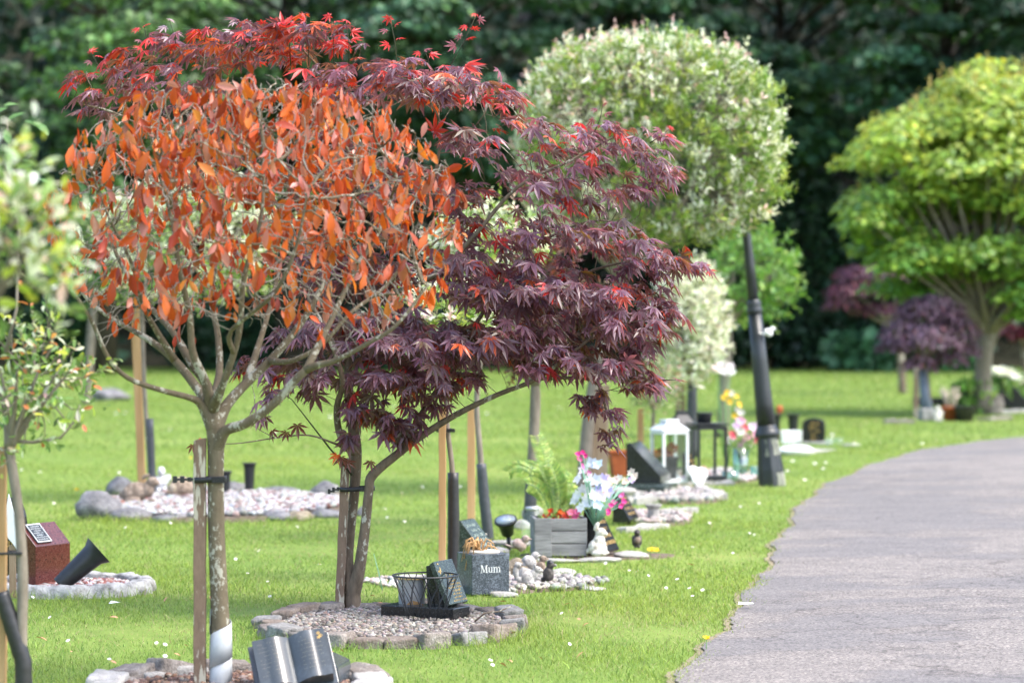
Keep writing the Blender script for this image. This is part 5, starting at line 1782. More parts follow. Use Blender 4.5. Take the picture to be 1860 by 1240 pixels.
def letter_quads(ch):
    """serif letters on a unit x-height grid; returns quads [(x,y)...], width"""
    q = []
    bar = lambda x0, y0, x1, y1: q.append([(x0, y0), (x1, y0), (x1, y1), (x0, y1)])
    if ch == 'M':
        bar(.0, 0, .36, .07); bar(.0, 1.33, .28, 1.40); bar(.14, .07, .21, 1.33)
        q.append([(.14, 1.40), (.36, 1.40), (.76, .12), (.66, .0)])
        q.append([(.66, .0), (.76, .12), (1.20, 1.40), (1.10, 1.40)])
        bar(1.10, .07, 1.29, 1.33); bar(.98, 0, 1.42, .07); bar(1.10, 1.33, 1.42, 1.40)
        return q, 1.52
    if ch == 'u':
        bar(0, .93, .14, 1.0); bar(.12, .28, .27, 1.0)
        pr = [(.12 + .31 * (1 - math.cos(a)), .28 - .27 * math.sin(a)) for a in np.linspace(0, PI / 1.35, 7)]
        pi = [(.27 + .22 * (1 - math.cos(a)), .28 - .17 * math.sin(a)) for a in np.linspace(0, PI / 1.35, 7)]
        for i in range(6): q.append([pr[i], pr[i + 1], pi[i + 1], pi[i]])
        bar(.50, .93, .64, 1.0); bar(.64, .07, .79, 1.0); bar(.64, 0, .93, .07)
        return q, 1.02
    if ch == 'm':
        bar(0, .93, .14, 1.0); bar(.12, .07, .27, 1.0); bar(.0, 0, .40, .07)
        for x in (.12, .66):
            po = [(x + .15 + .25 * (1 - math.cos(a)), .62 + .40 * math.sin(a)) for a in np.linspace(.35, PI / 1.25, 7)]
            pi = [(x + .15 + .22 * (1 - math.cos(a)), .60 + .28 * math.sin(a)) for a in np.linspace(.35, PI / 1.25, 7)]
            for i in range(6): q.append([po[i], po[i + 1], pi[i + 1], pi[i]])
            bar(x + .54, .07, x + .69, .78); bar(x + .42, 0, x + .82, .07)
        return q, 1.55
    return q, 1


mb = MB()
u_ = .0235; x = -.048; y0 = S_ * .545
for ch in 'Mum':
    qs, wd = letter_quads(ch)
    for q in qs:
        # orientation-proof thin prism standing 1 mm proud of the face
        pts = [(x + a * u_, b * u_ + y0) for a, b in q]
        mb.prism(pts, -S_ / 2 - .0012, -S_ / 2 + .0005)
    x += wd * u_
mb.build('inscription', 'white_letter', t)
# dry bulb stems bent over the rim
mb = MB()
for i in range(26):
    a = rng.uniform(0, 2 * PI); r0 = rng.uniform(0, .035)
    p0 = Vector((-.02 + r0 * math.cos(a), r0 * math.sin(a), S_ + .01))
    a2 = rng.uniform(PI * .5, PI * 1.6) if i < 20 else rng.uniform(-.6, .6)
    d = Vector((math.cos(a2), math.sin(a2), 0))
    up = rng.uniform(.02, .06)
    reach = rng.uniform(.03, .075)
    fall = rng.uniform(-.01, .05) if i % 3 else rng.uniform(.05, .10)
    if i % 3 == 0: a2 = rng.uniform(PI * .75, PI * 1.15); d = Vector((math.cos(a2), math.sin(a2), 0))
    elif a2 > PI * 1.2: fall = -.03
    rr = rng.uniform(.002, .0042)
    mb.tube([p0, p0 + d * reach * .4 + Vector((0, 0, up)), p0 + d * reach * .8 + Vector((0, 0, up * .8)), p0 + d * reach * 1.1 + Vector((0, 0, -fall + up * .4))], [rr, rr * 1.2, rr, rr * .5], 5)
mb.build('dry_stems', 'dry_stem', t)

wedge('memorial_wedge', 'dark green granite wedge with worn pale lettering behind the word Mum vase', 862, 1042, .20, [(-.055, 0), (-.055, .255), (-.035, .255), (.075, .115), (.075, 0)], R(-18), 'granite_green', (2, 3, 'pale_letter'), rows=5, seed=2)

FIG = {}
BIRD = [((0, 0, .042), (.030, .045, .032), (R(35), 0, 0)), ((0, -.034, .075), (.022, .024, .022)), ((0, -.060, .074), (.006, .014, .006)), ((0, .055, .030), (.012, .040, .007), (R(20), 0, 0)), ((.022, .008, .042), (.010, .036, .022), (R(25), 0, 0)), ((-.022, .008, .042), (.010, .036, .022), (R(25), 0, 0)), ((.010, -.008, .010), (.007, .014, .010)), ((-.010, -.008, .010), (.007, .014, .010))]
UPBIRD = [((0, 0, .045), (.030, .032, .046)), ((0, -.012, .100), (.022, .024, .022)), ((0, -.038, .099), (.006, .012, .006)), ((0, .030, .018), (.014, .022, .012)), ((.026, .004, .048), (.008, .024, .036)), ((-.026, .004, .048), (.008, .024, .036)), ((.012, -.012, .006), (.01, .014, .008)), ((-.012, -.012, .006), (.01, .014, .008))]
RABBIT = [((0, .02, .070), (.052, .082, .066), (R(-12), 0, 0)), ((0, .055, .058), (.058, .055, .056)), ((0, -.055, .085), (.036, .045, .05)), ((0, -.085, .135), (.032, .040, .033), (R(-15), 0, 0)), ((0, -.118, .128), (.018, .018, .018)), ((.014, -.045, .170), (.011, .030, .013), (R(-35), 0, 0)), ((-.014, -.045, .170), (.011, .030, .013), (R(-35), 0, 0)), ((.022, -.085, .016), (.014, .034, .014)), ((-.022, -.085, .016), (.014, .034, .014)), ((.045, .03, .022), (.02, .055, .02)), ((-.045, .03, .022), (.02, .055, .02)), ((0, .11, .05), (.02, .02, .02))]
SITRABBIT = [((0, .02, .060), (.055, .060, .062)), ((0, 0, .100), (.042, .045, .065), (R(8), 0, 0)), ((0, -.012, .168), (.032, .040, .034), (R(-12), 0, 0)), ((0, -.046, .160), (.017, .018, .017)), ((.015, .018, .212), (.011, .015, .034), (R(22), 0, 0)), ((-.015, .018, .212), (.011, .015, .034), (R(22), 0, 0)), ((.022, -.040, .050), (.013, .014, .05)), ((-.022, -.040, .050), (.013, .014, .05)), ((.048, -.01, .022), (.022, .055, .022)), ((-.048, -.01, .022), (.022, .055, .022)), ((0, .078, .035), (.02, .018, .02))]
SQUIRREL = [((0, .01, .040), (.028, .038, .040)), ((0, -.022, .062), (.020, .024, .028)), ((0, -.040, .088), (.019, .025, .020)), ((0, -.064, .083), (.010, .011, .010)), ((.012, -.028, .110), (.005, .006, .010)), ((-.012, -.028, .110), (.005, .006, .010)), ((.022, -.005, .016), (.014, .030, .014)), ((-.022, -.005, .016), (.014, .030, .014)), ((.010, -.046, .040), (.007, .016, .008)), ((-.010, -.046, .040), (.007, .016, .008)), ((0, .055, .035), (.014, .026, .016), (R(30), 0, 0)), ((0, .074, .075), (.014, .018, .034)), ((0, .064, .112), (.013, .020, .018))]
HEDGEHOG = [((0, 0, .085), (.095, .12, .09)), ((0, -.09, .06), (.05, .06, .05)), ((0, -.15, .05), (.018, .03, .018)), ((.04, -.06, .015), (.02, .03, .02)), ((-.04, -.06, .015), (.02, .03, .02)), ((.05, .06, .015), (.02, .03, .02)), ((-.05, .06, .015), (.02, .03, .02)), ((.035, -.075, .10), (.016, .012, .018)), ((-.035, -.075, .10), (.016, .012, .018))]
CHERUB = [((0, 0, .05), (.045, .042, .055)), ((0, 0, .10), (.034, .030, .045)), ((0, -.006, .165), (.031, .033, .034)), ((.038, -.016, .10), (.012, .014, .036), (0, R(-15), 0)), ((-.038, -.016, .10), (.012, .014, .036), (0, R(15), 0)), ((.020, -.040, .078), (.022, .012, .011)), ((-.020, -.040, .078), (.022, .012, .011)), ((.03, -.045, .022), (.018, .042, .02)), ((-.03, -.045, .022), (.018, .042, .02)), ((.05, .032, .115), (.030, .008, .036), (0, R(25), 0)), ((-.05, .032, .115), (.030, .008, .036), (0, R(-25), 0)), ((0, .004, .192), (.026, .028, .016))]


def fig(name, label, cat, spec, px, py, rz, scale, mat, z=.0, voxel=.004, extra=None):
    g, s = gloc(px, py)
    me = figure(spec, voxel, 3)
    o = mesh_obj(name, me, mat)
    o.location = (g.x, g.y, z); o.rotation_euler = (0, 0, rz); o.scale = (scale,) * 3
    tag(o, label, cat)
    if extra:
        for (nm, c, r, mt) in extra:
            mb = MB()
            cs = c if isinstance(c, list) else [c]
            for q in cs: mb.ball(q, r, n=10, m=6)
            mb.build(nm, mt, o)
    return o


FR = PI * .5          # figures modelled facing -y; rz=+90deg turns them to face +x (the path)
eye = lambda y, z, x: [('eye', [(x, y, z)], .0035, 'plastic_black'), ('eye', [(-x, y, z)], .0035, 'plastic_black')]
fig('bird_figure', 'brown pinkish bird figure perched highest on the pebble heap behind the word Mum vase', 'bird figure', BIRD, 944, 1040, FR - .2, .82, 'resin_robin', .10, extra=eye(-.044, .082, .017))
fig('rock', 'brown rock under the perched brown bird figure', 'rock', BIRD, 0, 1000, 0, 1, 'rock_brown')
bpy.data.objects.remove(bpy.data.objects['rock'])
o = mesh_obj('rock', rock_mesh((.13, .13, .14), 5), 'rock_brown'); g = G(938, 1052); o.location = (g.x, g.y, -.02); tag(o, 'brown rock under the perched brown bird figure', 'rock')
o = mesh_obj('rock', rock_mesh((.13, .11, .12), 8, .1), 'slab_pale'); g = G(958, 1064); o.location = (g.x, g.y, -.01); tag(o, 'rounded pale boulder between the squirrel figure and the word Mum vase', 'rock')
fig('bird_figure', 'plump white and grey pigeon figure lying on the pale boulder', 'bird figure', BIRD, 962, 1063, FR + .4, .80, 'resin_grey', .075, extra=eye(-.044, .082, .017))
fig('squirrel_figure', 'pale grey squirrel figure crouching with curled tail by the pigeon figure', 'squirrel figure', SQUIRREL, 962, 1072, FR + .1, .82, 'resin_grey', .02, extra=eye(-.052, .094, .016))
fig('bird_figure', 'small upright brown bird figure behind the pale squirrel figure', 'bird figure', UPBIRD, 983, 1052, FR, .75, 'resin_brown', .02, extra=eye(-.026, .106, .016))
fig('bird_figure', 'smaller upright olive bird figure half hidden behind the pigeon figure', 'bird figure', UPBIRD, 968, 1046, FR, .75, 'resin_brown', .02, extra=eye(-.026, .106, .016))
o = fig('bird_figure', 'upright dark brown bird figure with black cap at the end of the pebbles', 'bird figure', UPBIRD, 996, 1066, FR - .1, .80, 'resin_dark', .02, extra=[('cap', [(0, -.010, .108)], .0215, 'plastic_black'), ('beak', [(0, -.040, .099)], .008, 'slab_pale')])
for (px, py, a, b, c, lab) in ((1050, 1056, .16, .09, .03, 'thin pale broken slab lying on the grass right of the bird figures'), (1075, 1072, .14, .10, .025, 'flat pale broken slab nearest the path end of the pebbles'), (1022, 1044, .13, .09, .04, 'pinkish broken slab behind the black capped bird figure'), (915, 1084, .16, .08, .03, 'flat worn stone on the grass just in front of the Mum vase')):
    o = mesh_obj('stone_slab', rock_mesh((a, b, c), int(px), .15), 'slab_pale'); g = G(px, py); o.location = (g.x, g.y, 0); o.rotation_euler = (0, 0, rng.uniform(-.4, .4)); tag(o, lab, 'stone')

# solar spotlight
g, s = gloc(924, 1005)
t = thing('solar_spotlight', 'black solar garden spotlight on a spike, its panel tilted to the sky', 'garden light', (g.x, g.y, 0))
mb = MB(); mb.tube([(0, 0, -.02), (0, 0, .05), (0, 0, .10)], [.010, .011, .013], 12); mb.tube([(0, 0, .02), (0, 0, .024)], .016, 12); mb.build('spike', 'plastic_black', t)
hm = Matrix.Translation((-.005, 0, .10)) @ Euler((R(24), R(-8), 0)).to_matrix().to_4x4()
mb = MB(); mb.lathe([(.018, -.012), (.030, 0), (.042, .055), (.056, .070), (.060, .078), (.058, .086), (.048, .086)], 24, mtx=hm); mb.build('housing', 'plastic_black', t)
mb = MB(); mb.lathe([(.050, .0865), (.0, .088)], 24, mtx=hm)
mat_plain('solar_panel', (.50, .54, .58), .12, .6, .1, 30)
mb.build('panel', 'solar_panel', t)
# round stone dish on the ground behind the spotlight
g, s = gloc(928, 1000)
mb = MB(); mb.lathe([(.10, 0), (.115, .03), (.105, .03), (.09, .012), (0, .012)], 28)
o = mb.build('stone_dish', 'sett_stone_grey'); o.location = (g.x + .0, g.y + .25, 0); tag(o, 'low round mossy dish on the grass behind the solar spotlight', 'dish')

# ================================================================== planter bed
YP = 14.2
sP = F / YP
gP = P(1015, 1018, YP)
t = thing('wooden_planter', 'square weathered grey timber planter with horizontal boards, in the centre of the memorial row', 'planter', (gP.x, YP + .12, .012), R(4))
w_, d_, h_ = .268, .25, .19
for k, nm in enumerate(('front', 'back')):
    for i in range(3):
        mb = MB(); mb.box((.0, (-d_ / 2 if k == 0 else d_ / 2), .006 + h_ / 3 * (i + .5)), (w_ - .004, .018, h_ / 3 - .004)); mb.build('board', 'grey_timber', t, bevel=.003)
for sx in (-1, 1):
    mb = MB(); mb.box((sx * (w_ / 2 - .009), 0, .006 + h_ / 2), (.018, d_ - .02, h_)); mb.build('side_panel', 'grey_timber', t, bevel=.003)
mb = MB(); mb.box((-w_ / 2 + .045, -d_ / 2 - .013, .006 + h_ / 2), (.085, .012, h_ + .004)); mb.build('batten', 'grey_timber', t, bevel=.002)
mb = MB(); mb.box((0, 0, h_ * .86), (w_ - .03, d_ - .03, .02)); mb.build('soil', 'bed_soil', t)


def flower_heads(mb_pos, n_pet, rad, col_list, w, cup=.3, seed=0):
    """petals of many heads as arrays -> (pos, R, size, col)"""
    pos, ax, nr, sz, cc = [], [], [], [], []
    for (p, d) in mb_pos:
        d = np.array(d, float); d /= np.linalg.norm(d)
        a = np.cross(d, (.3, .2, .9)); a /= np.linalg.norm(a); b = np.cross(d, a)
        c, _ = pick(col_list, w, 1, .06)
        for k in range(n_pet):
            an = 2 * PI * k / n_pet + rng.uniform(-.2, .2)
            r_ = a * math.cos(an) + b * math.sin(an)
            pos.append(np.array(p)); ax.append(r_ + d * (cup + .25 * rng.random())); nr.append(d - r_ * .4); sz.append(rad * rng.uniform(.8, 1.2)); cc.append(c[0] * rng.uniform(.88, 1.08))
    return np.array(pos), basis(np.array(ax), np.array(nr)), np.array(sz), np.clip(np.array(cc), 0, .92)


PETAL = ([(0, 0, 0), (-.3, .35, .05), (-.38, .7, .08), (0, 1, .02), (.38, .7, .08), (.3, .35, .05)], [(0, 5, 4, 1), (1, 4, 2, 2)])
PETAL = ([(0, 0, 0), (-.36, .5, .07), (0, 1.0, .0), (.36, .5, .07), (0, .5, .0)], [(0, 4, 1), (0, 3, 4), (1, 4, 2), (4, 3, 2)])
mat_leaf('flower_petal', .5, .35, .3)


def plant(name, label, cat, loc, heads, stems, leaves=None, petal_n=6, petal_r=.022, cols=((.6, .1, .1),), w=(1,), stem_mat='green_stem', cup=.3):
    t = thing(name, label, cat, tuple(loc))
    o = np.array(loc)
    mb = MB()
    for (a, b) in stems:
        a, b = Vector(a) - Vector(loc), Vector(b) - Vector(loc)
        m_ = (a + b) / 2 + Vector((.01 * rng.normal(), .01 * rng.normal(), .02))
        mb.tube([a, m_, b], [.0035, .003, .002], 5)
    if stems: mb.build('stems', stem_mat, t)
    if len(heads):
        pos, Rm, sz, c = flower_heads(heads, petal_n, petal_r, cols, w, cup)
        scatter('blossom', *PETAL, pos, Rm, sz, 'flower_petal', t, c, np.clip(c * 1.1, 0, .95), True, off=o)
    if leaves is not None:
        pos, ax, nr, sz, c = leaves
        scatter('leaves', *LEAF_OV, pos, basis(ax, nr), sz, 'soft_leaf', t, c, np.clip(c * 1.4, 0, .9), True, off=o)
    return t


mat_plain('green_stem', (.16, .30, .11), .6, .3, .2, 40)
mat_plain('silk_stem', (.22, .42, .30), .6, .3, .2, 40)
# begonias
cb = P(1012, 940, YP + .10)
hs = []
for i in range(30):
    p = P(rng.uniform(984, 1050), rng.uniform(927, 945), YP + .12 + rng.uniform(-.08, .08))
    hs.append((tuple(p), (rng.normal() * .5, -.7, .8 + .3 * rng.normal())))
n = 90
lp = np.array([P(rng.uniform(978, 1056), rng.uniform(932, 950), YP + .12 + rng.uniform(-.1, .09)) for _ in range(n)])
lc, _ = pick([(.14, .26, .05), (.3, .35, .05), (.2, .12, .04)], (3, 2, 1), n)
plant('begonia', 'bedding begonias with red and orange flowers filling the front of the grey planter', 'plant', (cb.x, YP + .12, .17), hs, [], (lp, unit(rand_dirs(n) + np.array((0, -.3, .3))), rand_dirs(n) + np.array((0, -.3, 1)), .028 * rng.uniform(.6, 1.2, n), lc), 6, .017, [(.62, .05, .012), (.72, .14, .015), (.66, .03, .03)], (3, 1.5, 1))
hs = [(tuple(P(1047 + rng.normal() * 6, 934 + rng.normal() * 5, YP + .02)), (.2 * rng.normal(), -.9, .4)) for _ in range(5)]
plant('pink_begonia', 'bright pink bloom at the right corner of the grey planter', 'flower', tuple(P(1047, 945, YP + .03)), hs, [(P(1047, 950, YP + .03), P(1047, 936, YP + .03))], None, 8, .022, [(.75, .12, .28), (.8, .2, .35)], (1, 1))
# fern
t = thing('fern', 'light green fern arching out of the back of the grey planter', 'plant', tuple(P(1010, 945, YP + .18)))
o = np.array(t.location)
fp, fa, fn, fs_, stems = [], [], [], [], []
FR_ = [((1002, 945), (985, 860), (945, 838), (925, 856)), ((1005, 945), (998, 850), (970, 842), (940, 850)), ((1008, 945), (1000, 880), (990, 820), (975, 792)), ((1010, 945), (1005, 880), (1000, 840), (985, 812)), ((1012, 945), (1016, 890), (1012, 868), (1000, 845)), ((1014, 945), (1030, 895), (1040, 885), (1050, 900)), ((1012, 945), (1022, 880), (1024, 862), (1030, 855)), ((1003, 945), (990, 900), (978, 880), (960, 880)), ((1012, 945), (1030, 905), (1045, 905), (1058, 925)), ((1008, 945), (1002, 900), (996, 870), (980, 850)), ((1015, 945), (1020, 905), (1018, 885), (1010, 865))]
mb = MB()
for k, cp in enumerate(FR_):
    dY = [.15, .2, .25, .3, .1, .18, .28, .05, .05, .12, .02][k]
    c = [np.array(P(a, b, YP + .16 + (dY - .12) * i / 3 * 1.2)) for i, (a, b) in enumerate(cp)]
    pts = []
    for i in range(26):
        u = i / 25
        pts.append((1 - u) ** 3 * c[0] + 3 * u * (1 - u) ** 2 * c[1] + 3 * u * u * (1 - u) * c[2] + u ** 3 * c[3])
    mb.tube([p - o for p in pts], np.linspace(.0028, .0008, 26), 4)
    for i in range(5, 26):
        d = unit(pts[min(i + 1, 25)] - pts[i - 1])
        side = unit(np.cross(d, np.array((.3, -1, .4))))
        ln = .062 * math.sin(PI * (.12 + .86 * (1 - i / 26)) ** .8) + .012
        for sg in (-1, 1):
            for q in range(2):
                fp.append(pts[i] + side * sg * ln * q * .3 + d * .004 * q); fa.append(side * sg + d * (.45 + .5 * (q % 2) * (1 if q else 0)) + np.array((0, 0, -.25))); fn.append(np.array((0, -.6, .8))); fs_.append(ln * .5)
mb.build('stems', 'green_stem', t)
n = len(fp)
lc, _ = pick([(.24, .34, .07), (.17, .28, .06), (.32, .40, .10)], (3, 2, 1), n, .12)
scatter('fronds', *LEAF4, np.array(fp), basis(np.array(fa), np.array(fn)), np.array(fs_), 'soft_leaf', t, lc, np.clip(lc * 1.5, 0, .9), off=o)

# silk bouquet fanning out of the planter corner
b0 = P(1080, 955, YP + .05)
heads, stems = [], []
for (px, py) in ((1062, 852), (1075, 842), (1085, 845), (1052, 868), (1070, 868), (1082, 872), (1094, 870), (1060, 888), (1072, 890), (1086, 888), (1098, 882), (1050, 898), (1066, 908), (1078, 900), (1092, 902), (1056, 922), (1068, 915), (1046, 908), (1104, 892), (1085, 915)):
    p = P(px, py, YP + .05 + .05 * rng.normal()); heads.append((tuple(p), (.35 * rng.normal() + (px - 1075) / 80, -.9, .25 + .2 * rng.normal())))
    if rng.random() < .3: stems.append((b0, p))
plant('silk_bouquet', 'tall artificial bouquet of white and lilac iris blooms leaning over the grey planter', 'flowers', tuple(b0), heads, stems, None, 6, .034, [(.76, .76, .84), (.58, .56, .80), (.80, .78, .78), (.46, .42, .72), (.62, .70, .84)], (5, 2, 3, 1, 2), 'silk_stem', .2)
heads, stems = [], []
for (px, py) in ((1050, 825), (1058, 822), (1064, 828), (1052, 834), (1056, 846), (1068, 860), (1110, 918), (1106, 928), (1114, 912), (1128, 918), (1132, 910), (1130, 900), (1105, 932)):
    p = P(px, py, YP + .02 + .04 * rng.normal()); heads.append((tuple(p), (.3 * rng.normal(), -.9, .4))); stems.append((b0, p))
plant('silk_bouquet', 'artificial stems of bright magenta pink blooms fanned either side of the lilac bouquet', 'flowers', tuple(P(1082, 957, YP + .02)), heads, stems, None, 6, .021, [(.74, .06, .30), (.78, .16, .42), (.66, .03, .20)], (3, 2, 1), 'silk_stem', .5)
heads, stems = [], []
for (px, py) in ((1148, 858), (1153, 866), (1146, 872), (1118, 872), (1108, 876), (1125, 868), (1135, 874), (1102, 868), (1100, 895), (1112, 888)):
    p = P(px, py, YP + .22 + .04 * rng.normal()); heads.append((tuple(p), (.3 * rng.normal(), -.9, .4))); stems.append((b0, p))
plant('silk_bouquet', 'small sprays of pale peach and lilac flowers behind the magenta blooms', 'flowers', tuple(P(1086, 957, YP + .12)), heads, stems, None, 6, .026, [(.80, .58, .52), (.78, .68, .60), (.52, .46, .76)], (3, 2, 1.4), 'silk_stem', .3)
# leaning black plaque, rabbit, bird, slabs
wedge('memorial_wedge', 'leaning black granite plaque with gold edge lettering behind the seated cream rabbit', 1092, 1012, .19, [(-.070, 0), (-.062, .215), (-.040, .22), (.066, .01), (.06, 0)], R(-20), 'granite_black', (2, 3, 'gold_leaf'), zoff=.03, rows=5, seed=6)
fig('rabbit_figure', 'seated cream stone rabbit with upright ears beside the grey planter', 'rabbit figure', SITRABBIT, 1088, 1017, FR - .25, .70, 'resin_cream', .02, extra=eye(-.040, .176, .024))
fig('bird_figure', 'dark brown bird figure standing alone on the slab end right of the cream rabbit', 'bird figure', UPBIRD, 1157, 1004, .1, .78, 'resin_dark', .028, extra=[('breast', [(0, -.020, .05)], .024, 'resin_brown')])
gS = G(1065, 1018)
EXCL.append((gS.x + .05, YP + .15, .42, .27))
soil_patch('soil', gS.x + .05, YP + .18, .38, .22, .01, .05)
for (px, py, a, b, c, rz, lab) in ((1010, 1022, .30, .07, .035, .03, 'pale edging slab along the front of the grey planter'), (1092, 1021, .24, .08, .04, .0, 'grey edging slab under the seated cream rabbit'), (1146, 1014, .20, .14, .05, .2, 'broken pale slab under the lone dark bird figure')):
    o = mesh_obj('stone_slab', rock_mesh((a, b, c), int(px + 3), .12), 'slab_pale'); g = G(px, py); o.location = (g.x, g.y, -.004); o.rotation_euler = (0, 0, rz); tag(o, lab, 'stone')
for (px, py, dims, lab) in ((905, 1012, (.12, .1, .07), 'small grey stone between the solar spotlight and the grey planter'), (968, 945, (.14, .12, .11), 'pale rounded stone at the foot of the fern leaved tree'), (948, 962, (.10, .08, .08), 'small white stone left of the fern leaved tree')):
    o = mesh_obj('rock', rock_mesh(dims, int(px), .14), 'slab_pale'); g = G(px, py); o.location = (g.x, g.y, -.005); tag(o, lab, 'rock')
g, s = gloc(968, 990)
t = thing('glass_jar', 'empty clear glass jar behind the left corner of the grey planter', 'jar', (g.x, g.y + .3, 0))
mb = MB(); mb.lathe([(.05, 0), (.062, .01), (.065, .10), (.05, .14), (.036, .155), (.038, .17)], 24); mb.build('body', 'clear_glass', t)
mb = MB(); mb.lathe([(.039, .168), (.039, .185), (.0, .187)], 20); mb.build('lid', 'zinc', t)

# ================================================================== beds further along
for (nm, lab, px, py, rx, ry, cols, w, n, sz) in (
        ('bed_gravel', 'pinkish grey gravel of the narrow bed behind the lone dark bird figure', 1190, 945, .22, .5, [(.34, .29, .26), (.43, .39, .36), (.24, .2, .18)], (2, 2, 1), 420, .022),
        ('bed_gravel', 'grey gravel of the slab edged bed in front of the white lantern', 1225, 904, .33, .7, [(.30, .28, .26), (.40, .37, .34), (.21, .19, .175)], (2, 2, 1), 560, .026),
        ('bed_gravel', 'white and red pebbles strewn round the white lantern and black frame', 1290, 868, .36, .75, [(.48, .45, .43), (.42, .20, .18), (.34, .32, .30)], (4, 1, 2), 560, .028)):
    g = G(px, py)
    soil_patch('soil', g.x, g.y, rx, ry, .02)
    bed_disc(nm, lab, g.x, g.y, rx, ry, .026, cols, w, n, sz)
    EXCL.append((g.x, g.y, rx + .04, ry + .05))


def slab_edge(label, pxa, pya, pxb, pyb, wd, h, mat='slab_pale'):
    a, b = G(pxa, pya), G(pxb, pyb)
    d = b - a; n_ = 10
    mb = MB(); v, f = [], []
    q = Vector((-d.y, d.x, 0)).normalized() * wd / 2
    for i in range(n_ + 1):
        c = d * (i / n_)
        j = .006 * rng.normal(size=4)
        v += [c - q + Vector((0, 0, -.02)), c - q + Vector((0, j[3], h + j[0])), c + q + Vector((0, j[2], h + j[1])), c + q + Vector((0, 0, -.02))]
    for i in range(n_):
        for k in range(4): f.append((i * 4 + k, i * 4 + (k + 1) % 4, (i + 1) * 4 + (k + 1) % 4, (i + 1) * 4 + k))
    f += [(3, 2, 1, 0), tuple(n_ * 4 + k for k in range(4))]
    mb.add(v, f)
    o = mb.build('edging_slab', mat, bevel=.004); o.location = a
    return tag(o, label, 'edging stone')


slab_edge('long pale kerb slab along the front of the bed before the white lantern', 1148, 917, 1306, 908, .09, .045)
slab_edge('short pale kerb slab at the path end of the bed before the white lantern', 1310, 908, 1272, 893, .09, .045)
slab_edge('narrow kerb slab along the front of the bed behind the lone dark bird figure', 1128, 968, 1208, 958, .07, .03)
slab_edge('thin kerb slab crossing the grass behind the lone dark bird figure', 1190, 935, 1262, 930, .07, .03)
slab_edge('kerb slab under the white lantern and the black frame', 1190, 884, 1330, 880, .09, .03)
wedge('memorial_wedge', 'black desk memorial with gold lettered edge behind the magenta blooms', 1136, 953, .18, [(-.05, 0), (-.05, .16), (-.03, .165), (.055, .02), (.055, 0)], R(-20), 'granite_black', (2, 3, 'gold_leaf'), rows=4, seed=8, zoff=.02)
wedge('memorial_wedge', 'large black wedge memorial on a plinth in front of the terracotta trough', 1176, 894, .34, [(-.11, 0), (-.115, .27), (-.085, .275), (.13, .05), (.13, 0)], R(-15), 'granite_black', None, zoff=.075)
mb = MB(); mb.box((0, 0, .036), (.40, .44, .075)); o = mb.build('granite_plinth', 'granite_green', bevel=.004); g = G(1168, 900); o.location = (g.x, g.y + .1, .0); o.rotation_euler = (0, 0, R(-15)); tag(o, 'flat dark granite plinth under the large black wedge memorial', 'plinth')
g, s = gloc(1187, 950)
mb = MB(); mb.lathe([(.055, 0), (.050, .012), (.036, .03), (.034, .085), (.048, .10), (.05, .112)], 8, smooth=False)
o = mb.build('stone_pedestal', 'slab_pale'); o.location = (g.x, g.y, .0); tag(o, 'small weathered stone pedestal between the two gravel beds', 'pedestal')
mb = MB()
o = mesh_obj('flower_holder', figure([((0, 0, .045), (.09, .07, .05)), ((0, 0, .10), (.11, .08, .03)), ((0, 0, .012), (.07, .06, .02))], .010, 3), 'slab_pale'); g = G(1126, 926); o.location = (g.x, g.y, .02); tag(o, 'white stone holder behind the lilac bouquet', 'flower holder')

# terracotta trough
g, s = gloc(1168, 868)
t = thing('terracotta_trough', 'long terracotta trough behind the black wedge memorial and white lantern', 'planter', (g.x, g.y + .25, .0), R(6))
def trough(mb, w, d, h, taper=.9, th=.02):
    def rect(k, z): return [(-w / 2 * k, -d / 2 * k, z), (w / 2 * k, -d / 2 * k, z), (w / 2 * k, d / 2 * k, z), (-w / 2 * k, d / 2 * k, z)]
    v = rect(taper, 0) + rect(1, h) + [(a * (1 - 2 * th / w), b * (1 - 2 * th / d), c) for a, b, c in rect(1, h)] + [(a * .9, b * .85, h * .75) for a, b, c in rect(1, h)]
    f = [(3, 2, 1, 0)]
    for q in range(3): f += [(q * 4 + i, q * 4 + (i + 1) % 4, q * 4 + 4 + (i + 1) % 4, q * 4 + 4 + i) for i in range(4)]
    f.append((12, 13, 14, 15)); mb.add(v, f); return mb
mb = MB(); trough(mb, .50, .2, .20); mb.build('body', 'terracotta', t, bevel=.004)
mb = MB(); mb.box((0, -.10, .192), (.52, .018, .022)); mb.build('rim', 'terracotta', t, bevel=.003)

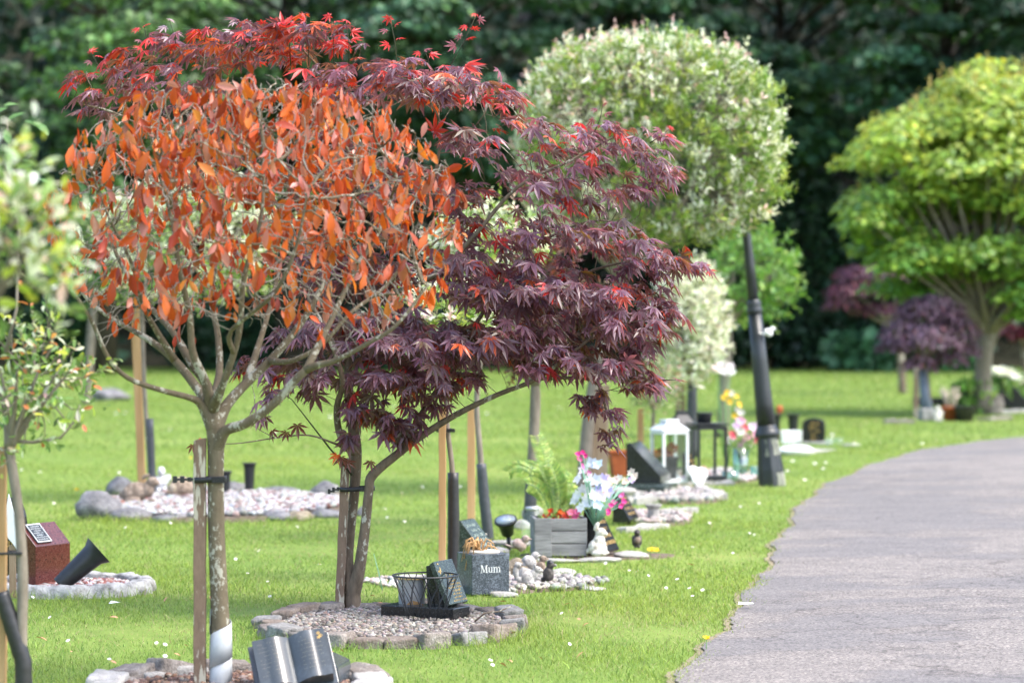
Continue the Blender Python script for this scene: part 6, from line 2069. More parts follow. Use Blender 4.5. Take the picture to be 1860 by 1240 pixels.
# white lantern
def lantern(name, label, px, py, w, h, mat, roof_h, rz, extra_py=0, glass=True, post=.018, finial=True, zbase=.03):
    g, s = gloc(px, py)
    t = thing(name, label, 'lantern', (g.x, g.y, zbase), rz)
    mb = MB(); mb.box((0, 0, .015), (w, w, .03)); mb.build('base', mat, t, bevel=.003)
    for sx in (-1, 1):
        for sy in (-1, 1):
            mb = MB(); mb.box((sx * (w / 2 - post / 2), sy * (w / 2 - post / 2), h / 2 + .01), (post, post, h - .045)); mb.build('post', mat, t, bevel=.002)
    mb = MB()
    for sy in (-1, 1):
        mb.box((0, sy * (w / 2 - post / 2), h - .02), (w - .001, post, .026)); mb.box((sy * (w / 2 - post / 2), 0, h - .0205), (post, w - 2 * post, .026))
    mb.build('top_frame', mat, t, bevel=.002)
    if glass:
        for sx in (-1, 1):
            mb = MB(); mb.box((0, sx * (w / 2 - post / 2), h / 2 + .01), (w - 2 * post, .003, h - .085)); mb.build('pane', 'clear_glass', t)
            mb = MB(); mb.box((sx * (w / 2 - post / 2), 0, h / 2 + .01), (.003, w - 2 * post, h - .085)); mb.build('pane', 'clear_glass', t)
    if roof_h:
        mb = MB(); k = w / 2 + .01; q = w * .22
        v = [(-k, -k, h - .006), (k, -k, h - .006), (k, k, h - .006), (-k, k, h - .006), (-q, -q, h + roof_h), (q, -q, h + roof_h), (q, q, h + roof_h), (-q, q, h + roof_h)]
        mb.add(v, [(3, 2, 1, 0), (4, 5, 6, 7), (0, 1, 5, 4), (1, 2, 6, 5), (2, 3, 7, 6), (3, 0, 4, 7)])
        mb.build('roof', mat, t, bevel=.003)
        if finial:
            mb = MB(); mb.box((0, 0, h + roof_h + .012), (w * .5, w * .5, .024)); mb.build('chimney_cap', mat, t, bevel=.003)
    return t


lantern('white_lantern', 'tall white framed glass lantern with a black flower pot inside', 1216, 884, .205, .385, 'white_paint', .045, R(24))
g, s = gloc(1216, 884); g = g + Vector((-.012, 0, 0))
t = thing('flower_pot', 'black pot of dark red flowers standing inside the white lantern', 'flower pot', (g.x, g.y, .062))
mb = MB(); mb.lathe([(.062, 0), (.076, .15), (.078, .155), (.07, .155), (.066, .14), (0, .14)], 22); mb.build('pot', 'plastic_black', t)
pos = [((g.x + .04 * rng.normal(), g.y + .03 * rng.normal(), .062 + .18 + .025 * abs(rng.normal())), (rng.normal(), rng.normal() - .5, .8)) for _ in range(16)]
p_, R_, s_, c_ = flower_heads(pos, 6, .03, [(.30, .02, .035), (.22, .015, .02)], (1, 1))
scatter('blossom', *PETAL, p_, R_, s_, 'flower_petal', t, c_, c_, True, off=np.array(t.location))
lantern('black_lantern', 'open black metal frame with flat top standing right of the white lantern', 1284, 878, .23, .40, 'metal_dark', 0, R(18), glass=False, post=.019)
mb = MB(); mb.box((0, 0, 0), (.25, .25, .012)); o = mb.build('top_plate', 'metal_dark', bpy.data.objects['black_lantern'], bevel=.002); o.location = (0, 0, .408 - .0)
lantern('black_lantern', 'dark lantern with pointed roof and ring top behind the white lantern', 1238, 862, .17, .36, 'metal_dark', .08, R(10), finial=True)
g, s = gloc(1268, 886)
o = mesh_obj('white_heart', figure([((-.03, 0, .10), (.05, .022, .05)), ((.03, 0, .10), (.05, .022, .05)), ((0, 0, .055), (.055, .022, .06)), ((0, 0, .02), (.03, .02, .03))], .006, 3), 'white_ceramic')
o.location = (g.x, g.y, .02); o.rotation_euler = (R(-30), R(12), R(20)); tag(o, 'smooth white heart shaped stone leaning against the black frame', 'ornament')
wedge('memorial_wedge', 'narrow black memorial with gold lettering between the white lantern and the black frame', 1255, 872, .2, [(-.05, 0), (-.05, .19), (-.03, .195), (.05, .02), (.05, 0)], R(-15), 'granite_black', (2, 3, 'gold_leaf'), rows=4, seed=12, zoff=.02)
g, s = gloc(1272, 790)
mb = MB(); mb.lathe([(.05, 0), (.06, .07), (.062, .075), (.05, .075)], 18); o = mb.build('candle_holder', 'metal_dark'); o.location = (bpy.data.objects['black_lantern'].location.x - .02, bpy.data.objects['black_lantern'].location.y, .03 + .415); tag(o, 'small black candle cup on the flat top of the black frame', 'candle holder')

# glass vases with flowers
def vase_glass(label, px, py, r, h, mat='green_glass'):
    g, s = gloc(px, py)
    mb = MB(); mb.lathe([(r * .9, 0), (r, .01), (r * 1.02, h), (r * .95, h), (r * .93, .02), (0, .02)], 22)
    o = mb.build('glass_vase', mat); o.location = (g.x, g.y, .02); tag(o, label, 'vase'); return o
vase_glass('tall clear green glass vase holding the mixed bouquet, left of the leaning lamp post', 1345, 868, .062, .21)
vase_glass('short green tinted glass jar at the foot of the leaning lamp post', 1374, 872, .05, .085)
vase_glass('low wide green glass jar in front of the tall glass vase', 1326, 878, .06, .07)
g = G(1345, 868)
b0 = Vector((g.x, g.y, .10))
heads, stems = [], []
for (px, py) in ((1330, 790), (1336, 798), (1345, 785), (1352, 778), (1358, 795), (1345, 765), (1366, 775), (1372, 790), (1380, 778), (1338, 775), (1386, 795), (1375, 800), (1325, 800), (1350, 805), (1362, 806), (1390, 785)):
    p = P(px, py, g.y + .06 * rng.normal()); heads.append((tuple(p), (.3 * rng.normal(), -.9, .5))); stems.append((b0, p))
n = 110
lp = np.array([P(rng.normal(1352, 18), rng.normal(800, 12), g.y + .06 * rng.normal()) for _ in range(n)])
lc, _ = pick([(.25, .36, .08), (.18, .30, .08), (.36, .42, .10)], (2, 2, 1), n)
plant('mixed_bouquet', 'mixed bouquet of pink, white and red flowers with pale green leaves in the glass vase', 'flowers', tuple(b0), heads, stems, (lp, rand_dirs(n), rand_dirs(n), .06 * rng.uniform(.6, 1.2, n), lc), 6, .045, [(.78, .74, .74), (.76, .40, .50), (.66, .10, .14), (.66, .5, .68)], (3, 3, 1.2, 1.2), 'green_stem', .3)
heads, stems = [], []
g2 = G(1322, 858); b1 = Vector((g2.x, g2.y, .04))
for (px, py) in ((1322, 715), (1316, 722), (1330, 716), (1336, 720), (1326, 730), (1342, 735), (1338, 745), (1346, 750), (1334, 755)):
    p = P(px, py, g2.y + .04 * rng.normal()); heads.append((tuple(p), (.3 * rng.normal(), -.9, .5))); stems.append((b1, p))
plant('tall_bouquet', 'tall loose spray of yellow and cream flowers left of the leaning lamp post', 'flowers', tuple(b1), heads, stems, None, 6, .036, [(.74, .50, .04), (.74, .70, .55), (.70, .68, .62)], (2, 2, 1.5), 'green_stem', .3)
heads, stems = [], []
g3 = G(1314, 840); b2 = Vector((g3.x, g3.y, .04))
for (px, py) in ((1302, 668), (1310, 664), (1318, 672), (1326, 668), (1314, 678), (1306, 676), (1322, 678), (1300, 672), (1328, 676)):
    p = P(px, py, g3.y + .03 * rng.normal()); heads.append((tuple(p), (.4 * rng.normal(), -.7, .7))); stems.append((b2, p))
plant('white_blooms', 'cluster of large white blooms on tall stems in front of the pale green standard trunk', 'flowers', tuple(b2), heads, stems, None, 7, .05, [(.82, .80, .80), (.80, .66, .68)], (4, 1), 'green_stem', .5)

# leaning lamp post
YLp = 20.5
gl = P(1403, 884, YLp)
sL = F / YLp
t = thing('lamp_post', 'leaning black lamp post with ringed shaft and peeling wide base, beside the path', 'lamp post', (gl.x, YLp, 0))
t.rotation_euler = (0, R(-5.9), 0)
u = 1 / sL
mb = MB(); mb.lathe([(25 * u, -.05), (24 * u, .12), (19.5 * u, .30), (17.5 * u, .355)], 8, smooth=False); mb.build('plinth', 'post_paint', t)
mb = MB(); mb.lathe([(18.2 * u, .352), (23 * u, .362), (23.5 * u, .385), (21 * u, .40), (17.5 * u, .43), (17.2 * u, .44)], 20); mb.build('collar', 'post_paint', t)
mb = MB(); mb.lathe([(17 * u, .436), (16.2 * u, .60), (14.5 * u, .9), (12.6 * u, 1.25)], 16); mb.build('shaft', 'post_paint', t)
mb = MB(); mb.lathe([(12.6 * u, 1.248), (14.6 * u, 1.256), (15 * u, 1.275), (13.2 * u, 1.29), (13.2 * u, 1.305), (14 * u, 1.32), (10.5 * u, 1.345), (10 * u, 1.35)], 20); mb.build('collar', 'post_paint', t)
mb = MB(); mb.lathe([(10 * u, 1.348), (9.2 * u, 1.6), (7.6 * u, 1.85), (6.6 * u, 2.1), (6.6 * u, 2.22), (9 * u, 2.225), (9 * u, 2.25), (0, 2.28)], 16); mb.build('upper_shaft', 'post_paint', t)
for (a0, a1, z0, z1) in ((-1.22, -.74, .0, .345), (-.72, -.02, .0, .33), (-1.95, -1.72, .12, .34)):
    mb = MB(); v, f = [], []
    for j in range(6):
        z = z0 + (z1 - z0) * j / 5
        rr = (25 - (25 - 17.5) * max(0, (z / .355)) ** 1.25) * u + .0025
        w0 = a0 + .12 * math.sin(j * 2.1); w1 = a1 - .10 * math.sin(j * 1.7 + 1)
        for k in range(5):
            a = w0 + (w1 - w0) * k / 4
            # octagon radius
            m_ = (a % (PI / 4)) - PI / 8
            ro = rr * math.cos(PI / 8) / math.cos(m_)
            v.append((ro * math.cos(a), ro * math.sin(a), z))
    for j in range(5):
        for k in range(4): f.append((j * 5 + k, j * 5 + k + 1, (j + 1) * 5 + k + 1, (j + 1) * 5 + k))
    mb.add(v, f); mb.build('bare_patch', 'post_bare', bpy.data.objects['lamp_post'])

# behind the lamp post: vases, white heap, round headstone, glass
def cone_vase(label, px, py, top_py, r_top, mat='plastic_black', Yoff=0):
    g, s = gloc(px, py)
    h = (py - top_py) / s
    mb = MB(); mb.lathe([(r_top * .62, -.02), (r_top * .62, 0), (r_top * .86, h * .86), (r_top, h * .965), (r_top * 1.12, h * .97), (r_top * 1.14, h), (r_top * .98, h), (r_top * .8, h * .8), (0, h * .8)], 24)
    o = mb.build('grave_vase', mat); o.location = (g.x, g.y, 0); tag(o, label, 'vase'); return o


cone_vase('black spike vase directly behind the leaning lamp post base', 1408, 800, 752, .062)
cone_vase('black spike vase standing behind the white box and heap', 1441, 800, 752, .062)
g, s = gloc(1478, 806)
t = thing('headstone', 'small black round topped headstone with gold lettering beyond the lamp post', 'headstone', (g.x, g.y, 0), R(-12))
prof = [(-.10, 0), (-.115, .10), (-.108, .20)] + [(.0 - .105 * math.cos(a), .205 + .045 * math.sin(a)) for a in np.linspace(.15, PI - .15, 9)] + [(.108, .20), (.115, .10), (.10, 0)]
mb = MB(); mb.prism(prof, -.045, .045); mb.build('body', 'granite_black', t, bevel=.008)
mb = MB(); marks(mb, (-.04, -.0465, .22), (1, 0, 0), (0, 0, -1), .10, .19, 5, seed=5, thick=.001); mb.build('inscription', 'gold_leaf', t)
mb = MB(); mb.box((0, 0, .012), (.34, .2, .03)); mb.build('base', 'slab_pale', t, bevel=.003)
g, s = gloc(1437, 806)
mb = MB(); trough(mb, .20, .14, .13, .92); o = mb.build('white_planter', 'white_ceramic', bevel=.004); o.location = (g.x, g.y, 0); tag(o, 'plain white box planter behind the white marble heap', 'planter')
o = mesh_obj('marble_heap', rock_mesh((.34, .3, .12), 77, .16), 'white_ceramic'); g = G(1444, 826); o.location = (g.x, g.y, -.005); tag(o, 'low heap of bright white marble right of the leaning lamp post', 'marble heap')
slab_edge('pale slab under the white heap and round topped headstone', 1430, 826, 1500, 818, .2, .02)
vase_glass('small clear glass jar on the grass beyond the black headstone', 1508, 812, .045, .07, 'clear_glass')
vase_glass('second clear glass jar on the grass beyond the black headstone, nearest the path', 1524, 810, .042, .06, 'clear_glass')
o = mesh_obj('stone_slab', rock_mesh((.2, .16, .03), 91, .1), 'white_stone'); g = G(1544, 810); o.location = (g.x, g.y, 0); tag(o, 'flat white stone on the grass nearest the path bend', 'stone')
g, s = gloc(1418, 800)
mb = MB(); mb.tube([(0, 0, 0), (0, 0, .28)], .006, 6); mb.ball((0, 0, .30), (.035, .02, .045))
o = mb.build('rusty_ornament', 'terracotta'); g = G(1421, 800); o.location = (g.x, g.y + .3, 0); tag(o, 'rusty stick ornament just right of the leaning lamp post', 'ornament')
g = G(1394, 640)
o = mesh_obj('bird_figure', figure(BIRD, .006, 3), 'white_ceramic', None); gg = P(1396, 612, 20.44); o.location = gg; o.scale = (.8,) * 3; o.rotation_euler = (0, 0, FR); tag(o, 'white dove ornament fixed to the side of the leaning lamp post', 'ornament')

# ================================================================== left red granite memorial and its ring
YR = 12.55
gR = G(128, 580 + 6200 / YR)
EXCL.append((gR.x, YR, .40, .40))
soil_patch('soil', gR.x, YR, .30, .30, .02)
bed_disc('bed_gravel', 'red and white chippings inside the white scalloped ring', gR.x, YR, .285, .285, .028, [(.46, .43, .41), (.24, .085, .065), (.33, .16, .13), (.12, .12, .15), (.55, .52, .49)], (2.5, 2.5, 2, .6, 2), 1100, .014)
mb = MB(); v, f = [], []; k = 120; m_ = 8
for i in range(k):
    a = 2 * PI * i / k
    scl = abs(math.sin(a * 5.5))
    ri = .285 + .01 * math.sin(a * 9); ro = .355 + .018 * scl + .006 * math.sin(a * 17)
    ht = .052 + .006 * scl + .003 * math.sin(a * 23)
    for (r_, z) in ((ri + .012, -.02), (ri + .006, ht * .5), (ri + .002, ht - .006), (ri + .014, ht), (ro - .022, ht + .001), (ro - .006, ht - .012), (ro + .004 * math.sin(a * 31), ht * .4), (ro + .004, -.02)):
        jj = .003 * rng.normal()
        v.append(((r_ + jj) * math.cos(a), (r_ + jj) * math.sin(a), z + .4 * jj))
for i in range(k):
    for j in range(m_ - 1): f.append((i * m_ + j, i * m_ + j + 1, ((i + 1) % k) * m_ + j + 1, ((i + 1) % k) * m_ + j))
mb.add(v, f, True); o = mb.build('edging_ring', 'white_stone'); o.location = (gR.x, YR, 0)
bmm = bmesh.new(); bmm.from_mesh(o.data); bmesh.ops.recalc_face_normals(bmm, faces=bmm.faces); bmm.to_mesh(o.data); bmm.free()
tag(o, 'white painted scalloped stone ring round the red granite memorial', 'edging ring')
# wedge
t = thing('granite_memorial', 'polished red granite desk memorial with a small black plaque on its slope', 'memorial', (P(82, 1068, 12.58).x, 12.60, .02), R(-28))
prof = [(-.048, 0), (-.048, .278), (.040, .185), (.040, 0)]
Wd = .25
mb = MB(); mb.prism([(p[0], p[1]) for p in prof], -Wd / 2, Wd / 2); mb.build('body', 'granite_red', t, bevel=.002)
a, b = Vector((-.048, 0, .278)), Vector((.040, 0, .185)); dn = (b - a).normalized(); nz = Vector((-dn.z, 0, dn.x)); nz = nz if nz.z > 0 else -nz
mz = Matrix((( 0, dn.x, nz.x, 0), (1, 0, 0, 0), (0, dn.z, nz.z, 0), (0, 0, 0, 1)))
cpl = a + dn * .062
Mt = Matrix.Translation(cpl + Vector((0, -.052, 0))) @ mz
mb = MB(); mb.box((0, 0, .004), (.10, .104, .008), Mt); mb.build('plaque', 'plaque_black', t, bevel=.001)
mb = MB()
for (c, d) in (((0, -.0495, .0085), (.10, .005, .002)), ((0, .0495, .0085), (.10, .005, .002)), ((-.0475, 0, .0085), (.005, .094, .002)), ((.0475, 0, .0085), (.005, .094, .002))): mb.box(c, d, Mt)
mb.build('plaque_border', 'silver_letter', t)
mb = MB(); marks(mb, Mt @ Vector((-.040, -.043, .0086)), (0, 1, 0), dn, .08, .086, 7, seed=11, chh=.55, density=.92); mb.build('inscription', 'silver_letter', t)
# fallen vase
ga = P(112, 1072, 12.32)
t = thing('grave_vase', 'black trumpet shaped spike vase toppled against the white ring', 'vase', (ga.x - .005, 12.33, .055))
t.rotation_euler = (R(-10), R(48), 0)
mb = MB(); mb.lathe([(.036, -.01), (.037, 0), (.050, .16), (.053, .185), (.070, .215), (.072, .218), (.066, .217), (.049, .185), (.035, .02), (0, .02)], 28); mb.build('body', 'plastic_black', t)
# white hanging heart and dark round stone at the left edge
gh = P(22, 962, 12.2)
t = thing('white_board', 'white pointed wooden board standing behind the left edge stake', 'ornament', (gh.x, 12.2, 0))
prof = [(-.055, .0), (.055, .12), (.062, .20), (.0, .41), (-.06, .26)]
s_ = F / 12.2
outl = [(10, 925), (16, 896), (26, 930), (44, 958), (42, 1012), (22, 985), (2, 962)]
c0 = P(22, 962, 12.2)
mb = MB(); mb.prism([((a - 22) / s_, P(a, b, 12.2).z) for a, b in outl], -.008, .008); mb.build('board', 'white_paint', t, bevel=.002)
mb = MB(); mb.prism([((a - 22) / s_, P(a, b, 12.2).z) for a, b in ((16, 990), (28, 990), (28, 1085), (16, 1085))], .004, .022); mb.build('leg', 'stake_wood', t)
t = thing('headstone', 'dark round topped slate standing behind the white board at the left edge', 'headstone', (P(20, 1066, 12.95).x, 12.95, 0), R(-20))
mb = MB(); mb.prism([(-.07, 0)] + [(-.0 - .075 * math.cos(q), .27 + .12 * math.sin(q)) for q in np.linspace(0, PI, 12)] + [(.07, 0)], -.02, .02); mb.build('body', 'granite_black', t, bevel=.004)
mb = MB(); marks(mb, (-.03, -.021, .32), (1, 0, 0), (0, 0, -1), .08, .16, 4, seed=21); mb.build('inscription', 'gold_leaf', t)

# ================================================================== rear left rock bed
cbx, cby = G(395, 925).x, 18.0
EXCL.append((cbx, cby, .90, 1.3))
soil_patch('soil', cbx, cby, .84, 1.22, .03)
bed_disc('bed_gravel', 'red and white pebbles filling the rock edged bed at the rear left', cbx, cby, .80, 1.15, .045, [(.36, .355, .35), (.20, .09, .075), (.26, .18, .165), (.45, .445, .44), (.22, .215, .21)], (4, 1.1, .8, 2.3, 1.5), 4200, .021, flat=.7)
ROCKS = [(178, 947, (.29, .26, .23), 'rock_grey', 'largest grey rock at the left end of the rear pebble bed'), (214, 905, (.22, .25, .17), 'rock_grey', 'grey rock behind the large left rock and the brown rabbit figure'), (238, 950, (.26, .18, .11), 'rock_grey', 'low dark angular rock in front of the brown rabbit figure'), (318, 951, (.30, .2, .07), 'rock_grey', 'flat dark rock at the front edge, left of the front tree stake'),
         (432, 948, (.22, .2, .10), 'rock_grey', 'grey rock at the front edge just right of the lichened trunk'), (504, 949, (.20, .2, .085), 'rock_grey', 'dark grey rock beside the tan rock at the front edge'), (542, 949, (.19, .18, .09), 'rock_brown', 'tan rock at the front edge of the rear pebble bed'), (592, 943, (.24, .2, .08), 'rock_grey', 'low grey rock at the right front corner of the pebble bed'),
         (352, 912, (.22, .2, .17), 'rock_grey', 'square grey rock right of the brown hedgehog figure'), (425, 903, (.22, .22, .14), 'rock_grey', 'rounded grey rock between the two black spike vases'), (505, 898, (.36, .2, .06), 'rock_grey', 'long low grey rock at the back of the pebble bed'), (592, 908, (.24, .2, .14), 'rock_grey', 'rounded grey rock at the right end of the pebble bed'), (618, 914, (.16, .18, .10), 'rock_brown', 'small tan rock at the right end, partly behind the maple stake'), (660, 940, (.10, .1, .08), 'rock_grey', 'small grey stone on the grass right of the maple stems')]
for i, (px, py, d, mt, lab) in enumerate(ROCKS):
    o = mesh_obj('rock', rock_mesh(d, 31 + i, .25), mt); g = G(px, py - 4); o.location = (g.x, g.y, -.01); o.rotation_euler = (0, 0, .2 * rng.normal()); tag(o, lab, 'rock')
fig('rabbit_figure', 'lying brown and white stone rabbit on the rear pebble bed, ears laid back', 'rabbit figure', RABBIT, 252, 925, FR - .1, 1.0, 'resin_brown', .04, .005, extra=eye(-.10, .142, .027))
fig('cherub_figure', 'small white cherub figure just right of the dark tree guard', 'figure', CHERUB, 293, 906, .2, .85, 'cherub_white', .04, .004)
fig('hedgehog_figure', 'large brown and tan hedgehog figure between the cherub and the front stake', 'hedgehog figure', HEDGEHOG, 330, 914, -.7, .78, 'resin_brown', .04, .006, extra=[('belly', [(0, -.105, .075)], .05, 'rock_brown')])
cone_vase('black spike vase standing at the back of the rear pebble bed', 453, 904, 840, .044)
cone_vase('black spike vase half hidden behind the lichened orange tree trunk', 409, 908, 855, .042)
o = mesh_obj('rock', rock_mesh((.7, .7, .24), 95, .2), 'rock_grey'); g = G(196, 727); o.location = (g.x, g.y, -.02); tag(o, 'low grey rock at the foot of the distant grey tree', 'rock')

# ================================================================== right hand group
g, s = gloc(1683, 762)
mb = MB(); mb.box((0, 0, .07), (.26, .2, .15)); o = mb.build('memorial_block', 'sett_stone_grey', bevel=.02); o.location = (g.x, g.y - .3, 0); o.rotation_euler = (0, 0, R(8)); tag(o, 'grey stone block at the foot of the domed purple maple', 'memorial')
fig('gnome_figure', 'small pale figure with a white top between the stone block and terracotta pot', 'figure', CHERUB, 1704, 766, .1, .9, 'resin_cream', 0, .006)
g, s = gloc(1727, 764)
t = thing('terracotta_pot', 'terracotta pot of bare upright stems right of the pale figure', 'flower pot', (g.x, g.y, 0))
mb = MB(); mb.lathe([(.075, 0), (.105, .14), (.115, .14), (.117, .17), (.10, .17), (.095, .13), (0, .13)], 22); mb.build('pot', 'terracotta', t)
mb = MB()
for i in range(12):
    a = rng.uniform(0, 2 * PI); mb.tube([(.04 * math.cos(a), .04 * math.sin(a), .13), (.07 * math.cos(a), .05 * math.sin(a), .25), (.10 * math.cos(a) * rng.random() * 1.5, .06 * math.sin(a), rng.uniform(.3, .42))], [.012, .011, .007], 6)
mat_plain('pale_stem', (.40, .34, .26), .8, .2, .2, 30)
mb.build('stems', 'pale_stem', t)
cone_vase('tall black planter behind the terracotta pot', 1748, 742, 695, .13)
g = G(1752, 765)
mb = MB(); mb.lathe([(.10, 0), (.12, .17), (.13, .18), (.11, .18), (.1, .15), (0, .15)], 20); o = mb.build('flower_pot', 'plastic_black'); o.location = (g.x, g.y, 0); tag(o, 'low black pot at the foot of the leafy green plant', 'flower pot')
shrub('leafy_plant', 'fresh green leafy plant between the black pot and the yellow green tree', 'plant', G(1765, 752).x, G(1765, 752).y, .24, .2, .13, 240, .13, [(.20, .36, .06), (.28, .40, .09), (.14, .28, .06)], (2, 1, 1), .12, 'soft_leaf', 5, LEAF_OV)
g = G(1800, 752)
o = mesh_obj('stone_pot', figure([((0, 0, .12), (.17, .15, .14)), ((0, 0, .03), (.16, .14, .05)), ((0, 0, .22), (.17, .15, .03))], .015, 2), 'sett_stone'); o.location = (g.x, g.y, 0); tag(o, 'squat brown stone pot at the foot of the yellow green tree', 'pot')
t = shrub('hydrangea', 'hydrangea bush topped with a band of cream flower heads, right of the yellow green tree', 'shrub', G(1832, 738).x, G(1832, 738).y, .36, .25, .22, 420, .12, [(.10, .22, .05), (.16, .30, .06), (.05, .12, .03)], (2, 2, 1), .02, 'soft_leaf', 6, LEAF_OV)
loc = np.array(t.location); hp = []
for i in range(26):
    x = rng.uniform(1800, 1858); p = P(x, 678 + .012 * (x - 1812) ** 2 * (1 if x > 1812 else .3) * .6 + rng.normal() * 3, t.location.y - .1 + .1 * rng.normal()); hp.append((tuple(p), (.5 * rng.normal(), -.6, .8)))
p_, R_, s_, c_ = flower_heads(hp, 9, .085, [(.74, .76, .58), (.78, .78, .66)], (1, 1))
scatter('blossom', *PETAL, p_, R_, s_, 'flower_petal', t, c_, c_, True, off=loc)
wedge('memorial_wedge', 'black desk memorial under the hydrangea at the right edge', 1832, 744, .3, [(-.12, 0), (-.12, .26), (-.09, .27), (.12, .05), (.12, 0)], R(-10), 'granite_black', (2, 3, 'gold_leaf'), rows=4, seed=30)
wedge('memorial_wedge', 'black and silver desk memorial cut off by the right edge', 1856, 744, .3, [(-.12, 0), (-.12, .30), (-.09, .31), (.12, .05), (.12, 0)], R(-10), 'granite_black', (2, 3, 'silver_letter'), rows=4, seed=31)
slab_edge('pale kerb slab along the front of the right edge memorials', 1806, 752, 1875, 747, .2, .04)
slab_edge('worn kerb slab left of the stone block under the domed purple maple', 1606, 768, 1660, 768, .2, .04, 'sett_stone')
slab_edge('worn kerb slab on the grass in front of the leafy green plant', 1788, 764, 1825, 761, .2, .03, 'sett_stone')
mb = MB(); mb.box((0, 0, .06), (.5, .3, .12)); o = mb.build('granite_plinth', 'granite_black', bevel=.01); g = G(1712, 742); o.location = (g.x, g.y + 1.0, 0); tag(o, 'low black granite block behind the terracotta pot', 'plinth')

# ================================================================== daisies, dandelions and fallen leaves
v, f = [], []
for k in range(12):
    a = 2 * PI * k / 12; b = len(v)
    u = np.array((math.cos(a), math.sin(a), 0)); q = np.array((-u[1], u[0], 0))
    for p in (u * .002, u * .008 + q * .0022 + np.array((0, 0, .001)), u * .0115, u * .008 - q * .0022 + np.array((0, 0, .001))): v.append(tuple(p))
    f.append((b, b + 1, b + 2, b + 3))
mb = MB(); mb.add(v, f); mat_plain('daisy_white', (.80, .80, .78), .6, .3, .03, 20)
d0 = mb.build('daisy', 'daisy_white'); dme = d0.data
mb = MB(); mb.ball((0, 0, .001), (.0035, .0035, .0022), n=8, m=4); mat_plain('daisy_yellow', (.70, .45, .03), .7, .2, .1, 20)
cme = mb.build('eye_tmp', 'daisy_yellow'); eme = cme.data; bpy.data.objects.remove(cme)
bpy.data.objects.remove(d0)


def on_lawn(x, y):
    if x > edge_x(y) - .12: return False
    return all(((x - a) / (c + .05)) ** 2 + ((y - b) / (d + .05)) ** 2 > 1.05 for a, b, c, d in EXCL)


KNOWN = [(98, 925), (930, 410 * 0 + 1083), (953, 1084), (490, 1100), (1035, 1190), (891, 1217), (895, 1228), (1020, 1132), (1143, 1050), (1158, 1052), (1100, 1038), (1178, 1062), (1230, 1068), (1210, 1085), (1252, 1085), (1276, 1088), (1258, 1100), (1400, 953), (1415, 955), (730, 905), (735, 960), (700, 935), (703, 950), (450, 1055), (486, 1070), (428, 1030), (464, 1010), (284, 1185), (300, 1188), (90, 1140), (300, 1210), (480, 965), (310, 962), (540, 970), (1362, 980), (1370, 983), (1320, 905), (1338, 908), (1345, 930), (1440, 845), (1480, 850), (1500, 848), (1495, 860), (1430, 865), (1462, 880)]
spots = [G(a, b) for a, b in KNOWN]
tries = 0
while len(spots) < 125 and tries < 5000:
    tries += 1
    y = rng.uniform(9.3, 40) if rng.random() < .6 else rng.uniform(9.3, 20)
    x = rng.uniform(-.19, .19) * y
    if (math.sin(x * 1.3 + y * .4) + math.sin(y * .9 + 1)) < -.2 and rng.random() < .8: continue
    spots.append(Vector((x, y, 0)))
spots = [q for q in spots if on_lawn(q.x, q.y)]
for q in spots:
    o = bpy.data.objects.new('daisy', dme); COL.objects.link(o)
    c = bpy.data.objects.new('flower_eye', eme); COL.objects.link(c); c.parent = o
    big = .72 if q.y < 16 else min(1.5, .72 * q.y / 14)
    o.location = (q.x, q.y, .036 + .008 * rng.random()); o.rotation_euler = (R(28) + .2 * rng.normal(), .25 * rng.normal(), rng.uniform(-1, 1))
    o.scale = (rng.uniform(.85, 1.2) * big,) * 3
    tag(o, 'tiny white daisy open in the mown grass', 'daisy', 'daisies scattered over the lawn')
for (px, py, lab, sc_) in ((139, 903, 'yellow dandelion in the grass left of the rear pebble bed', 1.3), (1283, 1184, 'yellow dandelion at the path edge', 1.0), (1182, 1018, 'double yellow flower in the grass right of the lone bird figure', 1.6), (347, 843, 'yellow dandelion in the grass behind the front tree stake', 1.2)):
    t = thing('dandelion', lab, 'dandelion', tuple(G(px, py)))
    hs = [((0, 0, .05), (0, -.5, 1)), ((.008 * (sc_ > 1.5) * 3, 0, .048), (.2, -.5, 1))][:2 if sc_ > 1.5 else 1]
    p_, R_, s_, c_ = flower_heads(hs, 18, .014 * sc_, [(.78, .56, .02)], (1,), .35)
    scatter('blossom', *PETAL, p_, R_, s_, 'flower_petal', t, c_, c_)
    mb = MB(); mb.tube([(0, 0, -.005), (0, 0, .048)], .0018, 5); mb.build('stem', 'green_stem', t)
mat_plain('fallen_leaf', (.58, .27, .16), .6, .3, .25, 60)
lv, lf = LEAF_OV
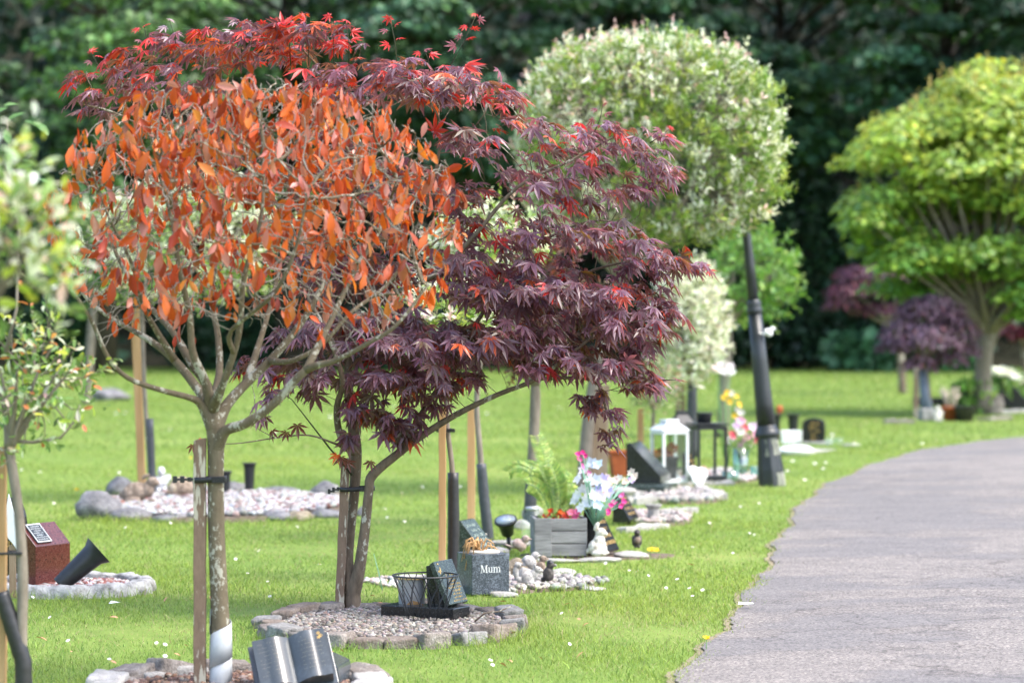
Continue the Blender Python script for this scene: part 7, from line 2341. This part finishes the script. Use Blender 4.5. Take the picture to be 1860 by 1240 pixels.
for (px, py, sz, rz, lab) in ((86, 1180, .05, 1.2, 'pale orange fallen leaf lying on the grass at the lower left'), (247, 1228, .03, .4, 'small brown fallen leaf on the grass near the front tree bed'), (1262, 1040, .04, 2.0, 'pale fallen leaf on the grass right of the pebbles')):
    mb = MB(); mb.add([tuple(np.array(q) * sz) for q in lv], lf, True)
    o = mb.build('fallen_leaf', 'fallen_leaf'); g = G(px, py); o.location = (g.x, g.y, .034); o.rotation_euler = (R(20), R(10), rz); tag(o, lab, 'leaf')
for k in range(34):
    y = rng.uniform(9.4, 12.2); x = rng.uniform(-1.75, .55)
    if not on_lawn(x, y) and rng.random() < .5: continue
    mb_sz = rng.uniform(.02, .042)
    if k == 0:
        mb = MB(); mb.add([tuple(np.array(q)) for q in lv], lf, True)
        o = mb.build('fallen_leaf', 'fallen_leaf'); FLM = o.data
    else:
        o = bpy.data.objects.new('fallen_leaf', FLM); COL.objects.link(o)
    o.location = (x, y, .022 + .01 * rng.random()); o.rotation_euler = (.35 * rng.normal(), .35 * rng.normal(), rng.uniform(0, 6.28)); o.scale = (mb_sz,) * 3
    tag(o, 'small withered brown leaf lying in the grass under the front trees', 'leaf', 'withered leaves on the grass')
mb = MB(); mb.add([(-.025, -.012, 0), (.02, -.015, .006), (.026, .012, .002), (-.018, .016, .009)], [(0, 1, 2, 3)])
o = mb.build('paper_scrap', 'white_paint'); g = G(209, 1109); o.location = (g.x, g.y, .032); tag(o, 'small white scrap on the grass in front of the white ring', 'paper scrap')
mb = MB(); mb.add([(-.03, -.01, .0), (.035, -.012, .004), (.03, .012, .006), (-.028, .010, .009)], [(0, 1, 2, 3)])
o = mb.build('paper_scrap', 'white_paint'); g = G(1354, 1110); o.location = (g.x, g.y, .03); tag(o, 'small pale scrap lying at the path edge', 'paper scrap')
# a long pale grass stem by the maple
mb = MB(); mb.tube([P(695, 1072, 12.5), P(688, 1040, 12.5), P(679, 1005, 12.5)], [.003, .0025, .001], 5)
tag(mb.build('grass_stem', 'silk_stem'), 'single tall pale grass stem standing right of the maple stems', 'grass stem')
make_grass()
